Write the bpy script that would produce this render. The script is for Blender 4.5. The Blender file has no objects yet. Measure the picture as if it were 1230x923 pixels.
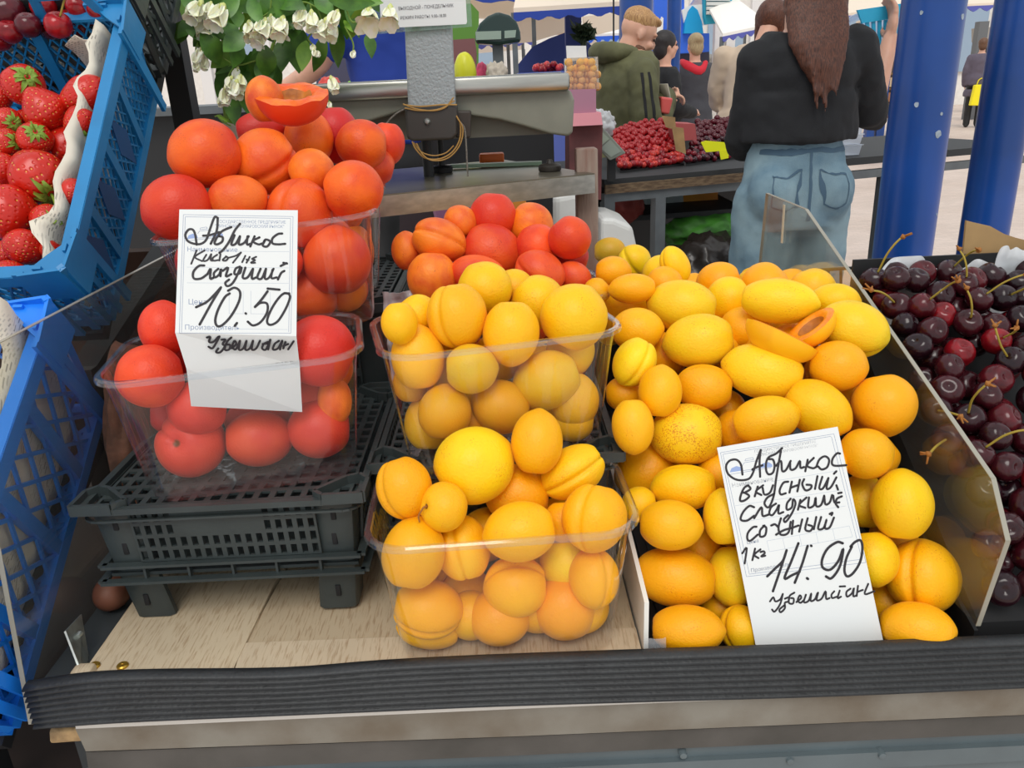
import bpy, bmesh, math, random
from math import sin, cos, pi, radians
from mathutils import Vector, Matrix, Quaternion, noise
random.seed(7)
SC = bpy.context.scene
COL = SC.collection
# ------------------------------------------------------------ camera, sky, sun, exposure
W, H, F = 1230, 923, 960.0
PITCH, ROLL, CZ = radians(20.7), radians(2.8), 1.345
fwd = Vector((0, cos(PITCH), -sin(PITCH)))
_r0 = Vector((1, 0, 0)); _u0 = _r0.cross(fwd)
rgt = cos(ROLL)*_r0 - sin(ROLL)*_u0
upv = sin(ROLL)*_r0 + cos(ROLL)*_u0
CAM = Vector((0, 0, CZ))
cd = bpy.data.cameras.new('camera'); cam = bpy.data.objects.new('camera', cd); COL.objects.link(cam)
cd.sensor_width = 36; cd.lens = F*36/W; cd.clip_start = .02; cd.clip_end = 300
M_ = Matrix((rgt, upv, -fwd)).transposed().to_4x4(); M_.translation = CAM
cam.matrix_world = M_
SC.camera = cam
wd = bpy.data.worlds.new('sky'); SC.world = wd; wd.use_nodes = True
bg = wd.node_tree.nodes['Background']
bg.inputs[0].default_value = (.93, .97, 1.0, 1); bg.inputs[1].default_value = .9
sl = bpy.data.lights.new('sun', 'SUN'); so = bpy.data.objects.new('sun', sl); COL.objects.link(so)
sl.energy = 1.4; sl.angle = radians(28); sl.color = (1, .96, .9)
so.rotation_euler = Vector((-.08, -.75, 1)).to_track_quat('Z', 'Y').to_euler()
SC.view_settings.view_transform = 'Standard'; SC.view_settings.look = 'None'
SC.view_settings.exposure = 0.0; SC.view_settings.gamma = 1.0
SC.view_settings.use_curve_mapping = False

def ray(px, py): return fwd + rgt*((px-W/2)/F) - upv*((py-H/2)/F)
def aty(px, py, y): r = ray(px, py); return CAM + r*(y/r.y)
def atz(px, py, z): r = ray(px, py); return CAM + r*((z-CZ)/r.z)
def atx(px, py, x): r = ray(px, py); return CAM + r*(x/r.x)
def atd(px, py, d): return CAM + ray(px, py)*d
def atpl(px, py, p0, n): r = ray(px, py); return CAM + r*((p0-CAM).dot(n)/r.dot(n))
def proj(p):
    v = Vector(p)-CAM; d = v.dot(fwd)
    return W/2+F*v.dot(rgt)/d, H/2-F*v.dot(upv)/d, d
def cdist(p): return (Vector(p)-CAM).dot(fwd)
def SRGB(r, g, b):
    f = lambda c: (c/255/12.92 if c/255 <= .04045 else ((c/255+.055)/1.055)**2.4)
    return (f(r), f(g), f(b), 1)

# ------------------------------------------------------------ materials
def newmat(name):
    m = bpy.data.materials.new(name); m.use_nodes = True
    nt = m.node_tree; return m, nt, nt.nodes['Principled BSDF']
def mat(name, c, rough=.5, metal=0, var=0, vs=8, bump=0, bs=40, c2=None, spec=None, coat=0, stretch=None, sss=0):
    """principled material with noise colour variation and noise bump; c, c2 are sRGB triples"""
    m, nt, b = newmat(name); N, L = nt.nodes, nt.links
    b.inputs['Roughness'].default_value = rough; b.inputs['Metallic'].default_value = metal
    if spec is not None: b.inputs['Specular IOR Level'].default_value = spec
    if coat: b.inputs['Coat Weight'].default_value = coat; b.inputs['Coat Roughness'].default_value = .08
    if sss:
        b.inputs['Subsurface Weight'].default_value = sss; b.inputs['Subsurface Scale'].default_value = .01
        b.inputs['Subsurface Radius'].default_value = (1, .4, .15)
    b.inputs['Base Color'].default_value = SRGB(*c)
    tc = N.new('ShaderNodeTexCoord'); mp = N.new('ShaderNodeMapping'); L.new(tc.outputs['Object'], mp.inputs[0])
    if stretch: mp.inputs['Scale'].default_value = stretch
    if var or c2:
        n = N.new('ShaderNodeTexNoise'); n.inputs['Scale'].default_value = vs; n.inputs['Detail'].default_value = 6
        L.new(mp.outputs[0], n.inputs[0])
        r = N.new('ShaderNodeValToRGB'); r.color_ramp.elements[0].position = .35; r.color_ramp.elements[1].position = .65
        cc = c2 if c2 else tuple(max(0, int(k*(1-var))) for k in c)
        r.color_ramp.elements[0].color = SRGB(*cc); r.color_ramp.elements[1].color = SRGB(*c)
        L.new(n.outputs[0], r.inputs[0]); L.new(r.outputs[0], b.inputs['Base Color'])
    if bump:
        n2 = N.new('ShaderNodeTexNoise'); n2.inputs['Scale'].default_value = bs; n2.inputs['Detail'].default_value = 3
        L.new(mp.outputs[0], n2.inputs[0])
        bu = N.new('ShaderNodeBump'); bu.inputs['Strength'].default_value = bump; bu.inputs['Distance'].default_value = .002
        L.new(n2.outputs[0], bu.inputs['Height']); L.new(bu.outputs[0], b.inputs['Normal'])
    return m
def clear(name, tint=(245, 248, 250), refl=1.0, haze=0.0, rough=.04, bump=0, bs=60, ior=1.5):
    """thin clear plastic: tinted see-through mixed with a fresnel reflection and a little haze"""
    m, nt, b = newmat(name); N, L = nt.nodes, nt.links; N.remove(b); out = N['Material Output']
    t = N.new('ShaderNodeBsdfTransparent'); t.inputs[0].default_value = SRGB(*tint)
    g = N.new('ShaderNodeBsdfGlossy'); g.inputs['Roughness'].default_value = rough; g.inputs[0].default_value = (1, 1, 1, 1)
    fr = N.new('ShaderNodeLayerWeight'); fr.inputs[0].default_value = .5
    pw = N.new('ShaderNodeMath'); pw.operation = 'POWER'; pw.inputs[1].default_value = 4.5; L.new(fr.outputs['Facing'], pw.inputs[0])
    ml = N.new('ShaderNodeMath'); ml.operation = 'MULTIPLY_ADD'; ml.inputs[1].default_value = .9; ml.inputs[2].default_value = .045; L.new(pw.outputs[0], ml.inputs[0])
    mu = N.new('ShaderNodeMath'); mu.operation = 'MULTIPLY'; mu.inputs[1].default_value = refl; mu.use_clamp = True; L.new(ml.outputs[0], mu.inputs[0])
    mx = N.new('ShaderNodeMixShader'); L.new(mu.outputs[0], mx.inputs[0]); L.new(t.outputs[0], mx.inputs[1]); L.new(g.outputs[0], mx.inputs[2])
    last = mx
    if haze:
        d = N.new('ShaderNodeBsdfDiffuse'); d.inputs[0].default_value = (.9, .92, .95, 1)
        m2 = N.new('ShaderNodeMixShader'); m2.inputs[0].default_value = haze
        L.new(mx.outputs[0], m2.inputs[1]); L.new(d.outputs[0], m2.inputs[2]); last = m2
    if bump:
        tc = N.new('ShaderNodeTexCoord'); mp = N.new('ShaderNodeMapping'); mp.inputs['Scale'].default_value = (1, 1, .12)
        L.new(tc.outputs['Object'], mp.inputs[0])
        n2 = N.new('ShaderNodeTexNoise'); n2.inputs['Scale'].default_value = bs; L.new(mp.outputs[0], n2.inputs[0])
        bu = N.new('ShaderNodeBump'); bu.inputs['Strength'].default_value = bump; bu.inputs['Distance'].default_value = .002
        L.new(n2.outputs[0], bu.inputs['Height']); L.new(bu.outputs[0], g.inputs['Normal']); L.new(bu.outputs[0], fr.inputs['Normal'])
    L.new(last.outputs[0], out.inputs[0]); return m

# ------------------------------------------------------------ objects
def link(o, parent=None):
    COL.objects.link(o)
    if parent: o.parent = parent
    return o
def tag(o, label=None, cat=None, group=None, kind=None):
    if label: o['label'] = label
    if cat: o['category'] = cat
    if group: o['group'] = group
    if kind: o['kind'] = kind
    return o
def empty(name, loc=(0, 0, 0), rz=0, label=None, cat=None, group=None, rot=None):
    o = bpy.data.objects.new(name, None); o.empty_display_size = .02; link(o)
    o.location = loc; o.rotation_euler = rot if rot else (0, 0, rz)
    return tag(o, label, cat, group)
def build(name, bm, m, parent=None, smooth=True, label=None, cat=None, group=None, kind=None, auto=True, loc=None):
    me = bpy.data.meshes.new(name); bm.to_mesh(me); bm.free()
    if isinstance(m, (list, tuple)):
        for k in m: me.materials.append(k)
    else: me.materials.append(m)
    if smooth:
        for p in me.polygons: p.use_smooth = True
        if auto:
            me.set_sharp_from_angle(angle=radians(38))
    o = bpy.data.objects.new(name, me); link(o, parent)
    if loc is not None: o.location = loc
    return tag(o, label, cat, group, kind)
def place(o, parent):
    """parent o (built in world coordinates) to parent, keeping it where it is"""
    o.parent = parent; o.matrix_parent_inverse = parent.matrix_basis.inverted(); return o
def copy_tree(o, parent=None):
    c = o.copy(); COL.objects.link(c)
    if parent: c.parent = parent
    for ch in o.children: copy_tree(ch, c)
    return c

def box(bm, lo, hi, bev=0, mi=0, mtx=None):
    r = bmesh.ops.create_cube(bm, size=1)
    vs = r['verts']
    for v in vs:
        v.co = Vector([(lo[i]+hi[i])/2 + v.co[i]*(hi[i]-lo[i]) for i in range(3)])
    fs = set(f for v in vs for f in v.link_faces)
    if bev:
        es = list(set(e for v in vs for e in v.link_edges))
        rr = bmesh.ops.bevel(bm, geom=es, offset=bev, segments=2, affect='EDGES', profile=.5)
        vs = list(set(v for f in rr['faces'] for v in f.verts) | set(v for v in vs if v.is_valid))
        fs = set(f for v in vs for f in v.link_faces)
    for f in fs: f.material_index = mi
    if mtx is not None:
        for v in vs: v.co = mtx @ v.co
    return vs
def bar(bm, a, b, w, h, upd=(0, 0, 1), mi=0):
    """rectangular bar from a to b; w across, h along upd"""
    a = Vector(a); b = Vector(b); d = (b-a); L = d.length; d.normalize()
    s = d.cross(Vector(upd))
    if s.length < 1e-5: s = d.cross(Vector((1, 0, 0)))
    s.normalize(); u = s.cross(d)
    vs = []
    for t in (a, b):
        for i, j in ((-1, -1), (1, -1), (1, 1), (-1, 1)):
            vs.append(bm.verts.new(t + s*(i*w/2) + u*(j*h/2)))
    q = [(0, 1, 2, 3), (7, 6, 5, 4), (0, 4, 5, 1), (1, 5, 6, 2), (2, 6, 7, 3), (3, 7, 4, 0)]
    for f in q:
        ff = bm.faces.new([vs[k] for k in f]); ff.material_index = mi
    return vs
def tube(bm, pts, rad, n=8, mi=0, cap=True, flat=1.0):
    pts = [Vector(p) for p in pts]; rings = []
    R = rad if isinstance(rad, (list, tuple)) else [rad]*len(pts)
    t0 = (pts[1]-pts[0]).normalized(); a = t0.orthogonal().normalized()
    for i, p in enumerate(pts):
        t = (pts[min(i+1, len(pts)-1)]-pts[max(i-1, 0)]).normalized()
        a = (a - t*a.dot(t)); a.normalize(); b = t.cross(a)
        rings.append([bm.verts.new(p + (a*cos(2*pi*k/n) + b*sin(2*pi*k/n)*flat)*R[i]) for k in range(n)])
    for i in range(len(pts)-1):
        for k in range(n):
            f = bm.faces.new((rings[i][k], rings[i][(k+1) % n], rings[i+1][(k+1) % n], rings[i+1][k])); f.material_index = mi
    if cap:
        bm.faces.new(rings[0][::-1]).material_index = mi; bm.faces.new(rings[-1]).material_index = mi
def lathe(bm, prof, c=(0, 0, 0), n=24, mi=0, axis='Z', caps=True):
    c = Vector(c); rings = []
    for r, z in prof:
        ring = []
        for k in range(n):
            a = 2*pi*k/n
            p = (r*cos(a), r*sin(a), z)
            if axis == 'Y': p = (r*cos(a), z, -r*sin(a))
            if axis == 'X': p = (z, r*cos(a), r*sin(a))
            ring.append(bm.verts.new(c+Vector(p)))
        rings.append(ring)
    for i in range(len(rings)-1):
        for k in range(n):
            bm.faces.new((rings[i][k], rings[i][(k+1) % n], rings[i+1][(k+1) % n], rings[i+1][k])).material_index = mi
    if caps:
        bm.faces.new(rings[0][::-1]).material_index = mi; bm.faces.new(rings[-1]).material_index = mi
def quadprism(bm, pts, thick, n=None, mi=0):
    """polygon given by 3-D points, extruded by thick along n"""
    pts = [Vector(p) for p in pts]
    if n is None: n = (pts[1]-pts[0]).cross(pts[-1]-pts[0]).normalized()
    n = Vector(n)
    a = [bm.verts.new(p) for p in pts]; b = [bm.verts.new(p+n*thick) for p in pts]
    bm.faces.new(a[::-1]).material_index = mi; bm.faces.new(b).material_index = mi
    k = len(pts)
    for i in range(k): bm.faces.new((a[i], a[(i+1) % k], b[(i+1) % k], b[i])).material_index = mi
def smoothpath(pts, n=6):
    pts = [Vector(p) for p in pts]; out = []
    P = [pts[0]*2-pts[1]] + pts + [pts[-1]*2-pts[-2]]
    for i in range(1, len(P)-2):
        for k in range(n):
            t = k/n; a, b, c, d = P[i-1], P[i], P[i+1], P[i+2]
            out.append(.5*((2*b)+(c-a)*t+(2*a-5*b+4*c-d)*t*t+(3*b-a-3*c+d)*t*t*t))
    out.append(pts[-1]); return out
def ordn(k):
    w = ['', 'first', 'second', 'third', 'fourth', 'fifth', 'sixth', 'seventh', 'eighth', 'ninth', 'tenth', 'eleventh', 'twelfth',
         'thirteenth', 'fourteenth', 'fifteenth', 'sixteenth', 'seventeenth', 'eighteenth', 'nineteenth', 'twentieth']
    return w[k] if k < len(w) else '%dth' % k
def rowlabels(items, band, fmt, extra=None):
    """items: (obj, px, py). Labels each by its row from the top and place from the left in that row"""
    it = sorted(items, key=lambda t: t[2]); rows = []; 
    for t in it:
        if not rows or t[2]-rows[-1][0][2] > band: rows.append([t])
        else: rows[-1].append(t)
    for i, r in enumerate(rows):
        r.sort(key=lambda t: t[1])
        for j, t in enumerate(r):
            t[0]['label'] = fmt % (ordn(j+1), ordn(i+1))
# ------------------------------------------------------------ shared materials
m_wood = None
def wood_mat():
    m, nt, b = newmat('pale laminate'); N, L = nt.nodes, nt.links
    tc = N.new('ShaderNodeTexCoord'); mp = N.new('ShaderNodeMapping'); mp.inputs['Scale'].default_value = (150, 14, 1); mp.inputs['Rotation'].default_value = (0, 0, .35)
    L.new(tc.outputs['Object'], mp.inputs[0])
    n = N.new('ShaderNodeTexNoise'); n.inputs['Scale'].default_value = 4; n.inputs['Detail'].default_value = 8; n.inputs['Distortion'].default_value = .4; L.new(mp.outputs[0], n.inputs[0])
    r = N.new('ShaderNodeValToRGB'); e = r.color_ramp.elements; e[0].position = .3; e[0].color = SRGB(192, 164, 130); e[1].position = .5; e[1].color = SRGB(226, 206, 174)
    L.new(n.outputs[0], r.inputs[0])
    n3 = N.new('ShaderNodeTexNoise'); n3.inputs['Scale'].default_value = 9; n3.inputs['Detail'].default_value = 3; L.new(tc.outputs['Object'], n3.inputs[0])
    mx = N.new('ShaderNodeMixRGB'); mx.blend_type = 'MULTIPLY'; mx.inputs[0].default_value = .35; L.new(r.outputs[0], mx.inputs[1]); L.new(n3.outputs[0], mx.inputs[2])
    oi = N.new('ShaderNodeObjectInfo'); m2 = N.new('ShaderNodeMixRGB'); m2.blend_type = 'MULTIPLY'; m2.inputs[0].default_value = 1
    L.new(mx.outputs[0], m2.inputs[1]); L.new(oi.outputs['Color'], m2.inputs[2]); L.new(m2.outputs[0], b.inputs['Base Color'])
    b.inputs['Roughness'].default_value = .45; return m
M_WOOD = wood_mat()
M_RUB = mat('black rubber', (44, 46, 48), .5, bump=.25, bs=300, var=.2, vs=30)
M_STEEL = mat('dirty galvanised strip', (138, 134, 124), .55, .1, var=.2, vs=14, bump=.2, bs=120, c2=(112, 102, 88))
M_STEEL2 = mat('dull grey strip', (88, 85, 81), .55, .05, var=.2, vs=12, bump=.2, bs=120)
M_PAINT = mat('blue grey paint', (98, 110, 114), .42, var=.12, vs=9, bump=.3, bs=60)
M_INOX = mat('stainless steel', (190, 188, 180), .28, .9, var=.12, vs=10, stretch=(1, 12, 12))
M_INOX2 = mat('worn steel slab', (150, 144, 128), .3, .6, var=.2, vs=7, c2=(108, 102, 88))
M_ZINC = mat('zinc bracket', (190, 196, 190), .35, .8, var=.2, vs=60)
M_BRASS = mat('brass screw', (190, 150, 60), .35, .8)
M_DARK = mat('dark plastic', (30, 31, 33), .55)
M_BCRATE = mat('black crate plastic', (58, 66, 66), .42, var=.15, vs=20, bump=.15, bs=200)
M_BLUE1 = mat('teal blue crate plastic', (34, 132, 192), .4, var=.1, vs=12, bump=.15, bs=120)
M_BLUE1D = mat('dark blue crate plastic', (22, 84, 140), .4, var=.1, vs=12)
M_BLUE2 = mat('bright blue crate plastic', (30, 134, 245), .35, var=.08, vs=12, bump=.15, bs=120)
M_PUN = clear('clear punnet plastic', (250, 251, 252), 1.0, .01, .05, bump=.35, bs=70)
M_RIM = clear('punnet rim plastic', (246, 248, 250), 1.3, .012, .05)
M_PLATE = clear('clear acrylic', (244, 243, 238), .8, .02, .03)
M_PLATEE = mat('acrylic edge', (158, 154, 140), .25)
M_PAPER = mat('white card', (228, 230, 229), .55, bump=.1, bs=20)
M_INK = mat('black marker ink', (38, 34, 40), .5)
M_PRINT = mat('blue grey print', (130, 144, 172), .6)
M_PRINTF = mat('pale print', (188, 196, 206), .6)
M_WCARD = mat('white corrugated plastic', (236, 234, 226), .4)
M_CARD = mat('brown cardboard', (176, 142, 96), .8, var=.12, vs=20)
M_BAG = clear('milky bag film', (235, 240, 240), 1.2, .62, .25)
M_BLACK = mat('black recess', (22, 22, 24), .8)
M_GREYP = mat('grey box plastic', (100, 102, 104), .6, var=.1)

def fruit_mat(name, rough, noise_amt, blush, dots):
    """apricot skin: object colour, a blush over one cheek, speckles, a brown scar at the stem end"""
    m, nt, b = newmat(name); N, L = nt.nodes, nt.links
    tc = N.new('ShaderNodeTexCoord'); oi = N.new('ShaderNodeObjectInfo')
    add = N.new('ShaderNodeVectorMath'); add.operation = 'ADD'; L.new(tc.outputs['Object'], add.inputs[0])
    rv = N.new('ShaderNodeCombineXYZ'); sc = N.new('ShaderNodeMath'); sc.operation = 'MULTIPLY'; sc.inputs[1].default_value = 37
    L.new(oi.outputs['Random'], sc.inputs[0]); L.new(sc.outputs[0], rv.inputs[0]); L.new(sc.outputs[0], rv.inputs[1]); L.new(rv.outputs[0], add.inputs[1])
    n = N.new('ShaderNodeTexNoise'); n.inputs['Scale'].default_value = .85; n.inputs['Detail'].default_value = 3; L.new(add.outputs[0], n.inputs[0])
    r = N.new('ShaderNodeValToRGB'); r.color_ramp.elements[0].position = .38; r.color_ramp.elements[1].position = .72
    r.color_ramp.elements[0].color = (0, 0, 0, 1); r.color_ramp.elements[1].color = (1, 1, 1, 1); L.new(n.outputs[0], r.inputs[0])
    f = N.new('ShaderNodeMath'); f.operation = 'MULTIPLY'; f.inputs[1].default_value = noise_amt; L.new(r.outputs[0], f.inputs[0])
    mx = N.new('ShaderNodeMixRGB'); L.new(f.outputs[0], mx.inputs[0]); L.new(oi.outputs['Color'], mx.inputs[1]); mx.inputs[2].default_value = SRGB(*blush)
    # speckles
    vo = N.new('ShaderNodeTexNoise'); vo.inputs['Scale'].default_value = 26; vo.inputs['Detail'].default_value = 1; L.new(add.outputs[0], vo.inputs[0])
    r2 = N.new('ShaderNodeValToRGB'); r2.color_ramp.elements[0].position = .63; r2.color_ramp.elements[1].position = .68; L.new(vo.outputs[0], r2.inputs[0])
    n4 = N.new('ShaderNodeTexNoise'); n4.inputs['Scale'].default_value = 1.6; L.new(add.outputs[0], n4.inputs[0])
    r4 = N.new('ShaderNodeValToRGB'); r4.color_ramp.elements[0].position = .5; r4.color_ramp.elements[1].position = .66; L.new(n4.outputs[0], r4.inputs[0])
    mm = N.new('ShaderNodeMath'); mm.operation = 'MULTIPLY'; L.new(r2.outputs[0], mm.inputs[0]); L.new(r4.outputs[0], mm.inputs[1])
    m3 = N.new('ShaderNodeMath'); m3.operation = 'MULTIPLY'; m3.inputs[1].default_value = .6; L.new(mm.outputs[0], m3.inputs[0])
    mx2 = N.new('ShaderNodeMixRGB'); L.new(m3.outputs[0], mx2.inputs[0]); L.new(mx.outputs[0], mx2.inputs[1]); mx2.inputs[2].default_value = SRGB(*dots)
    # scar at the stem end (+Z pole of the unit fruit)
    dst = N.new('ShaderNodeVectorMath'); dst.operation = 'DISTANCE'; L.new(tc.outputs['Object'], dst.inputs[0]); dst.inputs[1].default_value = (0, 0, .86)
    r3 = N.new('ShaderNodeValToRGB'); r3.color_ramp.elements[0].position = .07; r3.color_ramp.elements[1].position = .14
    r3.color_ramp.elements[0].color = (1, 1, 1, 1); r3.color_ramp.elements[1].color = (0, 0, 0, 1); L.new(dst.outputs['Value'], r3.inputs[0])
    mx3 = N.new('ShaderNodeMixRGB'); L.new(r3.outputs[0], mx3.inputs[0]); L.new(mx2.outputs[0], mx3.inputs[1]); mx3.inputs[2].default_value = SRGB(110, 62, 22)
    L.new(mx3.outputs[0], b.inputs['Base Color'])
    b.inputs['Roughness'].default_value = rough; b.inputs['Specular IOR Level'].default_value = .35
    b.inputs['Subsurface Weight'].default_value = .15; b.inputs['Subsurface Scale'].default_value = .004; b.inputs['Subsurface Radius'].default_value = (1, .5, .1)
    b.inputs['Sheen Weight'].default_value = .03; b.inputs['Sheen Roughness'].default_value = .4
    nb = N.new('ShaderNodeTexNoise'); nb.inputs['Scale'].default_value = 14; nb.inputs['Detail'].default_value = 4; L.new(add.outputs[0], nb.inputs[0])
    bu = N.new('ShaderNodeBump'); bu.inputs['Strength'].default_value = .35; bu.inputs['Distance'].default_value = .0012; L.new(nb.outputs[0], bu.inputs['Height']); L.new(bu.outputs[0], b.inputs['Normal'])
    return m
M_APY = fruit_mat('yellow apricot skin', .42, .3, (246, 158, 8), (190, 60, 20))
M_APR = fruit_mat('red apricot skin', .4, .8, (206, 40, 34), (150, 30, 30))
M_STEM = mat('stem', (150, 160, 60), .6, c2=(176, 120, 40), vs=300)
M_STEMB = mat('brown stem knob', (184, 120, 44), .7, c2=(120, 70, 30), vs=200)
M_FLESH = mat('apricot flesh', (246, 132, 10), .35, c2=(252, 160, 30), vs=60, bump=.5, bs=150)
M_FLESHR = mat('torn red apricot flesh', (226, 78, 6), .35, c2=(246, 120, 16), vs=50, bump=.7, bs=120)
M_PIT = mat('pit hollow', (150, 84, 20), .6, c2=(200, 120, 30), vs=80, bump=.5, bs=150)

def apricot_mesh(name, depth, wid, m, flat=1.0, tip=.03):
    bm = bmesh.new(); bmesh.ops.create_icosphere(bm, subdivisions=5 if depth > .05 else 4, radius=1)
    for v in bm.verts:
        x, y, z = v.co; ph = math.atan2(y, x); st = math.sqrt(max(0, 1-z*z)); th = math.acos(max(-1, min(1, z)))
        r = 1 - depth*math.exp(-(ph/wid)**2)*st**.35*(1 if z > -.9 else .6)
        r += .028*math.exp(-((abs(ph)-.5)/.35)**2)*st
        r -= .17*math.exp(-(th/.26)**2)
        r += tip*math.exp(-((pi-th)/.22)**2)
        r += .02*noise.noise(v.co*1.3)
        v.co = Vector((x*flat, y, z))*r
    me = bpy.data.meshes.new(name); bm.to_mesh(me); bm.free(); me.materials.append(m)
    for p in me.polygons: p.use_smooth = True
    return me
APM = {'y': [apricot_mesh('apricot', .10, .13, M_APY), apricot_mesh('apricot', .02, .2, M_APY, tip=.05), apricot_mesh('apricot', .14, .11, M_APY, 1.04)],
       'r': [apricot_mesh('apricot', .09, .13, M_APR), apricot_mesh('apricot', .02, .2, M_APR, tip=.03), apricot_mesh('apricot', .12, .11, M_APR, 1.04)]}

PLACED = []   # (centre, radius) of all fruit set down so far
def hit(px, py, surf, d0=.4, d1=1.6):
    d = d0
    while d < d1:
        p = atd(px, py, d)
        if p.z < surf(p): return d
        d += .002
    return d1
def orient(p, ang, crease, face):
    """rotation: local Z = long axis (stem to tip), local X = the crease"""
    v = (CAM-p).normalized(); a = ang
    rr = (rgt - v*rgt.dot(v)).normalized(); uu = v.cross(rr)
    z = (rr*cos(a) + uu*sin(a)).normalized()
    if face is not None:      # stem end turned towards the viewer
        z = (v*cos(face) + z*sin(face)).normalized()
    x = (v - z*v.dot(z)).normalized()
    q = Quaternion(z, crease); x = q @ x
    y = z.cross(x)
    return Matrix((x, y, z)).transposed()
def fruit(rec, kind, surf, col, grp, cat='apricot', off=.55, maxpush=.06, group_list=None, tol=.9, behind=None, pun=None):
    px, py, w, h = rec[:4]; o = dict(rec[4]) if len(rec) > 4 else {}
    if o.get('k', 0) > 0: w, h = max(w*1.08, min(w, h)*1.25), max(h*1.08, min(w, h)*1.25)
    ang = o.get('a'); 
    if ang is None:
        if w >= h*1.04: L_, S_, a = w, h, random.uniform(-.12, .12)
        elif h > w*1.04: L_, S_, a = h, w, pi/2+random.uniform(-.12, .12)
        else: L_, S_, a = max(w, h), min(w, h), random.uniform(0, pi)
    else: L_, S_, a = max(w, h), min(w, h), radians(ang)
    if random.random() < .5: a += pi
    if 'flip' in o: a = radians(ang or 0)
    d = hit(px, py, surf); rm = (L_+S_)/4/F*d
    d += rm*off + o.get('k', 0)*.022; best = None; dd = d
    def q_(t): return pun[0].inverted() @ atd(px, py, t)
    if pun is not None:
        for _ in range(60):
            q = q_(dd); r = (L_+S_)/4*dd/F; yw = max(0, (1-q.z/pun[1]))*.012+.002
            if q.z > pun[1]+r*.75 or q.y-yw >= r*.97: break
            dd += .0015
        d = dd
    if behind is not None:
        while max((atd(px, py, dd)-k_.o).dot(k_.n) for k_ in behind) > -max(L_, S_)*.48*dd/F and dd < 1.2: dd += .002
        d = dd
    while dd < d+maxpush:
        p = atd(px, py, dd); r = (L_+S_)/4*dd/F
        ov = min([1]+[(p-q).length/(r+s) for q, s in PLACED])
        if best is None or ov > best[0]+.002: best = (ov, dd)
        if ov >= tol: break
        dd += .003
    dd = best[1]; p = atd(px, py, dd); sL, sS = L_/2*dd/F, S_/2*dd/F
    if pun is not None:
        q = q_(dd); r = (sL+sS)/2*1.02; hw = .0965*(.84+.15*min(1, max(0, q.z/pun[1])))-r*.97
        if q.z < pun[1]-r*.2: q.x = max(-hw, min(hw, q.x)); q.z = max(q.z, min(sL, sS)*.95+.001); p = pun[0] @ q
    cre = o.get('g')
    if cre is None: cre = random.choice((1, -1))*random.uniform(1.9, 3.0); me = APM[kind][1] if random.random() < .6 else APM[kind][0]
    else: me = APM[kind][2 if o.get('deep') else 0]; cre = radians(cre)
    face = o.get('f')
    R3 = orient(p, a, cre, face)
    ob = bpy.data.objects.new('apricot', me); link(ob)
    S3 = Matrix.Diagonal((sS, sS, sL*1.0)) if face is None else Matrix.Diagonal(((sS+sL)/2, (sS+sL)/2, sS))
    M4 = (R3 @ S3).to_4x4(); M4.translation = p
    ob.matrix_world = M4
    c = o.get('c', col); j = random.uniform(.9, 1.06)
    cc = SRGB(*c); ob.color = (min(1, cc[0]*j), min(1, cc[1]*j*random.uniform(.93, 1.07)*(1.07 if kind == 'y' else 1.25)), cc[2], 1)
    tag(ob, o.get('lab'), cat, grp); PLACED.append((p, (sL+sS)/2*1.0))
    if group_list is not None and 'lab' not in o: group_list.append((ob, px, py))
    return ob, p, sL, sS, R3
# ------------------------------------------------------------ the setting: paved ground
def paving():
    m, nt, b = newmat('beige paving'); N, L = nt.nodes, nt.links
    tc = N.new('ShaderNodeTexCoord'); n = N.new('ShaderNodeTexNoise'); n.inputs['Scale'].default_value = 1.2; n.inputs['Detail'].default_value = 6
    L.new(tc.outputs['Object'], n.inputs[0]); r = N.new('ShaderNodeValToRGB'); r.color_ramp.elements[0].position = .3; r.color_ramp.elements[1].position = .7
    r.color_ramp.elements[0].color = SRGB(206, 186, 172); r.color_ramp.elements[1].color = SRGB(222, 204, 192); L.new(n.outputs[0], r.inputs[0])
    br = N.new('ShaderNodeTexBrick'); br.inputs['Scale'].default_value = 5; br.inputs['Mortar Size'].default_value = .008
    br.inputs['Color1'].default_value = (1, 1, 1, 1); br.inputs['Color2'].default_value = (.9, .9, .9, 1); br.inputs['Mortar'].default_value = (.75, .72, .7, 1)
    L.new(tc.outputs['Object'], br.inputs[0]); mx = N.new('ShaderNodeMixRGB'); mx.blend_type = 'MULTIPLY'; mx.inputs[0].default_value = 1
    L.new(r.outputs[0], mx.inputs[1]); L.new(br.outputs[0], mx.inputs[2]); L.new(mx.outputs[0], b.inputs['Base Color']); b.inputs['Roughness'].default_value = .7
    return m
bm = bmesh.new(); box(bm, (-60, -3, -.1), (80, 160, 0)); build('floor', bm, paving(), smooth=False, kind='structure')

# ------------------------------------------------------------ counter with its rubber bumper
counter = empty('market_counter', (0, .5, 0), label='low stall counter with ribbed black rubber edge and grey metal front strips', cat='counter')
bm = bmesh.new(); box(bm, (-.37, .512, .02), (1.2, 1.12, .885)); box(bm, (-.378, .50, .885), (1.2, 1.14, .905)); box(bm, (-.378, .501, .905), (.0905, 1.14, .9245))
place(build('cabinet', bm, mat('dark counter body', (52, 56, 58), .6), smooth=False), counter)
def board(pts, z0, z1, tint, name='laminate_board'):
    bm = bmesh.new(); quadprism(bm, [(x, y, z0) for x, y in pts], z1-z0, (0, 0, 1)); bmesh.ops.recalc_face_normals(bm, faces=bm.faces)
    o = build(name, bm, M_WOOD, smooth=False); o.color = tint; return place(o, counter)
def gz(px, py, z=.93): p = atz(px, py, z); return (p.x, p.y)
a1, a2 = gz(276, 812), gz(330, 700)
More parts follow.
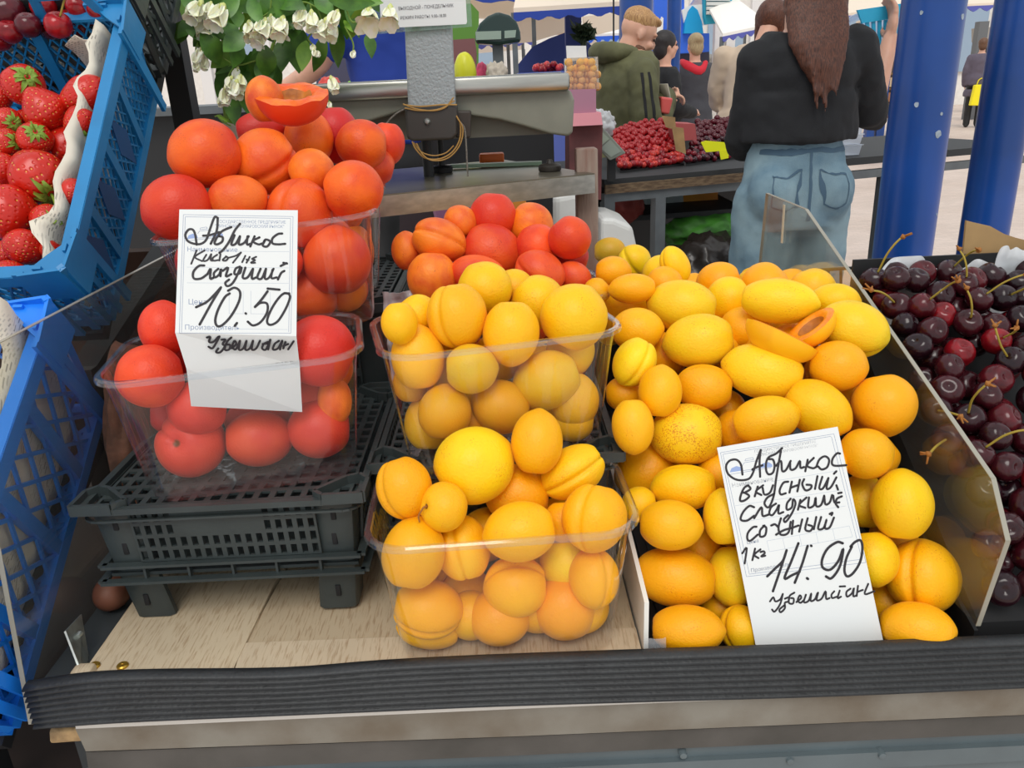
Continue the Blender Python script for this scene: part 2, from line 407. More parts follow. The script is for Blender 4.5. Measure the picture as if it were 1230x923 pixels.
board([(-.345, .499), (a1[0], .499), a1, a2, (a2[0]+.06, 1.1), (-.345, 1.1)], .9246, .930, (1, 1, 1, 1))
b1, b2 = gz(292, 772), gz(470, 768)
board([(a1[0]+.002, .499), (.09, .499), (.09, b2[1]), b1], .9246, .9295, (.98, .98, 1, 1))
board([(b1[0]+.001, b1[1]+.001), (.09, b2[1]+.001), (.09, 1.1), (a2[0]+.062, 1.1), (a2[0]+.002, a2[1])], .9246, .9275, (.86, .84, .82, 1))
# bumper: eight ribs along the front, slightly wavy
st_top = [(30, 822), (100, 812), (180, 808), (340, 806), (460, 797), (600, 790), (800, 783), (1000, 776), (1230, 766), (1500, 755)]
st_bot = [(45, 873), (110, 868), (180, 864), (340, 857), (460, 852), (600, 846), (800, 840), (1000, 834), (1230, 824), (1500, 812)]
T = smoothpath([aty(x, y, .490) for x, y in st_top], 4); B = smoothpath([aty(x, y, .490) for x, y in st_bot], 4)
prof = []
NR = 8
for i in range(NR):
    t0 = i/NR
    for s, dpt in ((0.0, .0002), (.2, .0042), (.5, .0058), (.8, .0042)): prof.append((t0+s/NR, dpt))
prof.append((1, .0005))
bm = bmesh.new(); rings = []
for tp, bp in zip(T, B):
    ring = [bm.verts.new(tp + Vector((0, .006, -.004))), bm.verts.new(tp + Vector((0, .0045, -.0004))), ]
    for t, dpt in prof:
        p = tp.lerp(bp, t); ring.append(bm.verts.new(p + Vector((0, -dpt, 0))))
    ring.append(bm.verts.new(bp + Vector((0, .012, 0)))); rings.append(ring)
for i in range(len(rings)-1):
    for k in range(len(rings[0])-1): bm.faces.new((rings[i][k], rings[i][k+1], rings[i+1][k+1], rings[i+1][k]))
for r_ in (rings[0], rings[-1]): bm.faces.new(r_)
bmesh.ops.recalc_face_normals(bm, faces=bm.faces)
place(build('rubber_bumper', bm, M_RUB, auto=False), counter)
def strip(name, tops, bots, y, th, m, zoff=0):
    bm = bmesh.new(); f = []
    for (a, b_) in zip(tops, bots):
        p = aty(a[0], a[1], y); q = aty(b_[0], b_[1], y)
        f.append([bm.verts.new(p), bm.verts.new(q), bm.verts.new(q+Vector((0, th, 0))), bm.verts.new(p+Vector((0, th, 0)))])
    for i in range(len(f)-1):
        for k in range(4): bm.faces.new((f[i][k], f[i][(k+1) % 4], f[i+1][(k+1) % 4], f[i+1][k]))
    bm.faces.new(f[0]); bm.faces.new(f[-1]); bmesh.ops.recalc_face_normals(bm, faces=bm.faces)
    return place(build(name, bm, m, smooth=False), counter)
strip('upper_metal_strip', [(90, 875), (620, 851), (1400, 818)], [(103, 903), (620, 885), (1400, 852)], .494, .012, M_STEEL)
strip('top_edge_trim', [(90, 869), (620, 847.5), (1400, 814)], [(91, 876), (620, 852), (1400, 819)], .4935, .012, mat('bright trim edge', (214, 212, 206), .4, .3))
strip('lower_metal_strip', [(103, 904), (620, 885.5), (1400, 852.5)], [(107, 930), (620, 908), (1400, 874)], .4985, .010, M_STEEL2)
strip('painted_front', [(104, 924), (620, 907), (1400, 873)], [(150, 1240), (620, 1220), (1400, 1190)], .5035, .008, M_PAINT)
strip('painted_ledge', [(104, 938), (620, 925), (1400, 888)], [(106, 960), (620, 945), (1400, 906)], .4985, .01, M_PAINT)
for px, py in ((820, 905), (948, 912), (1058, 905)):
    p = aty(px, py, .5); bm = bmesh.new()
    lathe(bm, [(.0001, -.004), (.0028, -.0035), (.0034, -.001), (.0034, .003)], p, 12, axis='Y'); place(build('bolt', bm, M_PAINT), counter)
# broken plywood corner, zinc bracket, brass screws
p = aty(95, 884, .5); bm = bmesh.new(); box(bm, (p.x-.024, .5, p.z-.006), (p.x+.004, .56, p.z+.005), .002)
for v in bm.verts: v.co += Vector((0, noise.noise(v.co*300)*.003, noise.noise(v.co*400)*.002))
place(build('plywood_corner', bm, mat('raw plywood', (206, 170, 120), .8, var=.3, vs=60, bump=.6, bs=300)), counter)
bm = bmesh.new(); q = [atz(x, y, .931) for x, y in ((100, 812), (108, 770))]
pA, pB = aty(84, 745, .56), aty(99, 740, .565)
bl, br_ = aty(100, 812, .512), aty(108, 790, .53)
quadprism(bm, [aty(100, 812, .505), aty(79, 758, .53), aty(98, 738, .56), aty(107, 790, .535)], .0015)
bmesh.ops.recalc_face_normals(bm, faces=bm.faces)
place(build('angle_bracket', bm, M_ZINC, smooth=False), counter)
p = aty(95, 763, .538); bm = bmesh.new(); lathe(bm, [(.0002, -.0022), (.002, -.002), (.0026, 0), (.0026, .002)], p, 14, axis='Y'); place(build('bracket_screw', bm, M_ZINC), counter)
bm = bmesh.new(); box(bm, (-.352, .5, .9245), (-.335, .515, .936), .004); place(build('chipped_board_edge', bm, M_WOOD), counter)
for px, py in ((113, 799), (147, 799)):
    p = atz(px, py, .9315); bm = bmesh.new(); lathe(bm, [(.0045, -.002), (.0045, -.0002), (.0036, .0007), (.0012, .0007), (.0008, .0001), (.0001, .0001)], p, 16)
    place(build('brass_screw', bm, M_BRASS), counter)

# ------------------------------------------------------------ clear dividers
def divider(x, poly, lab):
    bm = bmesh.new(); quadprism(bm, [(x, y, z) for y, z in poly], .0035, (1, 0, 0)); bmesh.ops.recalc_face_normals(bm, faces=bm.faces)
    o = build('acrylic_divider', bm, M_PLATE, smooth=False); tag(o, lab, 'divider')
    bm = bmesh.new(); n = len(poly)
    for i in range(n-1):
        a, b_ = poly[i], poly[i+1]
        bar(bm, (x+.00175, a[0], a[1]), (x+.00175, b_[0], b_[1]), .0037, .0006, (0, -(b_[1]-a[1]), b_[0]-a[0]))
    place(build('edge_strip', bm, M_PLATEE, smooth=False), o); return o
dv = divider(.345, [(1.094, .9285), (1.064, 1.193), (.921, 1.193), (.514, 1.059), (.486, 1.024), (.5, .94)], 'clear acrylic divider with sloping top edge between yellow apricots and cherries')
bm = bmesh.new(); pa, pb = atx(942, 246, .3435), atx(939, 292, .3435); bar(bm, pa, pb, .0008, .006, (0, 1, 0)); place(build('glue_smear', bm, mat('dried glue', (206, 198, 176), .8, bump=.8, bs=300)), dv)
divider(-.384, [(1.0, .9285), (1.0, 1.18), (.535, 1.18), (.515, 1.06), (.489, .90)], 'clear acrylic divider at the left end beside the blue crates')

# ------------------------------------------------------------ black slotted crates on feet
def slots(bm, P, U, V, nu, nv, skip=lambda i, j: False, t=.0022, bu=.45, bv=.28):
    """slotted wall: P corner, U and V edge vectors, nu x nv openings left between bars"""
    n = U.cross(V).normalized()*t; nu_, nv_ = nu, nv
    def cell(u0, u1, v0, v1):
        q = [P+U*u0+V*v0, P+U*u1+V*v0, P+U*u1+V*v1, P+U*u0+V*v1]; quadprism(bm, q, t, U.cross(V).normalized())
    for j in range(nv+1):
        v0 = max(0, (j-bv/2)/nv); v1 = min(1, (j+bv/2)/nv); cell(0, 1, v0, v1)
    for j in range(nv):
        v0 = (j+bv/2)/nv; v1 = (j+1-bv/2)/nv; i = 0
        for i in range(nu+1):
            u0 = max(0, (i-bu/2)/nu); u1 = min(1, (i+bu/2)/nu); cell(u0, u1, v0, v1)
        for i in range(nu):
            if skip(i, j): cell((i+bu/2)/nu, (i+1-bu/2)/nu, v0, v1)
def black_crate(x0, x1, y0, y1, z0, z1, lab, foot=.047, ry=0):
    e = empty('plastic_crate', ((x0+x1)/2, (y0+y1)/2, z0), label=lab, cat='crate', group=None)
    V = Vector
    zt = z1; zb = z0+foot; tp = .007   # taper of the walls
    w = x1-x0
    bm = bmesh.new()   # slotted front, back and sides
    nu = max(8, int(w/.0125)); mid = nu//2
    slots(bm, V((x0+tp+.028, y0+tp, zb+.014)), V((w-2*tp-.056, 0, 0)), V((0, -tp*.7, zt-zb-.018)), nu, 4, lambda i, j: j >= 2 and abs(i-mid+.5) < nu*.22)
    slots(bm, V((x1-tp-.028, y1-tp, zb+.014)), V((-w+2*tp+.056, 0, 0)), V((0, tp*.7, zt-zb-.018)), nu, 4)
    n2 = max(6, int((y1-y0)/.014))
    slots(bm, V((x0+tp, y1-tp-.02, zb+.014)), V((0, -(y1-y0)+2*tp+.04, 0)), V((-tp*.7, 0, zt-zb-.018)), n2, 4)
    slots(bm, V((x1-tp, y0+tp+.02, zb+.014)), V((0, (y1-y0)-2*tp-.04, 0)), V((tp*.7, 0, zt-zb-.018)), n2, 4)
    place(build('slotted_wall', bm, M_BCRATE, smooth=False), e)
    bm = bmesh.new(); slots(bm, V((x0+.006, y0+.006, zt-.0042)), V((w-.012, 0, 0)), V((0, y1-y0-.012, 0)), max(8, int(w/.013)), max(6, int((y1-y0)/.017)), bu=.4, bv=.35)
    place(build('slotted_top', bm, M_BCRATE, smooth=False), e)
    bm = bmesh.new()   # rim
    r = .0055
    cor = []
    for cx, cy, a0 in ((x0+.012, y0+.012, pi), (x1-.012, y0+.012, 1.5*pi), (x1-.012, y1-.012, 0), (x0+.012, y1-.012, .5*pi)):
        for k in range(5): a = a0+k*pi/8; cor.append(V((cx+.014*cos(a), cy+.014*sin(a), zt-.002)))
    for i in range(len(cor)): bar(bm, cor[i], cor[(i+1) % len(cor)], .006, .005)
    for i in range(len(cor)): bar(bm, cor[i]-V((0, 0, .009)), cor[(i+1) % len(cor)]-V((0, 0, .009)), .003, .0018)
    place(build('rim', bm, M_BCRATE), e)
    bm = bmesh.new()   # flanges round the bottom
    for z, o_ in ((zb+.012, .004), (zb-.002, .006)):
        q = [V((x0+tp-o_, y0+tp-o_, z)), V((x1-tp+o_, y0+tp-o_, z)), V((x1-tp+o_, y1-tp+o_, z)), V((x0+tp-o_, y1-tp+o_, z))]
        for i in range(4): bar(bm, q[i], q[(i+1) % 4], .007, .0025)
    k = 5
    for i in range(k): box(bm, (x0+tp+.03+i*(w-2*tp-.06)/(k-1)-.001, y0+tp-.005, zb-.002), (x0+tp+.03+i*(w-2*tp-.06)/(k-1)+.001, y0+tp, zb+.012))
    box(bm, (x0+tp, y0+tp, zb), (x1-tp, y1-tp, zb+.003))
    place(build('bottom_flange', bm, M_BCRATE, smooth=False), e)
    for sx in (0, 1):
        for sy in (0, 1):
            cx = x0 if sx == 0 else x1; cy = y0 if sy == 0 else y1; dx = 1 if sx == 0 else -1; dy = 1 if sy == 0 else -1
            bm = bmesh.new(); prof_ = []
            for (zz, t_) in ((z0+.0005, tp+.007), (zb, tp+.002), (zt-.012, .004), (zt-.006, .003)):
                L_ = .033; ring = []
                for ux, uy in ((0, .005), (.002, .0015), (.006, 0), (L_-.004, 0), (L_, .003), (L_, .008), (.008, .008), (.008, L_), (.003, L_), (0, L_-.004)):
                    ring.append(bm.verts.new((cx+dx*(t_+ux), cy+dy*(t_+uy), zz)))
                prof_.append(ring)
            for i in range(3):
                for j in range(10): bm.faces.new((prof_[i][j], prof_[i][(j+1) % 10], prof_[i+1][(j+1) % 10], prof_[i+1][j]))
            bm.faces.new(prof_[0]); bm.faces.new(prof_[-1]); bmesh.ops.recalc_face_normals(bm, faces=bm.faces)
            leg = place(build('corner_leg', bm, M_BCRATE, auto=True), e)
            if sy == 0:
                for zz in (zb+.050, zb+.026, z0+.020):
                    t_ = .004+(zt-.012-zz)/(zt-.012-zb)*(tp-.002) if zz > zb else tp+.004
                    xx = cx+dx*(t_+.017); bm = bmesh.new(); box(bm, (xx-.0022, cy+t_-.0008, zz-.0055), (xx+.0022, cy+t_+.002, zz+.0055), .0008); place(build('leg_slot', bm, M_BLACK), leg)
            bm = bmesh.new(); ring = []    # stacking loop on the rim corner
            pts = [(-.006, -.004), (.026, -.004), (.034, .004), (.012, .026), (.002, .03), (-.006, .022)]
            for ux, uy in pts: ring.append(V((cx+dx*ux, cy+dy*uy, zt+.001)))
            for i in range(len(ring)): bar(bm, ring[i], ring[(i+1) % len(ring)], .0035, .009)
            place(build('corner_loop', bm, M_BCRATE), e)
    return e
black_crate(-.345, -.127, .561, .80, .9305, 1.045, 'black slotted plastic crate on feet under the red apricot punnet at front left')
black_crate(-.118, .085, .61, .885, .928, 1.045, 'black slotted plastic crate under the second yellow punnet, mostly hidden')
black_crate(-.342, -.127, .815, 1.08, .9305, 1.13, 'black slotted crate at the back carrying the raised red apricot punnets')

# ------------------------------------------------------------ clear punnets
def punnet(loc, rz, lab, tilt=0, w=.196, d=.13, h=.103, grp=None):
    e = empty('fruit_punnet', loc, label=lab, cat='punnet', group=grp, rot=(0, tilt, rz))
    def outline(hw, hd, r, n=6, rib=0, per=.0105):
        pts = []
        def seg(a, b_):
            k = 14; out = []
            for i in range(k*2):
                t = i/(k*2); out.append((a[0]+(b_[0]-a[0])*t, a[1]+(b_[1]-a[1])*t, rib if i % 4 in (1, 2) else 0))
            return out
        C4 = [(hw-r, -hd+r, -pi/2), (hw-r, hd-r, 0), (-hw+r, hd-r, pi/2), (-hw+r, -hd+r, pi)]
        for i, (cx, cy, a0) in enumerate(C4):
            arc = [(cx+r*cos(a0+k*pi/2/n), cy+r*sin(a0+k*pi/2/n), 0) for k in range(n+1)]
            nx = C4[(i+1) % 4]; nb = (nx[0]+r*cos(nx[2]), nx[1]+r*sin(nx[2]))
            pts += arc; pts += seg(arc[-1][:2], nb)[1:]
        return pts
    lev = [(0, .82, .022, 0), (.003, .84, .024, .0), (.008, .85, .024, .0012), (h*.5, .91, .026, .0014), (h*.86, .96, .028, .0016), (h*.9, .968, .028, 0), (h, .985, .028, 0)]
    bm = bmesh.new(); rings = []
    for z, s, r, rib in lev:
        o_ = outline(w/2*s, d/2*s-.0*(1-s), r, rib=rib); ring = []
        n_ = len(o_)
        for k, (x, y, rb) in enumerate(o_):
            l = math.hypot(x, y)
            nx = x/(w/2)*.6; ny = y/(d/2)*.6
            ax = abs(x) > abs(y)*w/d
            x2 = x-(rb*(1 if x > 0 else -1) if ax else 0); y2 = y-(0 if ax else rb*(1 if y > 0 else -1))
            ring.append(bm.verts.new((x2, y2+d/2, z)))
        rings.append(ring)
    m_ = len(rings[0])
    for i in range(len(rings)-1):
        for k in range(m_): bm.faces.new((rings[i][k], rings[i][(k+1) % m_], rings[i+1][(k+1) % m_], rings[i+1][k]))
    bm.faces.new(rings[0][::-1])
    b_ = build('bowl', bm, M_PUN); b_.parent = e
    bm = bmesh.new(); rr = []
    for off, z in ((-.001, h-.001), (.0, h+.0012), (.003, h+.0014), (.0046, h), (.0050, h-.003), (.0042, h-.0031), (.0038, h-.0008), (.001, h-.0012)):
        o_ = outline(w/2*.985+off, d/2*.985+off, .028+off); rr.append([bm.verts.new((x, y+d/2, z)) for x, y, _ in o_])
    for i in range(len(rr)):
        for k in range(m_): bm.faces.new((rr[i][k], rr[i][(k+1) % m_], rr[(i+1) % len(rr)][(k+1) % m_], rr[(i+1) % len(rr)][k]))
    bmesh.ops.recalc_face_normals(bm, faces=bm.faces)
    build('rim', bm, M_RIM, e)
    return e
PUN = {}; PUNH = dict(fy=.1125, by=.108, fr=.107, ur=.103, tr=.112, br=.103)
PUN['fy'] = punnet((-.011, .4865, .9315), radians(2.5), 'clear plastic punnet of yellow apricots at the front edge of the counter', d=.125, h=.1125)
PUN['by'] = punnet((.000, .592, 1.0462), radians(13), 'clear punnet of yellow apricots on black crate behind the front punnet', d=.125, h=.108)
PUN['fr'] = punnet((-.210, .566, 1.0462), radians(10), 'clear punnet of red apricots behind the lower half of the price card', tilt=radians(-1), d=.13, h=.107)
PUN['ur'] = punnet((-.205, .712, 1.1315), radians(12), 'clear punnet of red apricots raised behind the upper half of the card', tilt=radians(-3.5), d=.125)
PUN['tr'] = punnet((-.225, .862, 1.1315), radians(8), 'clear punnet of red apricots at the back nearest the flowers', d=.125, h=.112)
PUN['br'] = punnet((.010, .735, 1.0462), radians(3), 'clear punnet heaped with red apricots in front of the scale table', d=.125, w=.18)
# ------------------------------------------------------------ surfaces of the heaps and the fruit lists
def poly_surf(pts):
    def s(p):
        y = p.y
        if y <= pts[0][0]: return pts[0][1] - (pts[0][0]-y)*8
        for (a, za), (b_, zb) in zip(pts, pts[1:]):
            if y <= b_: return za+(zb-za)*(y-a)/(b_-a)
        return pts[-1][1]
    return s
def pun_surf(e, h, slope=1.0, w_off=.004):
    """inside the punnet's front wall below the rim, then a dome"""
    M = e.matrix_basis; Mi = M.inverted()
    def s(p):
        q = Mi @ p
        yw = (1-q.z/h)*.012 if q.z < h else 0
        if q.z < h: return p.z+.01 if q.y > yw+w_off else p.z-.01
        return p.z+.01 if (q.z-h) < (q.y-w_off)*slope else p.z-.01
    return s
bpy.context.view_layer.update()
class Plane:
    def __init__(s, p0, p1, p2):   # p0 origin, p1 along u, p2 along v
        s.o = p0; s.u = (p1-p0).normalized(); n = (p1-p0).cross(p2-p0).normalized()
        if n.dot(CAM-p0) < 0: n = -n
        s.n = n; s.v = n.cross(s.u) if n.cross(s.u).dot(p2-p0) > 0 else -n.cross(s.u)
    def at(s, px, py): return atpl(px, py, s.o, s.n)
# plane of the right price card, which the fruit lies behind
c0 = atz(906, 776, .9335); yb = .5075
BL = aty(910, 780, .5062); BR = aty(1063, 779, .5062); TL = aty(861, 538, .565); TR = aty(1006, 513, .573)
P2 = Plane(BL, BR, TL)
A = {k: v for k, v in dict(TL=aty(215.5, 251.8, .612), TR=aty(357.7, 252.7, .628), FL=aty(210.4, 399.7, .5745), FR=aty(356, 404, .596), ML=aty(224, 443, .5775), MR=aty(360, 440, .604), BL=aty(229.6, 488, .586), BR=aty(363, 495, .607)).items()}
P1 = Plane(A['FL'], A['FR'], A['TL'])
P1b = Plane(A['ML'], A['MR'], A['BL']); P1c = Plane(A['FL'], A['FR'], A['ML'])
YEL, ORY = (252, 194, 14), (251, 174, 8)
LEM = (252, 206, 28)
heap = poly_surf([(.498, .935), (.56, 1.03), (.64, 1.115), (.70, 1.15), (.80, 1.165), (.90, 1.125), (1.02, 1.10)])
G = 'yellow apricots heaped loose in the right bay'
yl = []
O = ORY
RB = [ # front rows
 (825,757,88,58,dict(c=ORY)),(890,755,52,54,dict(c=YEL,g=50)),(1100,755,86,62,dict(c=ORY,g=-70)),
 (1108,693,88,83,dict(c=ORY,g=20,a=85,deep=1,lab='large orange-yellow apricot with deep crease at right of the white price card')),
 (811,694,101,70,dict(c=(252,178,14),a=-8)),(880,692,58,74,dict(c=LEM)),
 (805,631,77,60,dict(c=(252,180,14))),(870,622,50,68,dict(c=YEL)),(1083,607,70,86,dict(c=YEL)),
 (1036,603,58,66,dict(c=LEM)),(1048,671,60,66,dict(c=YEL)),(1040,545,62,61,dict(c=ORY)),
 (822,586,80,55,dict(c=YEL,g=-75)),(825,522,88,74,dict(c=LEM,lab='yellow apricot with reddish-brown speckles, left of the right-hand price card')),
 (919,504,80,56,dict(c=(250,182,18),a=14)),(982,491,84,64,dict(c=YEL,a=-35)),(1062,486,74,75,dict(c=(252,176,6))),
 (846,466,70,56,dict(c=(252,172,8),g=-75)),(793,471,52,64,dict(c=ORY)),(760,512,50,68,dict(c=(246,180,26),)),
 (917,447,98,66,dict(c=LEM,a=-14)),(1006,440,68,60,dict(c=(252,172,10))),(840,410,86,65,dict(c=LEM,a=8)),
 (762,435,50,62,dict(c=LEM,g=25,a=60)),(1024,395,84,66,dict(c=LEM,a=-20,g=-60)),
 (820,368,84,62,dict(c=LEM,a=-8)),(935,362,92,54,dict(c=LEM,a=-6)),
 (760,347,58,36,dict(c=ORY)),(736,327,44,38,dict(c=(252,176,10))),(762,314,40,40,dict(c=YEL,g=20,a=-55)),(811,319,34,48,dict(c=YEL,a=-65,g=50)),
 # half hidden
 (895,396,57,44,dict(c=(252,176,10),k=1)),(876,360,48,44,dict(c=YEL,k=1)),(1002,362,54,34,dict(c=YEL,k=1)),
 (765,396,58,42,dict(c=ORY,k=1)),(752,366,58,38,dict(c=YEL,k=1)),(799,427,44,46,dict(c=ORY,k=1)),(794,329,40,36,dict(c=YEL,k=1)),
 (732,302,36,26,dict(c=(200,160,40),k=1)),(750,473,44,34,dict(c=ORY,k=1)),(717,350,26,26,dict(c=ORY,k=1)),
 (1022,488,46,56,dict(c=ORY,k=1)),(886,518,44,48,dict(c=ORY,k=1)),(872,492,38,42,dict(c=ORY,k=1.2)),
 (778,566,74,62,dict(c=ORY,k=.6)),(768,606,34,36,dict(c=YEL,k=1)),(862,570,40,50,dict(c=ORY,k=1)),(842,661,44,46,dict(c=ORY,k=1)),
 (866,730,44,40,dict(c=ORY,k=1)),(1072,652,54,46,dict(c=ORY,k=1)),(1062,724,44,50,dict(c=ORY,k=1)),
]
for r in RB: fruit(r, 'y', heap, behind=[P2] if 850 < r[0] < 1062 and r[1] > 565 else None, col=r[4].get('c', YEL), grp=G, group_list=yl)
rowlabels(yl, 26, 'yellow apricot in the loose heap, %s from the left in the %s row down')
# an apricot split open in two halves with the pit hollow showing
def half_apricot(px, py, d, L_, S_, up_n, long_a, name, skin, flesh, pit=True, tornness=0):
    """half fruit: skin dome below, cut face towards up_n"""
    c = atd(px, py, d); n = Vector(up_n).normalized(); la = Vector(long_a); la = (la-n*la.dot(n)).normalized(); s_ = n.cross(la)
    M = Matrix((s_, la, n)).transposed().to_4x4(); M.translation = c
    bm = bmesh.new(); seg, rg = 40, 12; rings = []
    prof_ = [(sin(t*pi/2/rg), -cos(t*pi/2/rg)) for t in range(1, rg+1)]
    for r, z in prof_:
        rings.append([bm.verts.new((r*S_*cos(2*pi*k/seg), r*L_*sin(2*pi*k/seg), z*S_*.9 + (tornness*noise.noise(Vector((cos(2*pi*k/seg)*2, sin(2*pi*k/seg)*2, 3))) if r > .97 else 0))) for k in range(seg)])
    bot = bm.verts.new((0, 0, -S_*.9))
    for k in range(seg): bm.faces.new((bot, rings[0][(k+1) % seg], rings[0][k]))
    for i in range(len(rings)-1):
        for k in range(seg): bm.faces.new((rings[i][k], rings[i][(k+1) % seg], rings[i+1][(k+1) % seg], rings[i+1][k]))
    sk = build(name, bm, skin, auto=False); sk.matrix_world = M
    bm = bmesh.new(); rings = []
    for r in (1.0, .97, .85, .7, .55, .45, .35, .2, .05):
        z = 0 if r > .96 else (.05 if r > .8 else (.06 if r > .6 else (-.05 if r > .5 else (-.22 if r > .4 else -.36))))*S_
        ring = []
        for k in range(seg):
            a = 2*pi*k/seg; zz = z + (tornness*noise.noise(Vector((cos(a)*2, sin(a)*2, 3))) if r > .96 else tornness*.8*noise.noise(Vector((cos(a)*r*5, sin(a)*r*5, 7))))
            ring.append(bm.verts.new((r*S_*cos(a), r*L_*sin(a), zz)))
        rings.append(ring)
    for i in range(len(rings)-1):
        for k in range(seg):
            f = bm.faces.new((rings[i][k], rings[i][(k+1) % seg], rings[i+1][(k+1) % seg], rings[i+1][k])); f.material_index = 1 if i >= 4 else 0
    bm.faces.new(rings[-1]).material_index = 1
    fl = build('cut_flesh', bm, [flesh, M_PIT], auto=False); fl.parent = sk
    return sk
d0 = hit(958, 400, heap)
sa = empty('apricot', atd(958, 410, d0+.01), label='yellow apricot split open into two halves showing orange flesh and pit', cat='apricot', group=G)
h1 = half_apricot(940, 403, d0-.004, .0335, .0245, rgt*.42+upv*.86-fwd*.10, rgt*.86-upv*.46, 'lower_half', M_APY, M_FLESH)
h2 = half_apricot(973, 391, d0+.006, .0240, .0200, -rgt*.60+upv*.70-fwd*.22, rgt*.62+upv*.66, 'upper_half', M_APY, M_FLESH)
PLACED += [(atd(945, 402, d0), .022), (atd(972, 392, d0+.006), .020)]
for h_ in (h1, h2): h_.color = SRGB(252, 188, 16); place(h_, sa)
# the layer under the visible ones
random.seed(21)
def filler(surf, xs, ys, kind, cols, lab, grp, rad, depth, n=300, tol=.93, zmin=-9):
    k = 0; bl = []
    for i in range(n):
        x = random.uniform(*xs); y = random.uniform(*ys); z = surf(Vector((x, y, 0)))
        nrm = Vector((0, -(surf(Vector((x, y+.01, 0)))-surf(Vector((x, y-.01, 0))))/.02, 1)).normalized()
        r = random.uniform(*rad); c = Vector((x, y, z)) - nrm*random.uniform(*depth)
        if c.z-r < zmin: c.z = zmin+r
        if any((c-q).length < (r+s)*tol for q, s in PLACED): continue
        if c.x+r > xs[1]+rad[1] or ((c-P2.o).dot(P2.n) > -r and .13 < c.x < .29): continue
        ob = bpy.data.objects.new('apricot' if kind in 'yr' else 'cherry', random.choice(APM[kind]) if kind in APM else None); link(ob)
        ob.matrix_world = Matrix.LocRotScale(c, Quaternion((random.random(), random.random(), random.random()), random.uniform(0, 6)), Vector((r*.95, r, r*1.05)))
        ob.color = SRGB(*random.choice(cols)); tag(ob, lab, 'apricot', grp); PLACED.append((c, r)); k += 1; pr = proj(c); bl.append((ob, pr[0], pr[1]))
    rowlabels(bl, 14, lab)
filler(heap, (.118, .320), (.525, 1.0), 'y', [ORY, YEL], 'half buried yellow apricot in the loose heap, %s from left in the %s buried row', 'apricots buried in the loose heap', (.018, .026), (.014, .06), 7000, tol=.88, zmin=.909)
# box that holds the heap: white corrugated side, dark ribbed floor
hb = empty('fruit_box', (.22, .5, .93), label='white corrugated plastic box side holding the loose yellow apricots', cat='box')
bm = bmesh.new(); quadprism(bm, [(.0915, .503, .9052), (.0915, 1.02, .9052), (.0915, 1.02, 1.00), (.0915, .60, .985), (.0915, .503, .974)], .0035, (1, 0, 0)); bmesh.ops.recalc_face_normals(bm, faces=bm.faces)
place(build('side_panel', bm, M_WCARD, smooth=False), hb)
bm = bmesh.new(); box(bm, (.0952, .505, .9052), (.343, 1.04, .907))
for i in range(26): box(bm, (.097+i*.0095, .505, .907), (.0995+i*.0095, 1.04, .909))
place(build('ribbed_floor', bm, M_DARK, smooth=False), hb)
bm = bmesh.new(); box(bm, (.0952, 1.035, .9052), (.343, 1.04, 1.06)); place(build('back_panel', bm, M_DARK, smooth=False), hb)
bm = bmesh.new(); c = aty(782, 768, .5)
vs = []
for i in range(7):
    for j in range(6):
        vs.append(bm.verts.new((c.x-.006+i*.0028, .4975+.004*noise.noise(Vector((i, j, 2)))-.001*j, .945-j*.0052+.003*noise.noise(Vector((i*.7, j, 5))))))
for i in range(6):
    for j in range(5): bm.faces.new((vs[i*6+j], vs[(i+1)*6+j], vs[(i+1)*6+j+1], vs[i*6+j+1]))
place(build('clear_tape', bm, clear('tape', (240, 240, 240), 1.6, .18, .1)), hb)

# front yellow punnet
def fill_punnet(key, RL, kind, col, grp, fmt, band=26, slope=.9, w_off=.004, off=1.15, fill=None):
    s = pun_surf(PUN[key], PUNH[key], slope, w_off); gl = []
    for r in RL: fruit(r, kind, s, behind=(None if key not in ('fr', 'ur') or not 180 < r[0] < 385 or r[1] > 520 else ([P1] if r[1] < 370 else [P1c] if r[1] < 415 else [P1c, P1b])), pun=(PUN[key].matrix_basis, PUNH[key]), tol=.86, col=(r[4] if len(r) > 4 else {}).get('c', col), grp=grp, group_list=gl, off=off, maxpush=.035)
    rowlabels(gl, band, fmt)
    fl_ = []; E_ = PUN[key]; M = E_.matrix_basis; st = random.getstate(); random.seed(hash(len(key)*7+ord(key[0])) % 97)
    for i in range(1500):
        r = random.uniform(.019, .023); q = Vector((random.uniform(-.078+r, .078-r)*1.1, random.uniform(r+.01, .118-r), random.uniform(r+.002, .112)))
        c = M @ q
        if key == 'fr' and max((c-k_.o).dot(k_.n) for k_ in (P1, P1b, P1c)) > -r*1.05: continue
        if any((c-p_).length < (r+s_)*.93 for p_, s_ in PLACED): continue
        ob = bpy.data.objects.new('apricot', random.choice(APM[kind])); link(ob)
        ob.matrix_world = Matrix.LocRotScale(c, Quaternion((random.random(), random.random(), random.random()), random.uniform(0, 6)), Vector((r*.95, r, r*1.05)))
        ob.color = SRGB(*(col if random.random() < .5 else fill or col)); tag(ob, None, 'apricot', grp.replace('apricots', 'apricots buried')); PLACED.append((c, r)); pr = proj(c); fl_.append((ob, pr[0], pr[1]))
    rowlabels(fl_, 20, fmt.split(',')[0].replace('apricot in', 'apricot buried in')+', %s from left in buried row %s')
    random.setstate(st)
D = dict
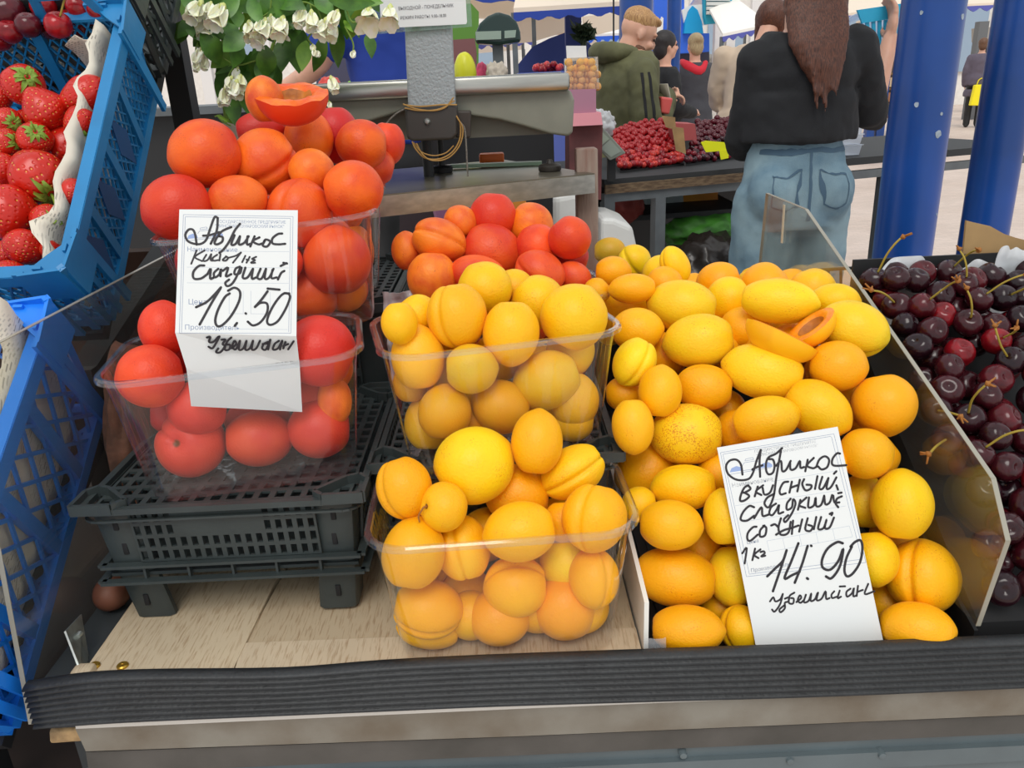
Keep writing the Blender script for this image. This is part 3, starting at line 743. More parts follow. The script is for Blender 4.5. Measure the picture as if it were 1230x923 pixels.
RL = [(504,732,85,68,D(c=ORY,g=-60,a=-8,deep=1)),(600,753,76,66,D(c=(250,168,14))),(679,743,79,79,D(c=(246,162,20))),
 (508,779,76,42,D(c=ORY)),(568,775,50,46,D(c=ORY,k=.6)),(648,773,64,52,D(c=ORY,k=.6)),(722,768,58,52,D(c=ORY,k=.4)),
 (620,705,72,58,D(c=ORY,g=-45,k=.3)),(561,711,60,46,D(c=ORY,k=.8)),(731,693,60,72,D(c=ORY,g=35)),(552,745,34,34,D(c=YEL,k=1.2)),
 (488,666,75,88,D(c=(252,172,10),a=80)),(556,659,66,80,D(c=(252,184,16),g=18,a=-78)),(683,676,73,64,D(c=(250,206,20),a=20)),
 (625,639,89,72,D(c=(252,172,14),a=10)),(727,621,78,83,D(c=(252,174,12),g=-28,a=80)),(486,586,66,77,D(c=(252,174,8),a=110,g=-55)),
 (533,609,64,56,D(c=(252,184,18),f=1.0,lab='yellow apricot with a dry brown stem in the front punnet')),
 (569,559,98,92,D(c=(254,212,20),a=30,lab='largest bright lemon-yellow apricot on top of the front punnet')),
 (645,532,62,80,D(c=(252,178,10),a=85)),(688,567,84,60,D(c=(252,190,18),g=15,a=32,deep=1)),
 (622,594,74,58,D(c=ORY,k=.8)),(676,627,36,46,D(c=ORY,k=1))]
fill_punnet('fy', RL, 'y', YEL, 'yellow apricots in the front punnet', 'yellow apricot in the front clear punnet, %s from left in the %s row down')
# dry stem on one of them
RL = [(549,379,72,80,D(c=(252,186,18),a=100,g=-40)),(614,400,68,80,D(c=(252,188,18),a=88)),(689,381,80,80,D(c=(254,196,14),a=60)),
 (480,388,44,52,D(c=(252,190,14))),(503,378,38,40,D(c=YEL,k=.8)),(502,430,64,80,D(c=(252,184,30),a=95)),(646,363,52,58,D(c=YEL,k=.5)),
 (583,347,52,52,D(c=YEL,k=1)),(618,347,38,38,D(c=YEL,k=1.2)),
 (566,443,64,60,D(c=(232,178,30))),(657,457,84,70,D(c=(228,178,40),a=20)),(707,478,62,68,D(c=(230,172,36),g=-70)),(715,418,46,58,D(c=YEL,k=.5)),
 (534,496,64,68,D(c=(238,168,24))),(602,489,72,64,D(c=(236,170,30),a=-20)),(499,510,46,64,D(c=(232,176,30),k=.3)),
 (706,523,58,54,D(c=(234,174,30))),(524,548,42,48,D(c=ORY,k=.2)),(485,462,34,44,D(c=(220,160,40),k=.5)),(650,515,50,50,D(c=ORY,k=1)),(570,535,50,50,D(c=ORY,k=1))]
fill_punnet('by', RL, 'y', YEL, 'yellow apricots in the second punnet', 'yellow apricot in the rear clear punnet, %s from left in the %s row down', slope=.8)
# red apricots: back middle punnet
RE, OR, DR = (240, 88, 36), (252, 122, 36), (196, 44, 42)
RL = [(574,330,68,46,D(c=RE,a=-8,g=-60)),(519,334,60,64,D(c=OR)),(649,329,64,54,D(c=RE,a=-35,g=25)),(690,333,44,36,D(c=RE,a=-35)),
 (590,303,74,66,D(c=RE,a=-25)),(527,289,68,52,D(c=OR,a=-20,g=15)),(646,297,54,54,D(c=(240,78,28))),(684,311,38,44,D(c=DR,k=.5)),(489,302,30,44,D(c=OR,k=.4)),
 (684,286,52,52,D(c=(236,70,24),a=-50)),(592,260,56,58,D(c=(232,66,32),a=85)),(553,267,38,32,D(c=OR,k=.8)),(637,271,46,44,D(c=(250,130,30),a=-35,k=.6))]
fill_punnet('br', RL, 'r', RE, 'red apricots in the middle punnet', 'red apricot in the middle back punnet, %s from left in the %s row down', band=20, slope=1.4)
# lower left punnet
TOM = (222, 66, 46)
RL = [(235,556,86,76,D(c=TOM,f=.5)),(316,554,80,66,D(c=(228,74,44))),(389,545,74,70,D(c=(226,60,40))),
 (238,490,70,66,D(c=(222,62,48))),(312,510,78,56,D(c=TOM)),(386,482,70,78,D(c=(232,70,40))),(176,453,76,78,D(c=(240,70,34),a=10)),
 (427,478,32,54,D(c=OR,k=.6)),(196,500,34,38,D(c=DR,k=.7)),(398,420,68,80,D(c=(226,52,38),k=.2)),(197,395,46,62,D(c=(232,60,36),k=.3)),
 (366,425,54,64,D(c=(214,50,42),k=.7)),(210,425,34,52,D(c=DR,k=1)),(275,430,70,60,D(c=TOM,k=.9)),(330,430,60,60,D(c=TOM,k=1)),(427,440,34,50,D(c=OR,k=1))]
fill_punnet('fr', RL, 'r', RE, 'red apricots in the lower left punnet', 'red apricot in the lower left punnet, %s from left in the %s row down', w_off=.022, slope=.8)
# third punnet (back), then the raised one
RL = [(435,174,62,58,D(c=(248,96,24))),(465,173,34,48,D(c=(238,76,32),k=.5)),(403,162,46,62,D(c=(196,40,44),k=.5)),(463,232,34,60,D(c=OR)),(461,300,34,60,D(c=OR,k=.3)),
 (371,167,58,66,D(c=(250,110,26))),(312,155,54,32,D(c=(204,50,40),k=.4)),(458,350,30,50,D(c=RE,k=.4)),(452,200,36,40,D(c=RE,k=.5))]
fill_punnet('tr', RL, 'r', RE, 'red apricots in the back left punnet', 'red apricot in the back left punnet, %s from left in the %s row down', slope=2.2)
RL = [(416,312,80,84,D(c=(236,84,34))),(379,365,62,66,D(c=(236,86,34))),(420,375,42,40,D(c=OR,k=.8)),(366,318,40,48,D(c=RE,k=.8)),(440,350,34,44,D(c=RE,k=.8)),
 (360,258,78,84,D(c=(240,92,30),g=40,a=80)),(214,250,78,84,D(c=(228,60,30),a=20)),(424,229,70,72,D(c=(250,96,20),a=10)),(287,240,66,46,D(c=(244,100,34),k=.4)),
 (247,185,80,86,D(c=(246,92,20),a=12)),(318,194,80,76,D(c=(248,108,30),g=25,a=30)),(374,207,44,48,D(c=(250,120,34),k=.6)),(275,218,40,34,D(c=OR,k=.8)),
 (318,120,36,50,D(c=OR,k=1.6)),(250,330,60,60,D(c=RE,k=.8)),(310,330,60,60,D(c=RE,k=.8)),(200,320,36,50,D(c=DR,k=.8))]
fill_punnet('ur', RL, 'r', RE, 'red apricots in the raised punnet', 'red apricot in the raised left punnet, %s from left in the %s row down', slope=1.3)
d0 = cdist((-.18, .86, 1.3)); 
ta = half_apricot(350, 113, .80, .0365, .034, upv*.80-fwd*.62+rgt*.02, rgt*.97+upv*.22, 'apricot', M_APR, M_FLESHR, tornness=.004)
ta.color = SRGB(240, 76, 24); tag(ta, 'torn open red apricot with orange flesh on top of the raised punnet', 'apricot', 'red apricots in the raised punnet')
# ------------------------------------------------------------ newspaper, blue lattice crates
def newsprint():
    m, nt, b = newmat('newspaper'); N, L = nt.nodes, nt.links
    tc = N.new('ShaderNodeTexCoord')
    br = N.new('ShaderNodeTexBrick'); br.inputs['Scale'].default_value = 42; br.inputs['Mortar Size'].default_value = .035; br.inputs['Brick Width'].default_value = .16; br.inputs['Row Height'].default_value = .12
    br.inputs['Color1'].default_value = (0, 0, 0, 1); br.inputs['Color2'].default_value = (1, 1, 1, 1); br.inputs['Mortar'].default_value = (1, 1, 1, 1); br.offset = .37
    mp = N.new('ShaderNodeMapping'); mp.inputs['Rotation'].default_value = (radians(50), radians(18), radians(12)); L.new(tc.outputs['Object'], mp.inputs[0]); L.new(mp.outputs[0], br.inputs[0])
    n = N.new('ShaderNodeTexNoise'); n.inputs['Scale'].default_value = 14; L.new(tc.outputs['Object'], n.inputs[0])
    r = N.new('ShaderNodeValToRGB'); r.color_ramp.elements[0].position = .47; r.color_ramp.elements[1].position = .53; L.new(n.outputs[0], r.inputs[0])
    mul = N.new('ShaderNodeMath'); mul.operation = 'MULTIPLY'; inv = N.new('ShaderNodeMath'); inv.operation = 'SUBTRACT'; inv.inputs[0].default_value = 1
    L.new(br.outputs[0], inv.inputs[1]); L.new(inv.outputs[0], mul.inputs[0]); L.new(r.outputs[0], mul.inputs[1])
    mx = N.new('ShaderNodeMixRGB'); m2 = N.new('ShaderNodeMath'); m2.operation = 'MULTIPLY'; m2.inputs[1].default_value = .62; L.new(mul.outputs[0], m2.inputs[0]); L.new(m2.outputs[0], mx.inputs[0])
    mx.inputs[1].default_value = SRGB(226, 218, 200); mx.inputs[2].default_value = SRGB(60, 58, 62); L.new(mx.outputs[0], b.inputs['Base Color'])
    b.inputs['Roughness'].default_value = .8
    return m
M_NEWS = newsprint()
M_NEWSP = mat('blank newsprint', (216, 206, 188), .8, var=.1, vs=30)
def rot_frame(origin, ang): return Matrix.Translation(origin) @ Matrix.Rotation(radians(ang), 4, 'X')
def lattice(bm, P, U, V, su, sv, t, w, skew=1.0):
    """diagonal bars both ways over the parallelogram P,U,V (su = spacing along U)"""
    LU, LV = U.length, V.length; u, v = U.normalized(), V.normalized(); nrm = u.cross(v)
    k = -LV*skew
    for sgn in (1, -1):
        x = -LV*skew if sgn > 0 else 0
        end = LU if sgn > 0 else LU+LV*skew
        while x <= end:
            # bar from (x,0) to (x+sgn*LV*skew, LV), clipped to 0..LU
            a, b_ = 0.0, 1.0; x0, x1 = x, x+sgn*LV*skew
            if x1 != x0:
                t0, t1 = (0-x0)/(x1-x0), (LU-x0)/(x1-x0)
                if t0 > t1: t0, t1 = t1, t0
                a, b_ = max(0, t0), min(1, t1)
            if b_-a > .02: bar(bm, P+u*(x0+(x1-x0)*a)+v*LV*a, P+u*(x0+(x1-x0)*b_)+v*LV*b_, w, t, nrm)
            x += su
def lattice_crate(M, w, L, h, m, md, lab, handle=True, su=.017, bw=.0026, panels=True, grp=None, backlat=True):
    """crate in its own frame: x from -w to 0, y from 0 (front) to L, opening at z=0, bottom at z=-h"""
    e = bpy.data.objects.new('lattice_crate', None); link(e); e.matrix_world = M; e.empty_display_size = .02; tag(e, lab, 'crate', grp)
    V = Vector; tp = .012
    def part(name, bm, mm, sm=False):
        bmesh.ops.recalc_face_normals(bm, faces=bm.faces); o = build(name, bm, mm, smooth=sm); o.parent = e; return o
    bm = bmesh.new()
    c4 = [V((-w, 0, 0)), V((0, 0, 0)), V((0, L, 0)), V((-w, L, 0))]
    for i in range(4):
        a, b_ = c4[i], c4[(i+1) % 4]; bar(bm, a, b_, .012, .0035); d = (b_-a).normalized(); n = V((d.y, -d.x, 0))
        bar(bm, a+n*.0055-V((0, 0, .006)), b_+n*.0055-V((0, 0, .006)), .0022, .014)
    part('rim', bm, m)
    bm = bmesh.new(); b4 = [V((-w+tp, tp, -h)), V((-tp, tp, -h)), V((-tp, L-tp, -h)), V((-w+tp, L-tp, -h))]
    for i in range(4): bar(bm, b4[i], b4[(i+1) % 4], .010, .012)
    lattice(bm, b4[0], b4[1]-b4[0], b4[3]-b4[0], .03, 0, .003, .004)
    part('base_frame', bm, m)
    sides = [('side_wall', c4[1], c4[2], b4[1], b4[2]), ('side_wall', c4[3], c4[0], b4[3], b4[0]), ('end_wall', c4[0], c4[1], b4[0], b4[1]), ('end_wall', c4[2], c4[3], b4[2], b4[3])]
    for nm, a, b_, a2, b2 in sides:
        bm = bmesh.new(); lattice(bm, a2, (b2-a2), (a-a2), su, 0, .0026, bw, .62)
        d = (b_-a).normalized(); ln = (b_-a).length
        k = 4 if ln > .3 else 3
        for i in range(1, k):
            t = i/k; bar(bm, a.lerp(b_, t), a2.lerp(b2, t), .012, .008, d.cross(V((0, 0, 1))))
        o = part(nm, bm, m)
        if panels and nm == 'side_wall':
            for i in range(k-1):
                t = (i+.5+(.15 if i == 0 else 0))/k; c = a.lerp(b_, t).lerp(a2.lerp(b2, t), .55); dn = (a2-a).normalized(); out = d.cross(V((0, 0, 1)))
                bm = bmesh.new(); quadprism(bm, [c-d*.017, c+dn*.040, c+d*.017, c-dn*.040], .002, out); bmesh.ops.recalc_face_normals(bm, faces=bm.faces)
                o2 = build('solid_panel', bm, md, smooth=False); o2.parent = o
    for cx, cy, dx, dy in ((-w, 0, 1, 1), (0, 0, -1, 1), (0, L, -1, -1), (-w, L, 1, -1)):
        bm = bmesh.new()
        q = V((cx, cy, 0)); ox, oy = -dx*.008, -dy*.008
        for a, b_ in ((V((cx+ox, cy+oy, .0)), V((cx+dx*.034, cy+oy, .0))), (V((cx+ox, cy+oy, 0)), V((cx+ox, cy+dy*.034, 0)))):
            n = (b_-a).normalized()
            quadprism(bm, [a+V((0, 0, .016)), b_+V((0, 0, .010)), b_-V((0, 0, .03)), a-V((0, 0, .03))], .003, V((-dx if abs(n.y) > .5 else 0, -dy if abs(n.x) > .5 else 0, 0)))
            bar(bm, b_+V((0, 0, .010)), b_-V((dx*.0 , dy*.0, h-.004)), .004, .010, n)
            bar(bm, a.lerp(b_, .5)+V((dx*.004, dy*.004, .012)), a.lerp(b_, .5)+V((dx*.006, dy*.006, -h+.004)), .003, .008, n)
        bar(bm, V((cx+ox, cy+oy, .016)), V((cx+dx*tp, cy+dy*tp, -h)), .006, .006)
        quadprism(bm, [V((cx+ox, cy+oy, .006)), V((cx+dx*.03, cy+oy, .006)), V((cx+dx*.012, cy+dy*.012, .006)), V((cx+ox, cy+dy*.03, .006))], .0025, V((0, 0, 1)))
        part('corner_post', bm, m)
    if handle:
        bm = bmesh.new(); x0, x1 = -.085, -.03
        bar(bm, V((x0, L, 0)), V((x0+.004, L, .028)), .01, .004, (0, 1, 0)); bar(bm, V((x0+.002, L, .028)), V((x1, L, .030)), .01, .005, (0, 1, 0)); bar(bm, V((x1, L, .03)), V((x1+.012, L, 0)), .01, .004, (0, 1, 0))
        part('handle_loop', bm, m)
    return e
MS = rot_frame(Vector((-.398, .715, 1.205)), 44)
strawberry_crate = lattice_crate(MS, .40, .325, .105, M_BLUE1, M_BLUE1D, 'teal blue lattice crate of strawberries tilted forward at upper left', su=.0125, bw=.0019)
MB_ = rot_frame(Vector((-.400, .415, .985)), 36.5)
bright_crate = lattice_crate(MB_, .34, .318, .135, M_BLUE2, M_BLUE2, 'bright blue lattice crate lined with newspaper at the left edge', handle=False, su=.029, bw=.0034, panels=False)
def sheet(name, grid, m, lab=None, cat=None, thick=.0004, parent=None):
    bm = bmesh.new(); vs = [[bm.verts.new(p) for p in r] for r in grid]
    for i in range(len(vs)-1):
        for j in range(len(vs[0])-1): bm.faces.new((vs[i][j], vs[i+1][j], vs[i+1][j+1], vs[i][j+1]))
    o = build(name, bm, m, auto=False); tag(o, lab, cat)
    s = o.modifiers.new('thickness', 'SOLIDIFY'); s.thickness = thick
    return o
# newspaper in the bright crate: lines side, far end and floor
def fr(M, x, y, z): return M @ Vector((x, y, z))
g = []
for i in range(22):
    t = i/21; y = .006+.30*t; row = []
    for j in range(14):
        s_ = j/13
        if s_ < .55: k = s_/.55; x = -.006-.012*k-.006*noise.noise(Vector((y*30, k*3, 1))); z = .004-.122*k
        else: k = (s_-.55)/.45; x = -.022-.30*k; z = -.118+.012*noise.noise(Vector((y*14, k*4, 2)))
        if j == 0: x -= .010; z += .003+.006*noise.noise(Vector((y*40, 2, 4)))
        if t > .9: z += (t-.9)*.5; 
        row.append(fr(MB_, x, y, z))
    g.append(row)
sheet('newspaper_lining', g, M_NEWS, 'printed newspaper lining the bright blue crate at lower left', 'newspaper')
g = []
for i in range(26):
    t = i/25; y = .012+.30*t; row = []
    for j in range(10):
        s_ = j/9; nn = noise.noise(Vector((y*34, s_*2, 9)))
        x = -.011-.003*nn -.014*s_ - (.008*(1-s_)**3)*(1.0+1.2*nn); z = .010-.10*s_ + .006*nn*(1-s_)
        if s_ == 0: x -= .003+.008*abs(nn); z -= .003
        row.append(fr(MS, x, y, z))
    g.append(row)
for j in range(1, 6):   # turn the corner along the back wall, folded over
    t = j/13; row = []
    for i in range(10):
        s_ = i/9; nn = noise.noise(Vector((t*6, s_*2, 4)))
        row.append(fr(MS, -.016-.105*t, .312-.010*s_-.028*(1-s_)**2*(1-t*.4)+.004*nn, .010*(1-t)-.02*t-.09*s_+.008*nn))
    g.append(row)
sheet('newspaper_lining', g, M_NEWS, 'crumpled newspaper between the strawberries and the teal crate wall', 'newspaper')
# strawberries
def straw_mat():
    m, nt, b = newmat('strawberry skin'); N, L = nt.nodes, nt.links
    tc = N.new('ShaderNodeTexCoord'); vo = N.new('ShaderNodeTexVoronoi'); vo.inputs['Scale'].default_value = 5.5; vo.inputs['Randomness'].default_value = .35; L.new(tc.outputs['Object'], vo.inputs[0])
    r = N.new('ShaderNodeValToRGB'); r.color_ramp.elements[0].position = .13; r.color_ramp.elements[1].position = .20
    r.color_ramp.elements[0].color = SRGB(250, 196, 84); r.color_ramp.elements[1].color = SRGB(220, 40, 22); L.new(vo.outputs['Distance'], r.inputs[0])
    n = N.new('ShaderNodeTexNoise'); n.inputs['Scale'].default_value = 1.5; L.new(tc.outputs['Object'], n.inputs[0])
    mx = N.new('ShaderNodeMixRGB'); mx.blend_type = 'MULTIPLY'; mx.inputs[0].default_value = .6; L.new(r.outputs[0], mx.inputs[1])
    r2 = N.new('ShaderNodeValToRGB'); r2.color_ramp.elements[0].position = .35; r2.color_ramp.elements[0].color = SRGB(200, 180, 170); r2.color_ramp.elements[1].color = SRGB(255, 235, 210); L.new(n.outputs[0], r2.inputs[0])
    L.new(r2.outputs[0], mx.inputs[2]); L.new(mx.outputs[0], b.inputs['Base Color'])
    rr = N.new('ShaderNodeValToRGB'); rr.color_ramp.elements[0].position = .05; rr.color_ramp.elements[1].position = .42; L.new(vo.outputs['Distance'], rr.inputs[0])
    bu = N.new('ShaderNodeBump'); bu.inputs['Strength'].default_value = .55; bu.inputs['Distance'].default_value = .0018; L.new(rr.outputs[0], bu.inputs['Height']); L.new(bu.outputs[0], b.inputs['Normal'])
    b.inputs['Roughness'].default_value = .28; b.inputs['Subsurface Weight'].default_value = .1; b.inputs['Subsurface Scale'].default_value = .003
    return m
M_STR = straw_mat(); M_CAL = mat('calyx green', (146, 172, 58), .6, c2=(100, 136, 40), vs=200)
bm = bmesh.new(); bmesh.ops.create_icosphere(bm, subdivisions=4, radius=1)
for v in bm.verts:
    z = v.co.z; k = 1.0 if z > 0 else 1-.42*(-z)**1.4
    v.co.x *= k; v.co.y *= k; v.co.z = z*1.0 if z < 0 else z*.82; v.co *= 1+.04*noise.noise(v.co*1.7)
ME_ST = bpy.data.meshes.new('strawberry'); bm.to_mesh(ME_ST); bm.free(); ME_ST.materials.append(M_STR)
for p_ in ME_ST.polygons: p_.use_smooth = True
bm = bmesh.new()
for k in range(11):
    a = 2*pi*k/11 + random.uniform(-.15, .15); L_ = random.uniform(.5, .75); pts = []
    prev = None
    for i in range(6):
        t = i/5; rad = .08+L_*t; zz = .80-.28*t*t+.16*sin(t*3)*random.uniform(.4, 1.2); wd_ = .13*sin(pi*min(1, .25+t*.75))
        l = bm.verts.new((cos(a)*rad-sin(a)*wd_, sin(a)*rad+cos(a)*wd_, zz)); r_ = bm.verts.new((cos(a)*rad+sin(a)*wd_, sin(a)*rad-cos(a)*wd_, zz)); c_ = bm.verts.new((cos(a)*rad, sin(a)*rad, zz-.03))
        if prev: bm.faces.new((prev[0], l, c_, prev[1])); bm.faces.new((prev[1], c_, r_, prev[2]))
        prev = (l, c_, r_)
tube(bm, [(0, 0, .78), (.03, 0, 1.0), (.14, .05, 1.25), (.3, .08, 1.42)], [.07, .05, .045, .055], 7)
ME_CA = bpy.data.meshes.new('calyx'); bm.to_mesh(ME_CA); bm.free(); ME_CA.materials.append(M_CAL)
for p_ in ME_CA.polygons: p_.use_smooth = True
ST = [(28,103,56,48,60,.5,'strawberry with star-shaped green cap and long stem at the back of the crate',1),(54,133,56,52,-60,None,None,0),(104,114,66,44,20,None,'large strawberry tucked under the folded newspaper',0),
 (10,147,34,38,0,.35,None,1),(42,167,40,42,80,.5,None,1),(97,148,42,40,-70,1.1,'small strawberry with its green cap facing the viewer',1),(123,152,30,40,60,None,None,0),
 (84,180,70,58,140,None,None,0),(45,212,80,64,-60,.75,'biggest strawberry with a withered green cap low on its face',1),(8,172,38,34,10,.7,None,1),(2,204,40,50,0,None,None,0),
 (88,232,40,34,170,None,None,0),(12,256,70,66,170,None,None,0),(57,264,38,50,-40,.3,None,1),(30,297,56,42,160,None,None,0),(60,300,26,24,180,None,None,0),
 (8,306,36,36,0,1.25,'strawberry showing a broad pale green cap at the front left',1),(14,326,44,26,170,None,None,0),(0,116,30,36,90,None,None,0),(104,212,34,34,60,None,None,0),(70,200,40,40,30,None,None,0),(30,240,40,40,10,None,None,0),(30,150,34,34,10,None,None,0),(75,240,34,34,100,None,None,0),(82,130,34,34,100,None,None,0),(-20,240,60,50,100,None,None,0),(-22,160,60,50,10,None,None,0)]
n_open = (MS.to_3x3() @ Vector((0, 0, 1))).normalized(); p_open = MS @ Vector((0, .1, -.012))
sg = []
for i, (px, py, w, h, an, face, lab, cal) in enumerate(ST):
    r = ray(px, py); d = (p_open-CAM).dot(n_open)/r.dot(n_open)
    if not lab and i > 18: d += .025
    d0 = d; sz = (w+h)/4/F
    while d < d0+.05:
        p = atd(px, py, d)
        if all((p-q).length > (sz*d+s)*.82 for q, s in PLACED): break
        d += .003
    p = atd(px, py, d); R3 = orient(p, radians(an), random.uniform(0, 6), face)
    s = Matrix.Diagonal((min(w, h)/2*d/F*1.02, min(w, h)/2*d/F*1.02, max(w, h)/2*d/F*1.05))
    o = bpy.data.objects.new('strawberry', ME_ST); link(o); M4 = (R3 @ s).to_4x4(); M4.translation = p; o.matrix_world = M4
    tag(o, lab, 'strawberry', 'strawberries in the teal crate'); PLACED.append((p, sz*d))
    if not lab: sg.append((o, px, py))
    if cal:
        c = bpy.data.objects.new('calyx', ME_CA); link(c); c.parent = o
rowlabels(sg, 20, 'red strawberry in the tilted teal crate, %s from left in the %s row down')

# ------------------------------------------------------------ cherries
def cherry_mat():
    m, nt, b = newmat('cherry skin'); N, L = nt.nodes, nt.links
    oi = N.new('ShaderNodeObjectInfo'); tc = N.new('ShaderNodeTexCoord'); n = N.new('ShaderNodeTexNoise'); n.inputs['Scale'].default_value = 1.4
    ad = N.new('ShaderNodeVectorMath'); ad.operation = 'ADD'; L.new(tc.outputs['Object'], ad.inputs[0]); L.new(oi.outputs['Location'], ad.inputs[1]); L.new(ad.outputs[0], n.inputs[0])
    mx = N.new('ShaderNodeMixRGB'); mx.blend_type = 'MULTIPLY'; mx.inputs[0].default_value = .7; L.new(oi.outputs['Color'], mx.inputs[1])
    r = N.new('ShaderNodeValToRGB'); r.color_ramp.elements[0].position = .35; r.color_ramp.elements[1].position = .65; r.color_ramp.elements[0].color = (.35, .25, .3, 1); r.color_ramp.elements[1].color = (1, 1, 1, 1)
    L.new(n.outputs[0], r.inputs[0]); L.new(r.outputs[0], mx.inputs[2]); L.new(mx.outputs[0], b.inputs['Base Color'])
    b.inputs['Roughness'].default_value = .2; b.inputs['Specular IOR Level'].default_value = .42
    return m
M_CH = cherry_mat()
def cherry_mesh(sub):
    bm = bmesh.new(); bmesh.ops.create_icosphere(bm, subdivisions=sub, radius=1)
    for v in bm.verts:
        x, y, z = v.co; th = math.acos(max(-1, min(1, z))); r = 1-.30*math.exp(-(th/.36)**2)-.05*math.exp(-((pi-th)/.3)**2)
        ph = math.atan2(y, x); r -= .035*math.exp(-(ph/.2)**2)*max(0, sin(th)); r *= 1+.03*noise.noise(v.co*1.5)
        v.co = Vector((x*1.06, y*.98, z*.97))*r
    me = bpy.data.meshes.new('cherry'); bm.to_mesh(me); bm.free(); me.materials.append(M_CH)
    for p_ in me.polygons: p_.use_smooth = True
    return me
CH = cherry_mesh(4); CHL = cherry_mesh(2)
def stem_mesh(i):
    random.seed(100+i); bm = bmesh.new(); a = random.uniform(0, 6); c = random.uniform(.5, 1.3); L_ = random.uniform(1.3, 2.4)
    pts = [Vector((0, 0, .72)), Vector((.05, 0, 1.0)), Vector((.3*c, .05, 1.0+L_*.45)), Vector((.75*c, .1, 1.0+L_*.8)), Vector((1.25*c, .2, 1.0+L_))]
    tube(bm, smoothpath(pts, 4), .075, 6)
    e = pts[-1]; tube(bm, [e, e+Vector((.12, 0, .12)), e+Vector((.24, .02, .1))], [.10, .22, .12], 7, mi=1)
    for k in range(3):
        d = Vector((random.uniform(-.2, .6), random.uniform(-.5, .5), random.uniform(-.1, .5))); tube(bm, [e+Vector((.1, 0, .1)), e+Vector((.1, 0, .1))+d], [.09, .05], 5, mi=1)
    me = bpy.data.meshes.new('stem'); bm.to_mesh(me); bm.free(); me.materials.append(M_STEM); me.materials.append(M_STEMB)
    for p_ in me.polygons: p_.use_smooth = True
    return me
STM = [stem_mesh(i) for i in range(6)]
CDARK = [(66, 18, 26), (50, 16, 24), (92, 22, 30), (40, 16, 24), (58, 22, 28)]; CRED = [(170, 26, 34), (190, 40, 38), (140, 20, 30), (120, 20, 30)]
def cherry(p, r, col, grp, lab=None, stem=None, me=None, zup=None):
    o = bpy.data.objects.new('cherry', me or CH); link(o)
    q = zup.to_track_quat('Z', 'Y') if zup else Quaternion((random.uniform(-1, 1), random.uniform(-1, 1), random.uniform(-1, 1)), random.uniform(0, 3))
    q = q @ Quaternion((0, 0, 1), random.uniform(0, 6.3))
    o.matrix_world = Matrix.LocRotScale(p, q, Vector((r, r, r))); o.color = SRGB(*col); tag(o, lab, 'cherry', grp)
    if stem is not None: s = bpy.data.objects.new('stem', STM[stem]); link(s); s.parent = o
    return o
random.seed(5)
csurf = poly_surf([(.500, .955), (.56, 1.012), (.66, 1.085), (.755, 1.148), (.80, 1.15)])
cb = empty('fruit_box', (.5, .64, .91), label='dark box holding the big bed of cherries at right', cat='box')
bm = bmesh.new(); 
quadprism(bm, [(.3495, .507, .9052), (.3495, .80, .9052), (.3495, .80, 1.03), (.3495, .507, .93)], .003, (1, 0, 0)); box(bm, (.3525, .507, .9052), (.80, .80, .91)); box(bm, (.3525, .797, .91), (.80, .80, 1.16))
bmesh.ops.recalc_face_normals(bm, faces=bm.faces)
place(build('box_shell', bm, M_DARK, smooth=False), cb)
bm = bmesh.new(); quadprism(bm, [(.3535, .51, .911), (.3535, .79, .911), (.3535, .79, 1.10), (.3535, .51, .935)], .40, (1, 0, 0)); bmesh.ops.recalc_face_normals(bm, faces=bm.faces)
place(build('gap_shade_fill', bm, M_BLACK, smooth=False), cb)  # solid black wedge that puts shade into the gaps between the cherries
cl = []; bcl = []; layer = []
for lay, tries, gap in ((0, 3500, .83), (1, 1500, .84)):
    for _ in range(tries):
        y = random.uniform(.508, .785); x = random.uniform(.366, .60); z = csurf(Vector((0, y, 0)))
        sl_ = (csurf(Vector((0, y+.005, 0)))-csurf(Vector((0, y-.005, 0))))/.01; n = Vector((0, -sl_, 1)).normalized()
        r = random.uniform(.0120, .0145); c = Vector((x, y, z)) - n*(.003+lay*.0165+random.uniform(-.004, .004)); pr = proj(c)
        if pr[0] > 1256 or pr[1] > 800 or (lay and pr[0] > 1235) or any((c-q).length < (r+s)*gap for q, s in layer): continue
        layer.append((c, r)); col = random.choice(CDARK) if random.random() < .88 else random.choice(CRED[2:])
        o = cherry(c, r, col, 'dark cherries in the right bed' if lay == 0 else 'dark cherries under the top layer of the right bed', stem=random.randrange(6) if lay == 0 and random.random() < .33 else None,
                   zup=(n+Vector((random.uniform(-1, 1), random.uniform(-1.2, .2), random.uniform(-.3, .6)))*.9))
        (cl if lay == 0 else bcl).append((o, pr[0], pr[1]))
rowlabels(bcl, 17, 'half hidden dark cherry under the right bed, %s from left in the %s buried row')
rowlabels(cl, 17, 'glossy dark cherry in the right bed, %s from left in the %s row down')
# milky bag film and torn cardboard behind the cherries
def film(name, pts, y0, amp, lab, m, cat, base=1.08, nseg=8, lean=.0, thick=.0003):
    top = smoothpath([Vector((x, y, 0)) for x, y in pts], 5); g = []
    for i, t in enumerate(top):
        p = aty(t.x, t.y, y0); row = []
        for j in range(nseg+1):
            s_ = j/nseg; zz = p.z+(base-p.z)*s_
            row.append(Vector((p.x, y0+amp*noise.noise(Vector((p.x*22, zz*24, y0)))+amp*.6*noise.noise(Vector((p.x*60, zz*50, y0)))-lean*s_, zz)))
        g.append(row)
    return sheet(name, g, m, lab, cat, thick=thick)
film('plastic_bag', [(1052,332),(1066,316),(1085,309),(1102,306),(1110,311),(1113,317),(1124,322),(1140,326),(1158,322),(1172,311),(1183,314),(1196,318),(1212,316),(1240,312)], .785, .012, 'milky white plastic bag film along the back of the cherries', M_BAG, 'bag')
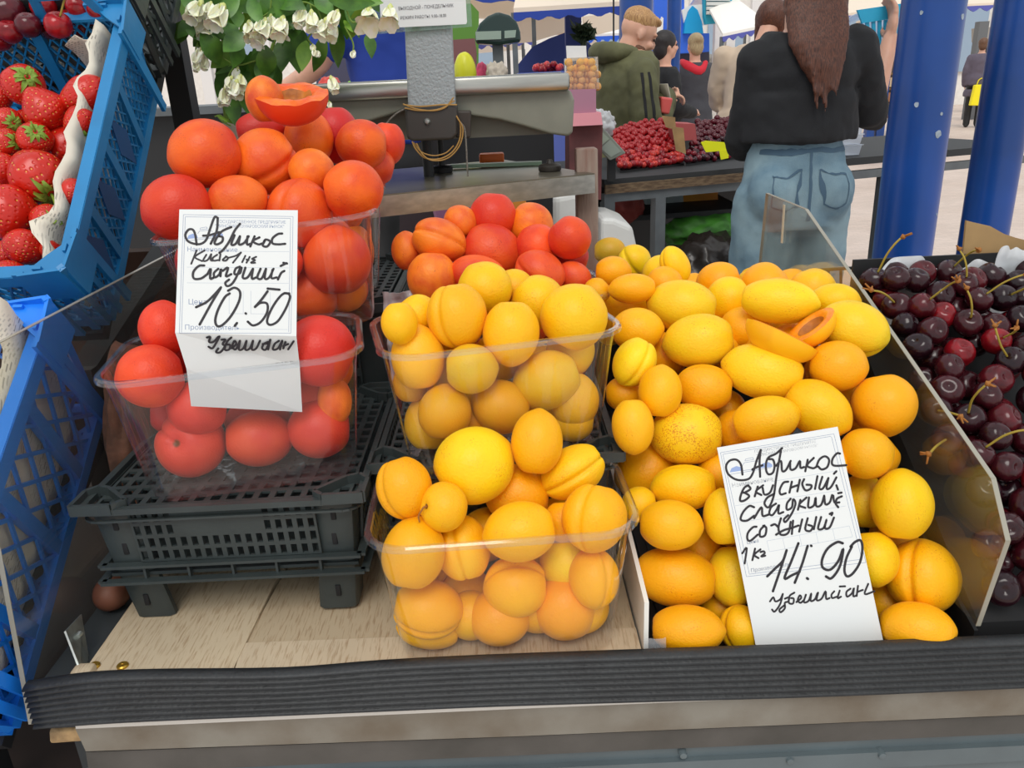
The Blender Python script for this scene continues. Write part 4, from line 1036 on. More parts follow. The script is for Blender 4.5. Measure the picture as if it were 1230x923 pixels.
film('plastic_bag', [(1186,330),(1192,318),(1196,298),(1204,293),(1210,299),(1218,296),(1228,300),(1250,296)], .77, .010, 'upright crumple of white plastic bag at the right edge behind the cherries', M_BAG, 'bag')
bm = bmesh.new(); pts = [(1161,265),(1172,268),(1190,272),(1206,281),(1221,286),(1262,296),(1262,370),(1156,370),(1156,316)]
quadprism(bm, [aty(x, y, .81) for x, y in pts], .003, (0, 1, 0)); bmesh.ops.recalc_face_normals(bm, faces=bm.faces)
build('cardboard_flap', bm, M_CARD, smooth=False, label='torn brown cardboard flap standing behind the cherries', cat='cardboard')
# small wire rail behind
bm = bmesh.new(); zr = aty(1000, 322, 1.2).z
bar(bm, aty(975, 325, 1.13), aty(1075, 319, 1.13), .004, .004); bar(bm, aty(975, 352, 1.13), aty(1075, 346, 1.13), .004, .004)
for k in range(7): bar(bm, aty(980+k*15, 324, 1.13), aty(980+k*15, 420, 1.13), .003, .003)
build('wire_rail', bm, M_DARK, smooth=False, label='low dark wire rail behind the counter beside the blue pole', cat='rail')

# cherries and black crate above the strawberries
MK = rot_frame(Vector((-.398, .965, 1.455)), 44)
bc = lattice_crate(MK, .40, .30, .12, M_BCRATE, M_BCRATE, 'black lattice crate of red cherries behind the strawberries', handle=False, su=.024, bw=.005, panels=False)
random.seed(9)
CL = [(34,30,30,.04,0),(10,14,40,.0,0),(28,12,32,0,1),(70,30,32,.03,1),(52,8,30,.1,1),(75,12,34,.08,2),(95,8,30,.0,1),(42,30,30,.0,1),(4,30,26,0,2),(12,38,28,0,2),(60,34,26,0,0),(84,24,26,0,1),(100,18,28,0,1),(118,12,26,0,1),(20,0,32,0,0),(62,-6,34,0,2),(110,-2,30,0,2),(130,4,28,0,1),(0,48,26,0,2),(90,34,24,0,2)]
cg = []; n2 = (MK.to_3x3() @ Vector((0, 0, 1))).normalized(); pk = MK @ Vector((0, .05, -.005))
for i, (px, py, w, _, c) in enumerate(CL):
    r = ray(px, py); d = (pk-CAM).dot(n2)/r.dot(n2); d0 = d
    while d < d0+.04 and any((atd(px, py, d)-q).length < (w/2*d/F+s)*.85 for q, s in PLACED): d += .003
    p = atd(px, py, d); o = cherry(p, w/2*d/F, [(96, 26, 36), (176, 30, 36), (150, 24, 32)][c], 'red cherries in the black crate', stem=(i % 6) if i % 4 == 3 else None, zup=Vector((random.uniform(-.3, .8), -.4, 1)))
    PLACED.append((p, w/2*d/F)); cg.append((o, px, py))
rowlabels(cg, 12, 'red cherry above the strawberry crate, %s from left in the %s row down')
# sloping rack that carries the crates at the left, with the brown sack behind
rk = empty('crate_rack', (-.6, .8, 0), label='dark sloping rack under the tilted crates at left', cat='rack')
def local_box(M, lo, hi, m, nm):
    bm = bmesh.new(); box(bm, lo, hi); 
    for v in bm.verts: v.co = M @ v.co
    return place(build(nm, bm, m, smooth=False), rk)
local_box(MS, (-.40, .0, -.128), (-.02, .325, -.114), M_DARK, 'shelf_board'); local_box(MB_, (-.34, .0, -.158), (-.02, .318, -.144), M_DARK, 'shelf_board'); local_box(MK, (-.40, .0, -.145), (-.02, .30, -.13), M_DARK, 'shelf_board')
bm = bmesh.new(); box(bm, (-.85, .44, .76), (-.39, 1.3, .78)); place(build('base_shelf', bm, mat('dark brown shelf', (60, 44, 38), .8, var=.3, vs=12), smooth=False), rk)
for x in (-.70, -.46):
    bm = bmesh.new(); bar(bm, (x, 1.25, 0), (x, 1.25, 1.52), .03, .03, (0, 1, 0)); bar(bm, (x, .52, 0), (x, .52, .90), .03, .03, (0, 1, 0)); bar(bm, (x, 1.25, 1.50), (x, 1.02, 1.27), .03, .03); bar(bm, (x, 1.25, 1.2), (x, .82, 1.07), .03, .02); bar(bm, (x, .52, .86), (x, .8, 1.0), .02, .02); bar(bm, (x, .82, 0), (x, .82, 1.08), .03, .03, (0, 1, 0))
    place(build('rack_leg', bm, M_DARK, smooth=False), rk)
M_SACK = mat('brown netting sack', (112, 74, 56), .9, var=.35, vs=40, bump=.6, bs=160)
bm = bmesh.new(); box(bm, (-.75, 1.10, .905), (-.20, 1.13, 1.15)); build('hardboard_panel', bm, mat('brown hardboard', (92, 66, 52), .85, var=.3, vs=9, bump=.3, bs=90), smooth=False, label='dark brown hardboard panel behind the black crates and punnets at left', cat='panel')
bm = bmesh.new(); bmesh.ops.create_icosphere(bm, subdivisions=4, radius=1)
for v in bm.verts: v.co = Vector((v.co.x*.020, v.co.y*.06, v.co.z*.11*(1 if v.co.z > 0 else .9)))*(1+.18*noise.noise(v.co*2.5)) + Vector((-.3640, .72, 1.018))
build('net_sack', bm, M_SACK, label='brown netting sack squeezed between the bright blue crate and black crate', cat='sack')
bm = bmesh.new(); bmesh.ops.create_icosphere(bm, subdivisions=3, radius=.018)
for v in bm.verts: v.co = Vector((v.co.x*.85, v.co.y, v.co.z*.85)) + Vector((-.361, .60, .9405))
build('onion', bm, mat('onion skin', (112, 66, 46), .6, var=.3, vs=50, stretch=(1, 1, .2)), label='brown onion lying beside the zinc bracket left of the board', cat='onion')
# crumpled pinkish bag between the punnets
g = []
for i in range(14):
    row = []
    for j in range(14):
        x = -.128+.035*i/13; z = 1.05+.10*j/13
        nn = noise.noise(Vector((x*70, z*60, 3))); row.append(Vector((x, .80+.018*nn+.01*noise.noise(Vector((x*160, z*150, 8))), z)))
    g.append(row)
sheet('plastic_bag', g, clear('pinkish film', (255, 224, 224), 1.6, .45, .2), 'crumpled pinkish clear bag between the red and yellow punnets', 'bag')
# ------------------------------------------------------------ price cards
def ribbon(bm, pts, w, n, mi=0):
    """flat pen stroke: a band along pts lying on a plane of normal n, round ends"""
    pts = smoothpath(pts, 5) if len(pts) > 2 else pts
    prev = None
    for i, p in enumerate(pts):
        t = (pts[min(i+1, len(pts)-1)]-pts[max(i-1, 0)])
        if t.length < 1e-9: continue
        t.normalize(); s_ = n.cross(t)*w/2
        a, b_ = bm.verts.new(p+s_), bm.verts.new(p-s_)
        if prev: bm.faces.new((prev[0], prev[1], b_, a))
        prev = (a, b_)
    for p in (pts[0], pts[-1]):
        a = n.orthogonal().normalized(); b_ = n.cross(a)
        bm.faces.new([bm.verts.new(p+(a*cos(k*pi/4)+b_*sin(k*pi/4))*w/2) for k in range(8)])
def write(card, pl, words, sc, ox, oy, w, m=None):
    k = 0
    for wd_ in words:
        bm = bmesh.new()
        for st in wd_:
            lift = .00035+.00003*(k % 7); k += 1
            ribbon(bm, [pl.at(ox+x/sc, oy+y/sc)+pl.n*lift for x, y in st], w, pl.n)
        place(build('handwritten_word', bm, m or M_INK, smooth=False), card)
def printed(card, pl, body, px, py, size, ang_px, m, name='printed_line', sx=1, lift=.0002):
    cu = bpy.data.curves.new(name, 'FONT'); cu.body = body; cu.size = size; cu.resolution_u = 2
    o = bpy.data.objects.new(name, cu); COL.objects.link(o)
    dg = bpy.context.evaluated_depsgraph_get(); me = bpy.data.meshes.new_from_object(o.evaluated_get(dg)); bpy.data.objects.remove(o)
    me.materials.clear(); me.materials.append(m)
    o = bpy.data.objects.new(name, me); link(o)
    p = pl.at(px, py); q = pl.at(px+ang_px[0], py+ang_px[1]); u = (q-p).normalized(); v = pl.n.cross(u)
    M = Matrix((u*sx, v, pl.n)).transposed().to_4x4(); M.translation = p+pl.n*lift; o.matrix_world = M
    return place(o, card)
# right card, leaning on the heap
def cardmesh(name, quads, lab, th=.0004):
    bm = bmesh.new(); rows = [[bm.verts.new(p) for p in r] for r in quads]
    for i in range(len(rows)-1):
        for j in range(len(rows[0])-1): bm.faces.new((rows[i][j], rows[i+1][j], rows[i+1][j+1], rows[i][j+1]))
    bmesh.ops.recalc_face_normals(bm, faces=bm.faces)
    o = build(name, bm, M_PAPER, smooth=False, label=lab, cat='price card'); md = o.modifiers.new('thickness', 'SOLIDIFY'); md.thickness = th; md.offset = 0; return o
g = []
cor2 = [(861.2, 538), (1006, 512.8), (1062, 776), (908, 777)]
for i in range(2):
    a = (cor2[0], cor2[1]) if i == 0 else (cor2[3], cor2[2])
    g.append([P2.at(*a[0]), P2.at(*a[1])])
card2 = cardmesh('price_card', g, 'white handwritten price card 14.90 leaning on the yellow apricot heap')
K = 1230/180
def U(*s): return [list(x) for x in s]
W_A = [[(285,412),(272,330),(235,290),(180,298),(150,345),(170,410),(240,455),(330,450),(370,400),(400,300),(435,210)],[(435,210),(425,300),(430,430)],[(365,370),(400,352),(450,335)],
 [(610,195),(560,240),(500,270),(478,320),(480,380),(500,410),(535,395),(548,340),(535,290),(500,285)],
 [(600,215),(580,330),(560,450),(540,590),(500,680),(465,650),(490,600),(545,570)],[(560,340),(600,300),(610,380),(640,375),(675,310),(680,300)],[(675,310),(680,370),(720,360),(755,300),(760,355),(790,350)],
 [(820,290),(800,385)],[(870,275),(815,335),(860,360),(890,350)],[(890,350),(915,290),(960,262),(995,290),(980,350),(935,370),(905,345)],[(1085,240),(1060,238),(1025,280),(1020,325),(1050,340),(1138,335)]]
W_B = [[(330,500),(300,520),(275,570),(265,625),(300,625),(340,590),(310,565),(290,560)],[(330,500),(350,530),(300,562)],[(410,510),(385,590)],[(455,500),(395,550),(440,580)],[(450,520),(465,575),(510,560),(535,500)],
 [(660,470),(620,480),(590,540),(600,575),(640,565)],[(690,470),(670,560)],[(680,520),(735,500)],[(755,455),(735,550)],[(790,450),(775,490),(800,540),(840,530),(850,500),(810,495)],[(900,425),(880,530)],[(940,430),(915,520),(945,525),(990,440)],[(990,440),(975,525),(1010,515),(1055,435)],[(1055,385),(1035,405)],[(1055,500),(1068,535)]]
W_C = [[(380,680),(340,670),(290,720),(270,780),(320,790),(380,750)],[(380,770),(440,680),(450,750),(500,740)],[(560,650),(520,680),(505,730),(530,745),(565,700),(585,660),(580,730),(620,720)],[(680,610),(650,650),(650,700),(690,680),(700,615),(720,650),(690,730),(640,800),(625,780),(660,745)],
 [(760,620),(740,700)],[(810,600),(750,660),(800,685)],[(830,600),(825,680),(870,665),(885,600),(890,670),(930,660),(955,585)],[(955,585),(965,655),(1000,640),(1020,580)],[(1100,590),(1060,610),(1050,650),(1070,680)],[(1030,585),(1040,640),(1080,640)],[(1070,565),(1098,560)]]
W_D = [[(400,840),(370,845),(330,890),(325,940),(350,955),(410,905)],[(465,830),(430,870),(430,920),(470,910),(480,850),(455,832)],[(520,830),(550,820),(575,840)],[(600,770),(580,850),(600,905),(660,890),(680,800)],[(560,905),(620,870),(685,850)],[(700,790),(690,900)],[(690,850),(745,830)],[(775,780),(750,880)],[(820,770),(800,860),(840,875),(860,840),(825,825)],[(890,760),(870,860)],[(930,760),(905,855),(950,850),(975,780),(960,850),(1000,845),(1035,765)],[(1000,735),(1022,725),(1015,745)]]
write(card2, P2, [W_A, W_B, W_C, W_D], K, 850, 510, .0017)
K2 = 1169/190
W_1 = [[(70,215),(103,175),(88,290)],[(165,180),(145,265)],[(205,185),(160,225),(190,250)],[(205,205),(228,200),(235,215),(210,238),(240,232)]]
W_2 = [[(255,385),(310,330),(370,270),(398,192)],[(395,200),(350,340),(297,495)],[(485,140),(430,280),(382,400),(440,375),(495,350)],[(553,160),(510,300),(458,432)],[(548,398),(556,404)],[(578,158),(581,160)],
 [(812,140),(770,132),(700,180),(660,260),(665,320),(720,335),(780,270),(815,180),(800,280),(770,350),(725,400),(688,385)],[(870,165),(905,130),(945,120),(958,180),(940,280),(890,360),(845,385),(825,340),(840,250),(880,165)]]
W_3 = [[(275,570),(300,540),(315,570),(350,555),(370,515)],[(370,515),(350,590),(310,645),(290,630)],[(385,550),(415,540),(410,570),(385,580),(385,620),(355,650),(345,630),(380,600)],[(455,505),(420,530),(415,580),(445,585),(450,550),(430,545)],[(470,575),(505,545),(495,525),(480,560),(500,580),(525,560)],
 [(540,520),(525,575),(560,565),(580,510),(575,565),(605,555),(625,510)],[(630,505),(620,560),(655,550),(685,495),(690,550),(715,545)],[(750,495),(730,520),(735,545),(770,535)],[(790,490),(775,545),(800,535)],[(790,460),(830,458)],[(870,475),(840,500),(845,535),(880,510),(895,470),(890,530),(915,525)],[(925,455),(915,530)],[(920,500),(960,485)],[(1000,440),(975,515),(1045,495)]]
write(card2, P2, [W_1], K2, 880, 630, .0016); write(card2, P2, [W_2], K2, 880, 630, .0020); write(card2, P2, [W_3], K2, 880, 630, .0015)
def rules(card, pl, lines, m, w=.0004, name='printed_rule'):
    for i, ln in enumerate(lines):
        bm = bmesh.new()
        pts = [pl.at(*q)+pl.n*.00018 for q in ln]
        for a, b_ in zip(pts, pts[1:]): bar(bm, a, b_, w, .0001, pl.n)
        place(build(name, bm, m, smooth=False), card)
def q2(x, y): return (850+x/K, 510+y/K)
rules(card2, P2, [[q2(105,232), q2(1035,78)], [q2(125,245), q2(1010,98)], [q2(105,232), (896.5,693)], [q2(125,248), (900,690)], [q2(1035,78), (1040,676)], [q2(1015,100), (1035,672)], [(896.5,693), (1040,676)], [(900,690), (1035,672)]], M_PRINT, .0003)
rules(card2, P2, [[q2(520,470), q2(1060,382)], [q2(225,668), q2(1095,540)], [q2(290,800), q2(1130,670)], [(921,650),(1020,632)], [(924,663),(1024,645)], [(921,650),(924,663)], [(940,647),(943,660)], [(960,643),(963,656)], [(980,640),(983,653)], [(1000,636),(1003,649)], [(1020,632),(1024,645)]], M_PRINTF, .0003)
an = (100, -17)
printed(card2, P2, 'ГОСУДАРСТВЕННОЕ ПРЕДПРИЯТИЕ', *q2(385, 235), .0031, an, M_PRINT, sx=.88)
printed(card2, P2, '"МИНСКИЙ КОМАРОВСКИЙ РЫНОК"', *q2(400, 268), .0031, an, M_PRINT, sx=.88)
printed(card2, P2, 'Наименование', *q2(200, 520), .0048, an, M_PRINT, sx=.95)
printed(card2, P2, 'Цена', 897, 654, .0040, an, M_PRINT); printed(card2, P2, 'Производитель', 902, 688, .0042, an, M_PRINT)
def emblem(card, pl, q, m):
    bm = bmesh.new()
    def poly(pts): bm.faces.new([bm.verts.new(pl.at(*q(x, y))+pl.n*.00022) for x, y in pts])
    poly([(180,395),(195,360),(235,342),(275,352),(285,378)]); poly([(420,360),(450,320),(500,310),(530,330),(530,350)])
    place(build('printed_emblem', bm, mat('print blue', (150, 170, 214), .6), smooth=False), card)
    rules(card, pl, [[q(305,300),q(310,285),q(370,272),q(378,288),q(305,300)],[q(285,340),q(300,315),q(390,300),q(430,310)],[q(285,380),q(420,362)],[q(160,415),q(520,355)]], M_PRINT, .0003, 'emblem_line')
emblem(card2, P2, q2, M_PRINT)
# left card, tucked behind the punnet rim and folded in the middle
TLp, TRp = P1.at(215.5, 251.8), P1.at(357.7, 252.7); FRp = A['FR']
card1 = cardmesh('price_card', [[TLp, TRp], [A['FL'], FRp], [A['ML'], A['MR']], [A['BL'], A['BR']]], 'white handwritten price card 10.50 tucked behind the rim of the red apricot punnet')
K1 = 1230/160
def q1(x, y): return (205+x/K1, 245+y/K1)
V_A = [[(240,378),(228,290),(205,240),(165,240),(135,290),(160,345),(220,370),(280,370),(330,330),(365,230),(405,125),(435,130)],[(435,130),(425,250),(370,370)],[(300,295),(360,290),(450,262)],[(560,215),(480,250),(435,300),(405,360),(430,375),(475,350),(480,310),(450,300)],
 [(640,185),(590,250),(540,350),(490,420),(450,455)],[(590,290),(560,375),(600,370),(640,300)],[(640,300),(630,375),(680,360),(720,300)],[(710,300),(705,375),(735,370)],[(775,300),(735,395)],[(820,310),(760,345),(810,375),(850,365)],[(870,340),(850,385),(890,395),(920,350),(880,330),(860,350)],[(1030,275),(990,280),(940,320),(940,365),(990,375),(1058,370)]]
V_B = [[(240,430),(190,555)],[(315,430),(225,490),(290,530)],[(330,470),(300,525),(340,520),(375,465)],[(375,465),(370,520),(395,525)],[(430,470),(390,500),(395,525),(440,520)],[(460,465),(450,525)],[(510,490),(480,520),(510,525),(530,500),(510,485)],[(530,500),(600,480),(650,450)],[(650,450),(575,545)],[(690,480),(660,540)],[(730,490),(700,545)],[(700,515),(720,520)],[(790,490),(750,510),(780,520),(740,545),(780,545)]]
V_C = [[(310,570),(260,575),(210,630),(215,690),(280,690),(340,650)],[(340,650),(370,600),(365,690),(400,680)],[(440,600),(400,640),(410,680),(450,650),(465,600),(460,670)],[(640,580),(600,600),(590,650),(640,640),(655,590)],[(640,600),(600,690),(560,745),(520,760),(505,730),(540,700)],
 [(480,620),(530,590),(510,670),(560,650)],[(690,590),(665,680),(710,680),(760,600)],[(760,600),(750,690),(790,680)],[(830,600),(800,680),(840,690),(880,600)],[(880,600),(870,690),(910,680),(950,600)],[(940,610),(930,685),(980,680)],[(1050,620),(1020,640),(990,700)],[(1015,575),(1070,548)],[(1040,545),(1075,552)]]
V_D = [[(240,905+0),(320,870),(400,830),(465,770)]]
K1b = K1
def q1b(x, y): return (205+x/K1b, 330+y/K1b)
V_D = [[(235,302),(330,255),(400,190),(465,118)],[(462,125),(380,260),(268,462)],[(545,175),(500,210),(440,320),(412,420),(430,475),(480,465),(560,380),(630,250),(640,160),(590,122),(530,150)],[(612,448),(592,475)],[(692,358),(696,362)],[(895,130),(1005,140)],[(895,155),(840,230),(778,300)],[(780,298),(830,262),(890,270),(890,350),(830,440),(760,470),(712,435)],
 [(1095,175),(1040,178),(980,240),(920,340),(890,430),(920,465),(990,430),(1060,320),(1100,220),(1090,180),(1050,172)]]
V_E = [[(335,580),(365,575),(355,620),(395,620),(440,575)],[(450,570),(420,630),(385,680),(350,665)],[(470,600),(505,600),(480,640),(500,660),(460,715),(420,715),(440,680)],[(560,580),(520,620),(500,690),(540,690),(550,650),(520,645)],[(565,680),(605,640),(590,610),(570,660),(600,690),(640,610)],[(640,610),(630,690),(670,680),(700,610)],[(700,610),(690,690),(730,680),(760,610)],[(760,610),(750,690),(790,680),(825,610)],[(900,620),(860,640),(845,680),(880,690),(920,600)],[(850,640),(900,635)],[(920,600),(900,690)],[(1000,610),(960,640),(945,690),(990,680),(1030,610)],[(1030,610),(1010,690)],[(1060,620),(1040,680)],[(1040,660),(1085,640)],[(1135,615),(1085,690)]]
write(card1, P1, [V_A, V_C], K1, 205, 245, .0017); write(card1, P1, [V_B], K1, 205, 245, .0013); write(card1, P1, [V_D], K1, 205, 330, .0018)
Pm = Plane(A['FL'], FRp, A['ML']); write(card1, Pm, [V_E], K1, 205, 330, .0017)
rules(card1, P1, [[q1(118,100), q1(1130,118)], [q1(135,120), q1(1108,135)], [q1(118,100), q1b(80,540)], [q1(135,120), q1b(100,535)], [q1(1130,118), q1b(1110,540)], [q1(1108,135), q1b(1090,530)], [q1b(80,540), q1b(1110,542)]], M_PRINT, .0003)
rules(card1, P1, [[q1(500,438), q1(1095,442)], [q1(150,585), q1(1090,592)], [q1(150,730), q1(1090,735)], [q1b(460,500), q1b(1080,508)], [q1b(540,150),q1b(540,360),q1b(670,362),q1b(670,150)], [q1b(740,150),q1b(740,362),q1b(920,365),q1b(920,160)]], M_PRINTF, .0003)
an = (100, 1)
printed(card1, P1, 'ГОСУДАРСТВЕННОЕ ПРЕДПРИЯТИЕ', *q1(430, 178), .0034, an, M_PRINT, sx=.82)
printed(card1, P1, '"МИНСКИЙ КОМАРОВСКИЙ РЫНОК"', *q1(410, 218), .0034, an, M_PRINT, sx=.82)
printed(card1, P1, 'Наименование', *q1(150, 440), .0050, an, M_PRINT); printed(card1, P1, 'Цена', *q1b(160, 275), .0056, an, M_PRINT); printed(card1, P1, 'Производитель', *q1b(128, 508), .0052, an, M_PRINT)
emblem(card1, P1, lambda x, y: q1(x*.95-20, y*1.0-80+x*.06), M_PRINT)
# stem on the front-punnet apricot
# ------------------------------------------------------------ scale table, weathered post, shop scale
zt = 1.207
fl, fr_ = atz(440, 236, zt), atz(714, 208, zt); dv_ = (fr_-fl).normalized(); pv = Vector((-dv_.y, dv_.x, 0))
fl = fl - dv_*.06
bk = .34
st = empty('scale_table', fl, label='worn stainless steel table carrying the shop scale', cat='table')
bm = bmesh.new(); h_ = .030
quadprism(bm, [fl, fr_, fr_+pv*bk, fl+pv*bk], -h_, (0, 0, 1)); bmesh.ops.recalc_face_normals(bm, faces=bm.faces)
place(build('table_top', bm, M_INOX2, smooth=False), st)
bm = bmesh.new(); bar(bm, fl-pv*.0005-Vector((0, 0, h_/2+.001)), fr_-pv*.0005-Vector((0, 0, h_/2+.001)), .002, h_-.002); place(build('front_edge', bm, M_INOX, smooth=False), st)
for q in (fl+dv_*.02+pv*.03, fl+dv_*.02+pv*(bk-.03), fr_-dv_*.06+pv*(bk-.03)):
    bm = bmesh.new(); bar(bm, (q.x, q.y, 0), (q.x, q.y, zt-h_), .03, .03, (0, 1, 0)); place(build('table_leg', bm, M_DARK, smooth=False), st)
# weathered wooden post under the right end
M_WOODW = mat('weathered red-white painted wood', (150, 134, 122), .85, c2=(116, 74, 62), vs=9, stretch=(4, 4, .5), bump=.7, bs=60)
bm = bmesh.new(); tl, tr = aty(703, 178, 1.30), aty(733, 172, 1.30); bl2, br2 = aty(695, 345, 1.30), aty(722, 345, 1.30)
box(bm, (.118, 1.295, 0), (.152, 1.33, 1.242), .003)
build('wooden_post', bm, M_WOODW, label='weathered grey wooden post with red stains right of the scale table', cat='post')
scale = empty('shop_scale', (0, 1.3, zt), label='grey shop scale with steel pan and display column on the steel table', cat='scale')
YS = 1.30
# body: arch-bottomed housing
def at_s(px, py, y=YS): return aty(px, py, y)
top = [(372,128),(684,120),(688,124),(689,160),(684,164),(640,163),(600,154),(560,150),(520,149),(470,152),(430,162),(395,167),(380,168)]
top = [(350,121),(370,119),(676,106),(686,109),(690,120),(688,160),(682,164),(660,161),(630,152),(600,144),(552,137),(520,133),(486,133),(430,150),(372,164),(350,165)]
bm = bmesh.new(); quadprism(bm, [at_s(x, y) for x, y in top], .24, (0, 1, 0)); bmesh.ops.recalc_face_normals(bm, faces=bm.faces)
M_SCL = mat('grey green scale housing', (136, 136, 122), .5, var=.12, vs=12, bump=.1, bs=80)
hs = build('housing', bm, M_SCL, smooth=False); bv = hs.modifiers.new('soft edges', 'BEVEL'); bv.width = .004; bv.segments = 3; bv.limit_method = 'ANGLE'; place(hs, scale)
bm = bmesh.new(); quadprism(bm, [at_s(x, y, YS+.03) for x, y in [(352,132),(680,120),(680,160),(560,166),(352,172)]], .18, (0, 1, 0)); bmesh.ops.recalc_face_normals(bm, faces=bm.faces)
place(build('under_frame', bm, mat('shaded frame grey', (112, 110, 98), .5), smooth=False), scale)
# pan with rolled rim
bm = bmesh.new(); a = at_s(376, 122, YS-.012); b_ = at_s(682, 108, YS-.012); c = at_s(682, 90, YS-.012)
xl, xr = at_s(340, 118, YS).x, at_s(684, 104, YS).x; zl = at_s(420, 118, YS).z; z0, z1 = zl-.003, at_s(684, 86, YS).z-.001
box(bm, (xl, YS-.014, z1-.026), (xr, YS+.25, z1), .006)
mn = bm.verts[:]; place(build('pan', bm, M_INOX), scale)
bm = bmesh.new(); box(bm, (xl+.012, YS-.002, z1+.0002), (xr-.012, YS+.238, z1+.0012), .0005); place(build('pan_inset', bm, M_INOX), scale)
# display column and bracket
M_COL = mat('hammered grey paint', (158, 164, 166), .45, .1, bump=.8, bs=260)
yc = YS-.045
def prism_px(name, pts, y, dep, m, par, bev=.003):
    bm = bmesh.new(); quadprism(bm, [aty(px, py, y) for px, py in pts], dep, (0, 1, 0)); bmesh.ops.recalc_face_normals(bm, faces=bm.faces)
    o = build(name, bm, m, smooth=False); v = o.modifiers.new('soft edges', 'BEVEL'); v.width = bev; v.segments = 3; return place(o, par) if par else o
prism_px('display_column', [(482,-60),(538,-60),(547,128),(490,131)], yc, .028, M_COL, scale, .004)
prism_px('column_bracket', [(486,129),(549,126),(549,162),(543,168),(494,170),(488,165)], yc-.004, .036, mat('black bracket', (62, 58, 54), .45), scale, .004)
p = aty(513, 146, yc-.006); bm = bmesh.new(); lathe(bm, [(.0001, -.003), (.0028, -.0028), (.0045, -.001), (.0050, .003)], p, 16, axis='Y'); place(build('bracket_bolt', bm, M_ZINC), scale)
prism_px('cable_box', [(547,133),(566,133),(565,166),(547,166)], YS-.03, .02, mat('dark brown box', (58, 50, 44), .5), scale)
# rubber bands / cord loops round the column
M_CORD = mat('tan cord', (176, 134, 70), .6); M_CABLE = mat('grey twisted cable', (140, 134, 124), .5, c2=(90, 84, 78), vs=400)
def cord(pts, y, r, m, nm='cord'):
    bm = bmesh.new(); tube(bm, smoothpath([aty(x, yy, y-(z if len(pt) > 2 else 0)) for pt in pts for x, yy, z in [(pt[0], pt[1], pt[2] if len(pt) > 2 else 0)]], 6), r, 7); place(build(nm, bm, m), scale)
cord([(484,125),(500,131),(520,133),(535,129),(545,117)], yc-.006, .0011, M_CORD); cord([(485,126),(505,128),(530,126),(549,126)], yc-.006, .0011, M_CORD); cord([(486,130),(505,133),(528,131),(546,121)], yc-.006, .001, M_CORD)
cord([(548,139),(553,150),(552,168),(543,183),(528,191),(511,190),(500,180),(495,170)], yc-.002, .0012, M_CORD); cord([(549,141),(556,155),(552,175),(538,190),(520,193),(508,186),(500,172)], yc-.004, .001, M_CORD); cord([(497,171),(505,182),(520,187),(535,184),(545,175)], yc+.002, .001, M_CORD)
cord([(486,131),(474,138),(463,150),(450,168)], yc, .0013, M_CABLE, 'cable'); cord([(553,147),(558,155),(560,175),(561,196),(562,212)], yc, .0013, M_CABLE, 'cable')
# levelling foot and centre stem
p = aty(660, 186, YS+.03); bm = bmesh.new(); prof_ = [(.0001, 0), (.017, 0), (.0185, .002), (.0185, .008), (.016, .0105), (.006, .012), (.004, .018)]
lathe(bm, prof_, (p.x, YS+.03, zt+.0005), 30); place(build('levelling_foot', bm, mat('black rubber foot', (48, 44, 40), .5)), scale)
for q in (-.24, -.10):
    bm = bmesh.new(); lathe(bm, [(.0001, 0), (.017, 0), (.0185, .008), (.016, .0105), (.006, .012), (.004, .07)], (q, YS+.09, zt+.0005), 24); place(build('levelling_foot', bm, M_DARK), scale)
bm = bmesh.new(); lathe(bm, [(.0085, 0), (.0085, .06)], (aty(511, 190, YS).x, YS+.04, zt), 16); place(build('support_stem', bm, M_DARK), scale)
# sign in a clear holder on the column
sign = empty('opening_hours_sign', aty(507, 15, yc-.006), label='white printed opening hours sign in clear holder on the scale column', cat='sign')
ys = yc-.008
bm = bmesh.new(); quadprism(bm, [aty(x, y, ys+.002) for x, y in [(448,-60),(562,-60),(567,32),(452,41)]], .0015, (0, 1, 0)); bmesh.ops.recalc_face_normals(bm, faces=bm.faces)
place(build('clear_holder', bm, clear('greenish holder', (214, 236, 222), 1.3, .08, .05), smooth=False), sign)
bm = bmesh.new(); quadprism(bm, [aty(x, y, ys) for x, y in [(452,-60),(556,-60),(561,26),(560,29),(458,34)]], .0008, (0, 1, 0)); bmesh.ops.recalc_face_normals(bm, faces=bm.faces)
place(build('paper', bm, M_PAPER, smooth=False), sign)
PS = Plane(aty(460, 30, ys-.0004), aty(558, 25, ys-.0004), aty(460, -20, ys-.0004)); M_TXT = mat('dark grey print', (92, 90, 96), .6)
printed(sign, PS, 'ВЫХОДНОЙ - ПОНЕДЕЛЬНИК', 478.5, 12.3, .0062, (100, -6), M_TXT, sx=.86); printed(sign, PS, 'РЕЖИМ РАБОТЫ: 9.00-18.00', 481, 23.5, .0058, (100, -6), M_TXT, sx=.86)

# clutter under the scale on the table
bm = bmesh.new(); bar(bm, aty(540, 180, YS+.14), aty(650, 176, YS+.14), .02, .006); 
o = build('plastic_tray', bm, mat('pale green tray', (150, 178, 150), .4), smooth=False, label='pale green tray edge lying behind the scale foot', cat='tray'); o.location.z = zt+.004-aty(600, 178, YS+.14).z
bm = bmesh.new(); box(bm, (aty(575, 180, YS+.2).x, YS+.20, zt+.001), (aty(605, 180, YS+.2).x, YS+.23, zt+.018), .003); build('orange_packet', bm, mat('orange packet', (226, 110, 40), .5), label='small orange packet under the scale', cat='packet')
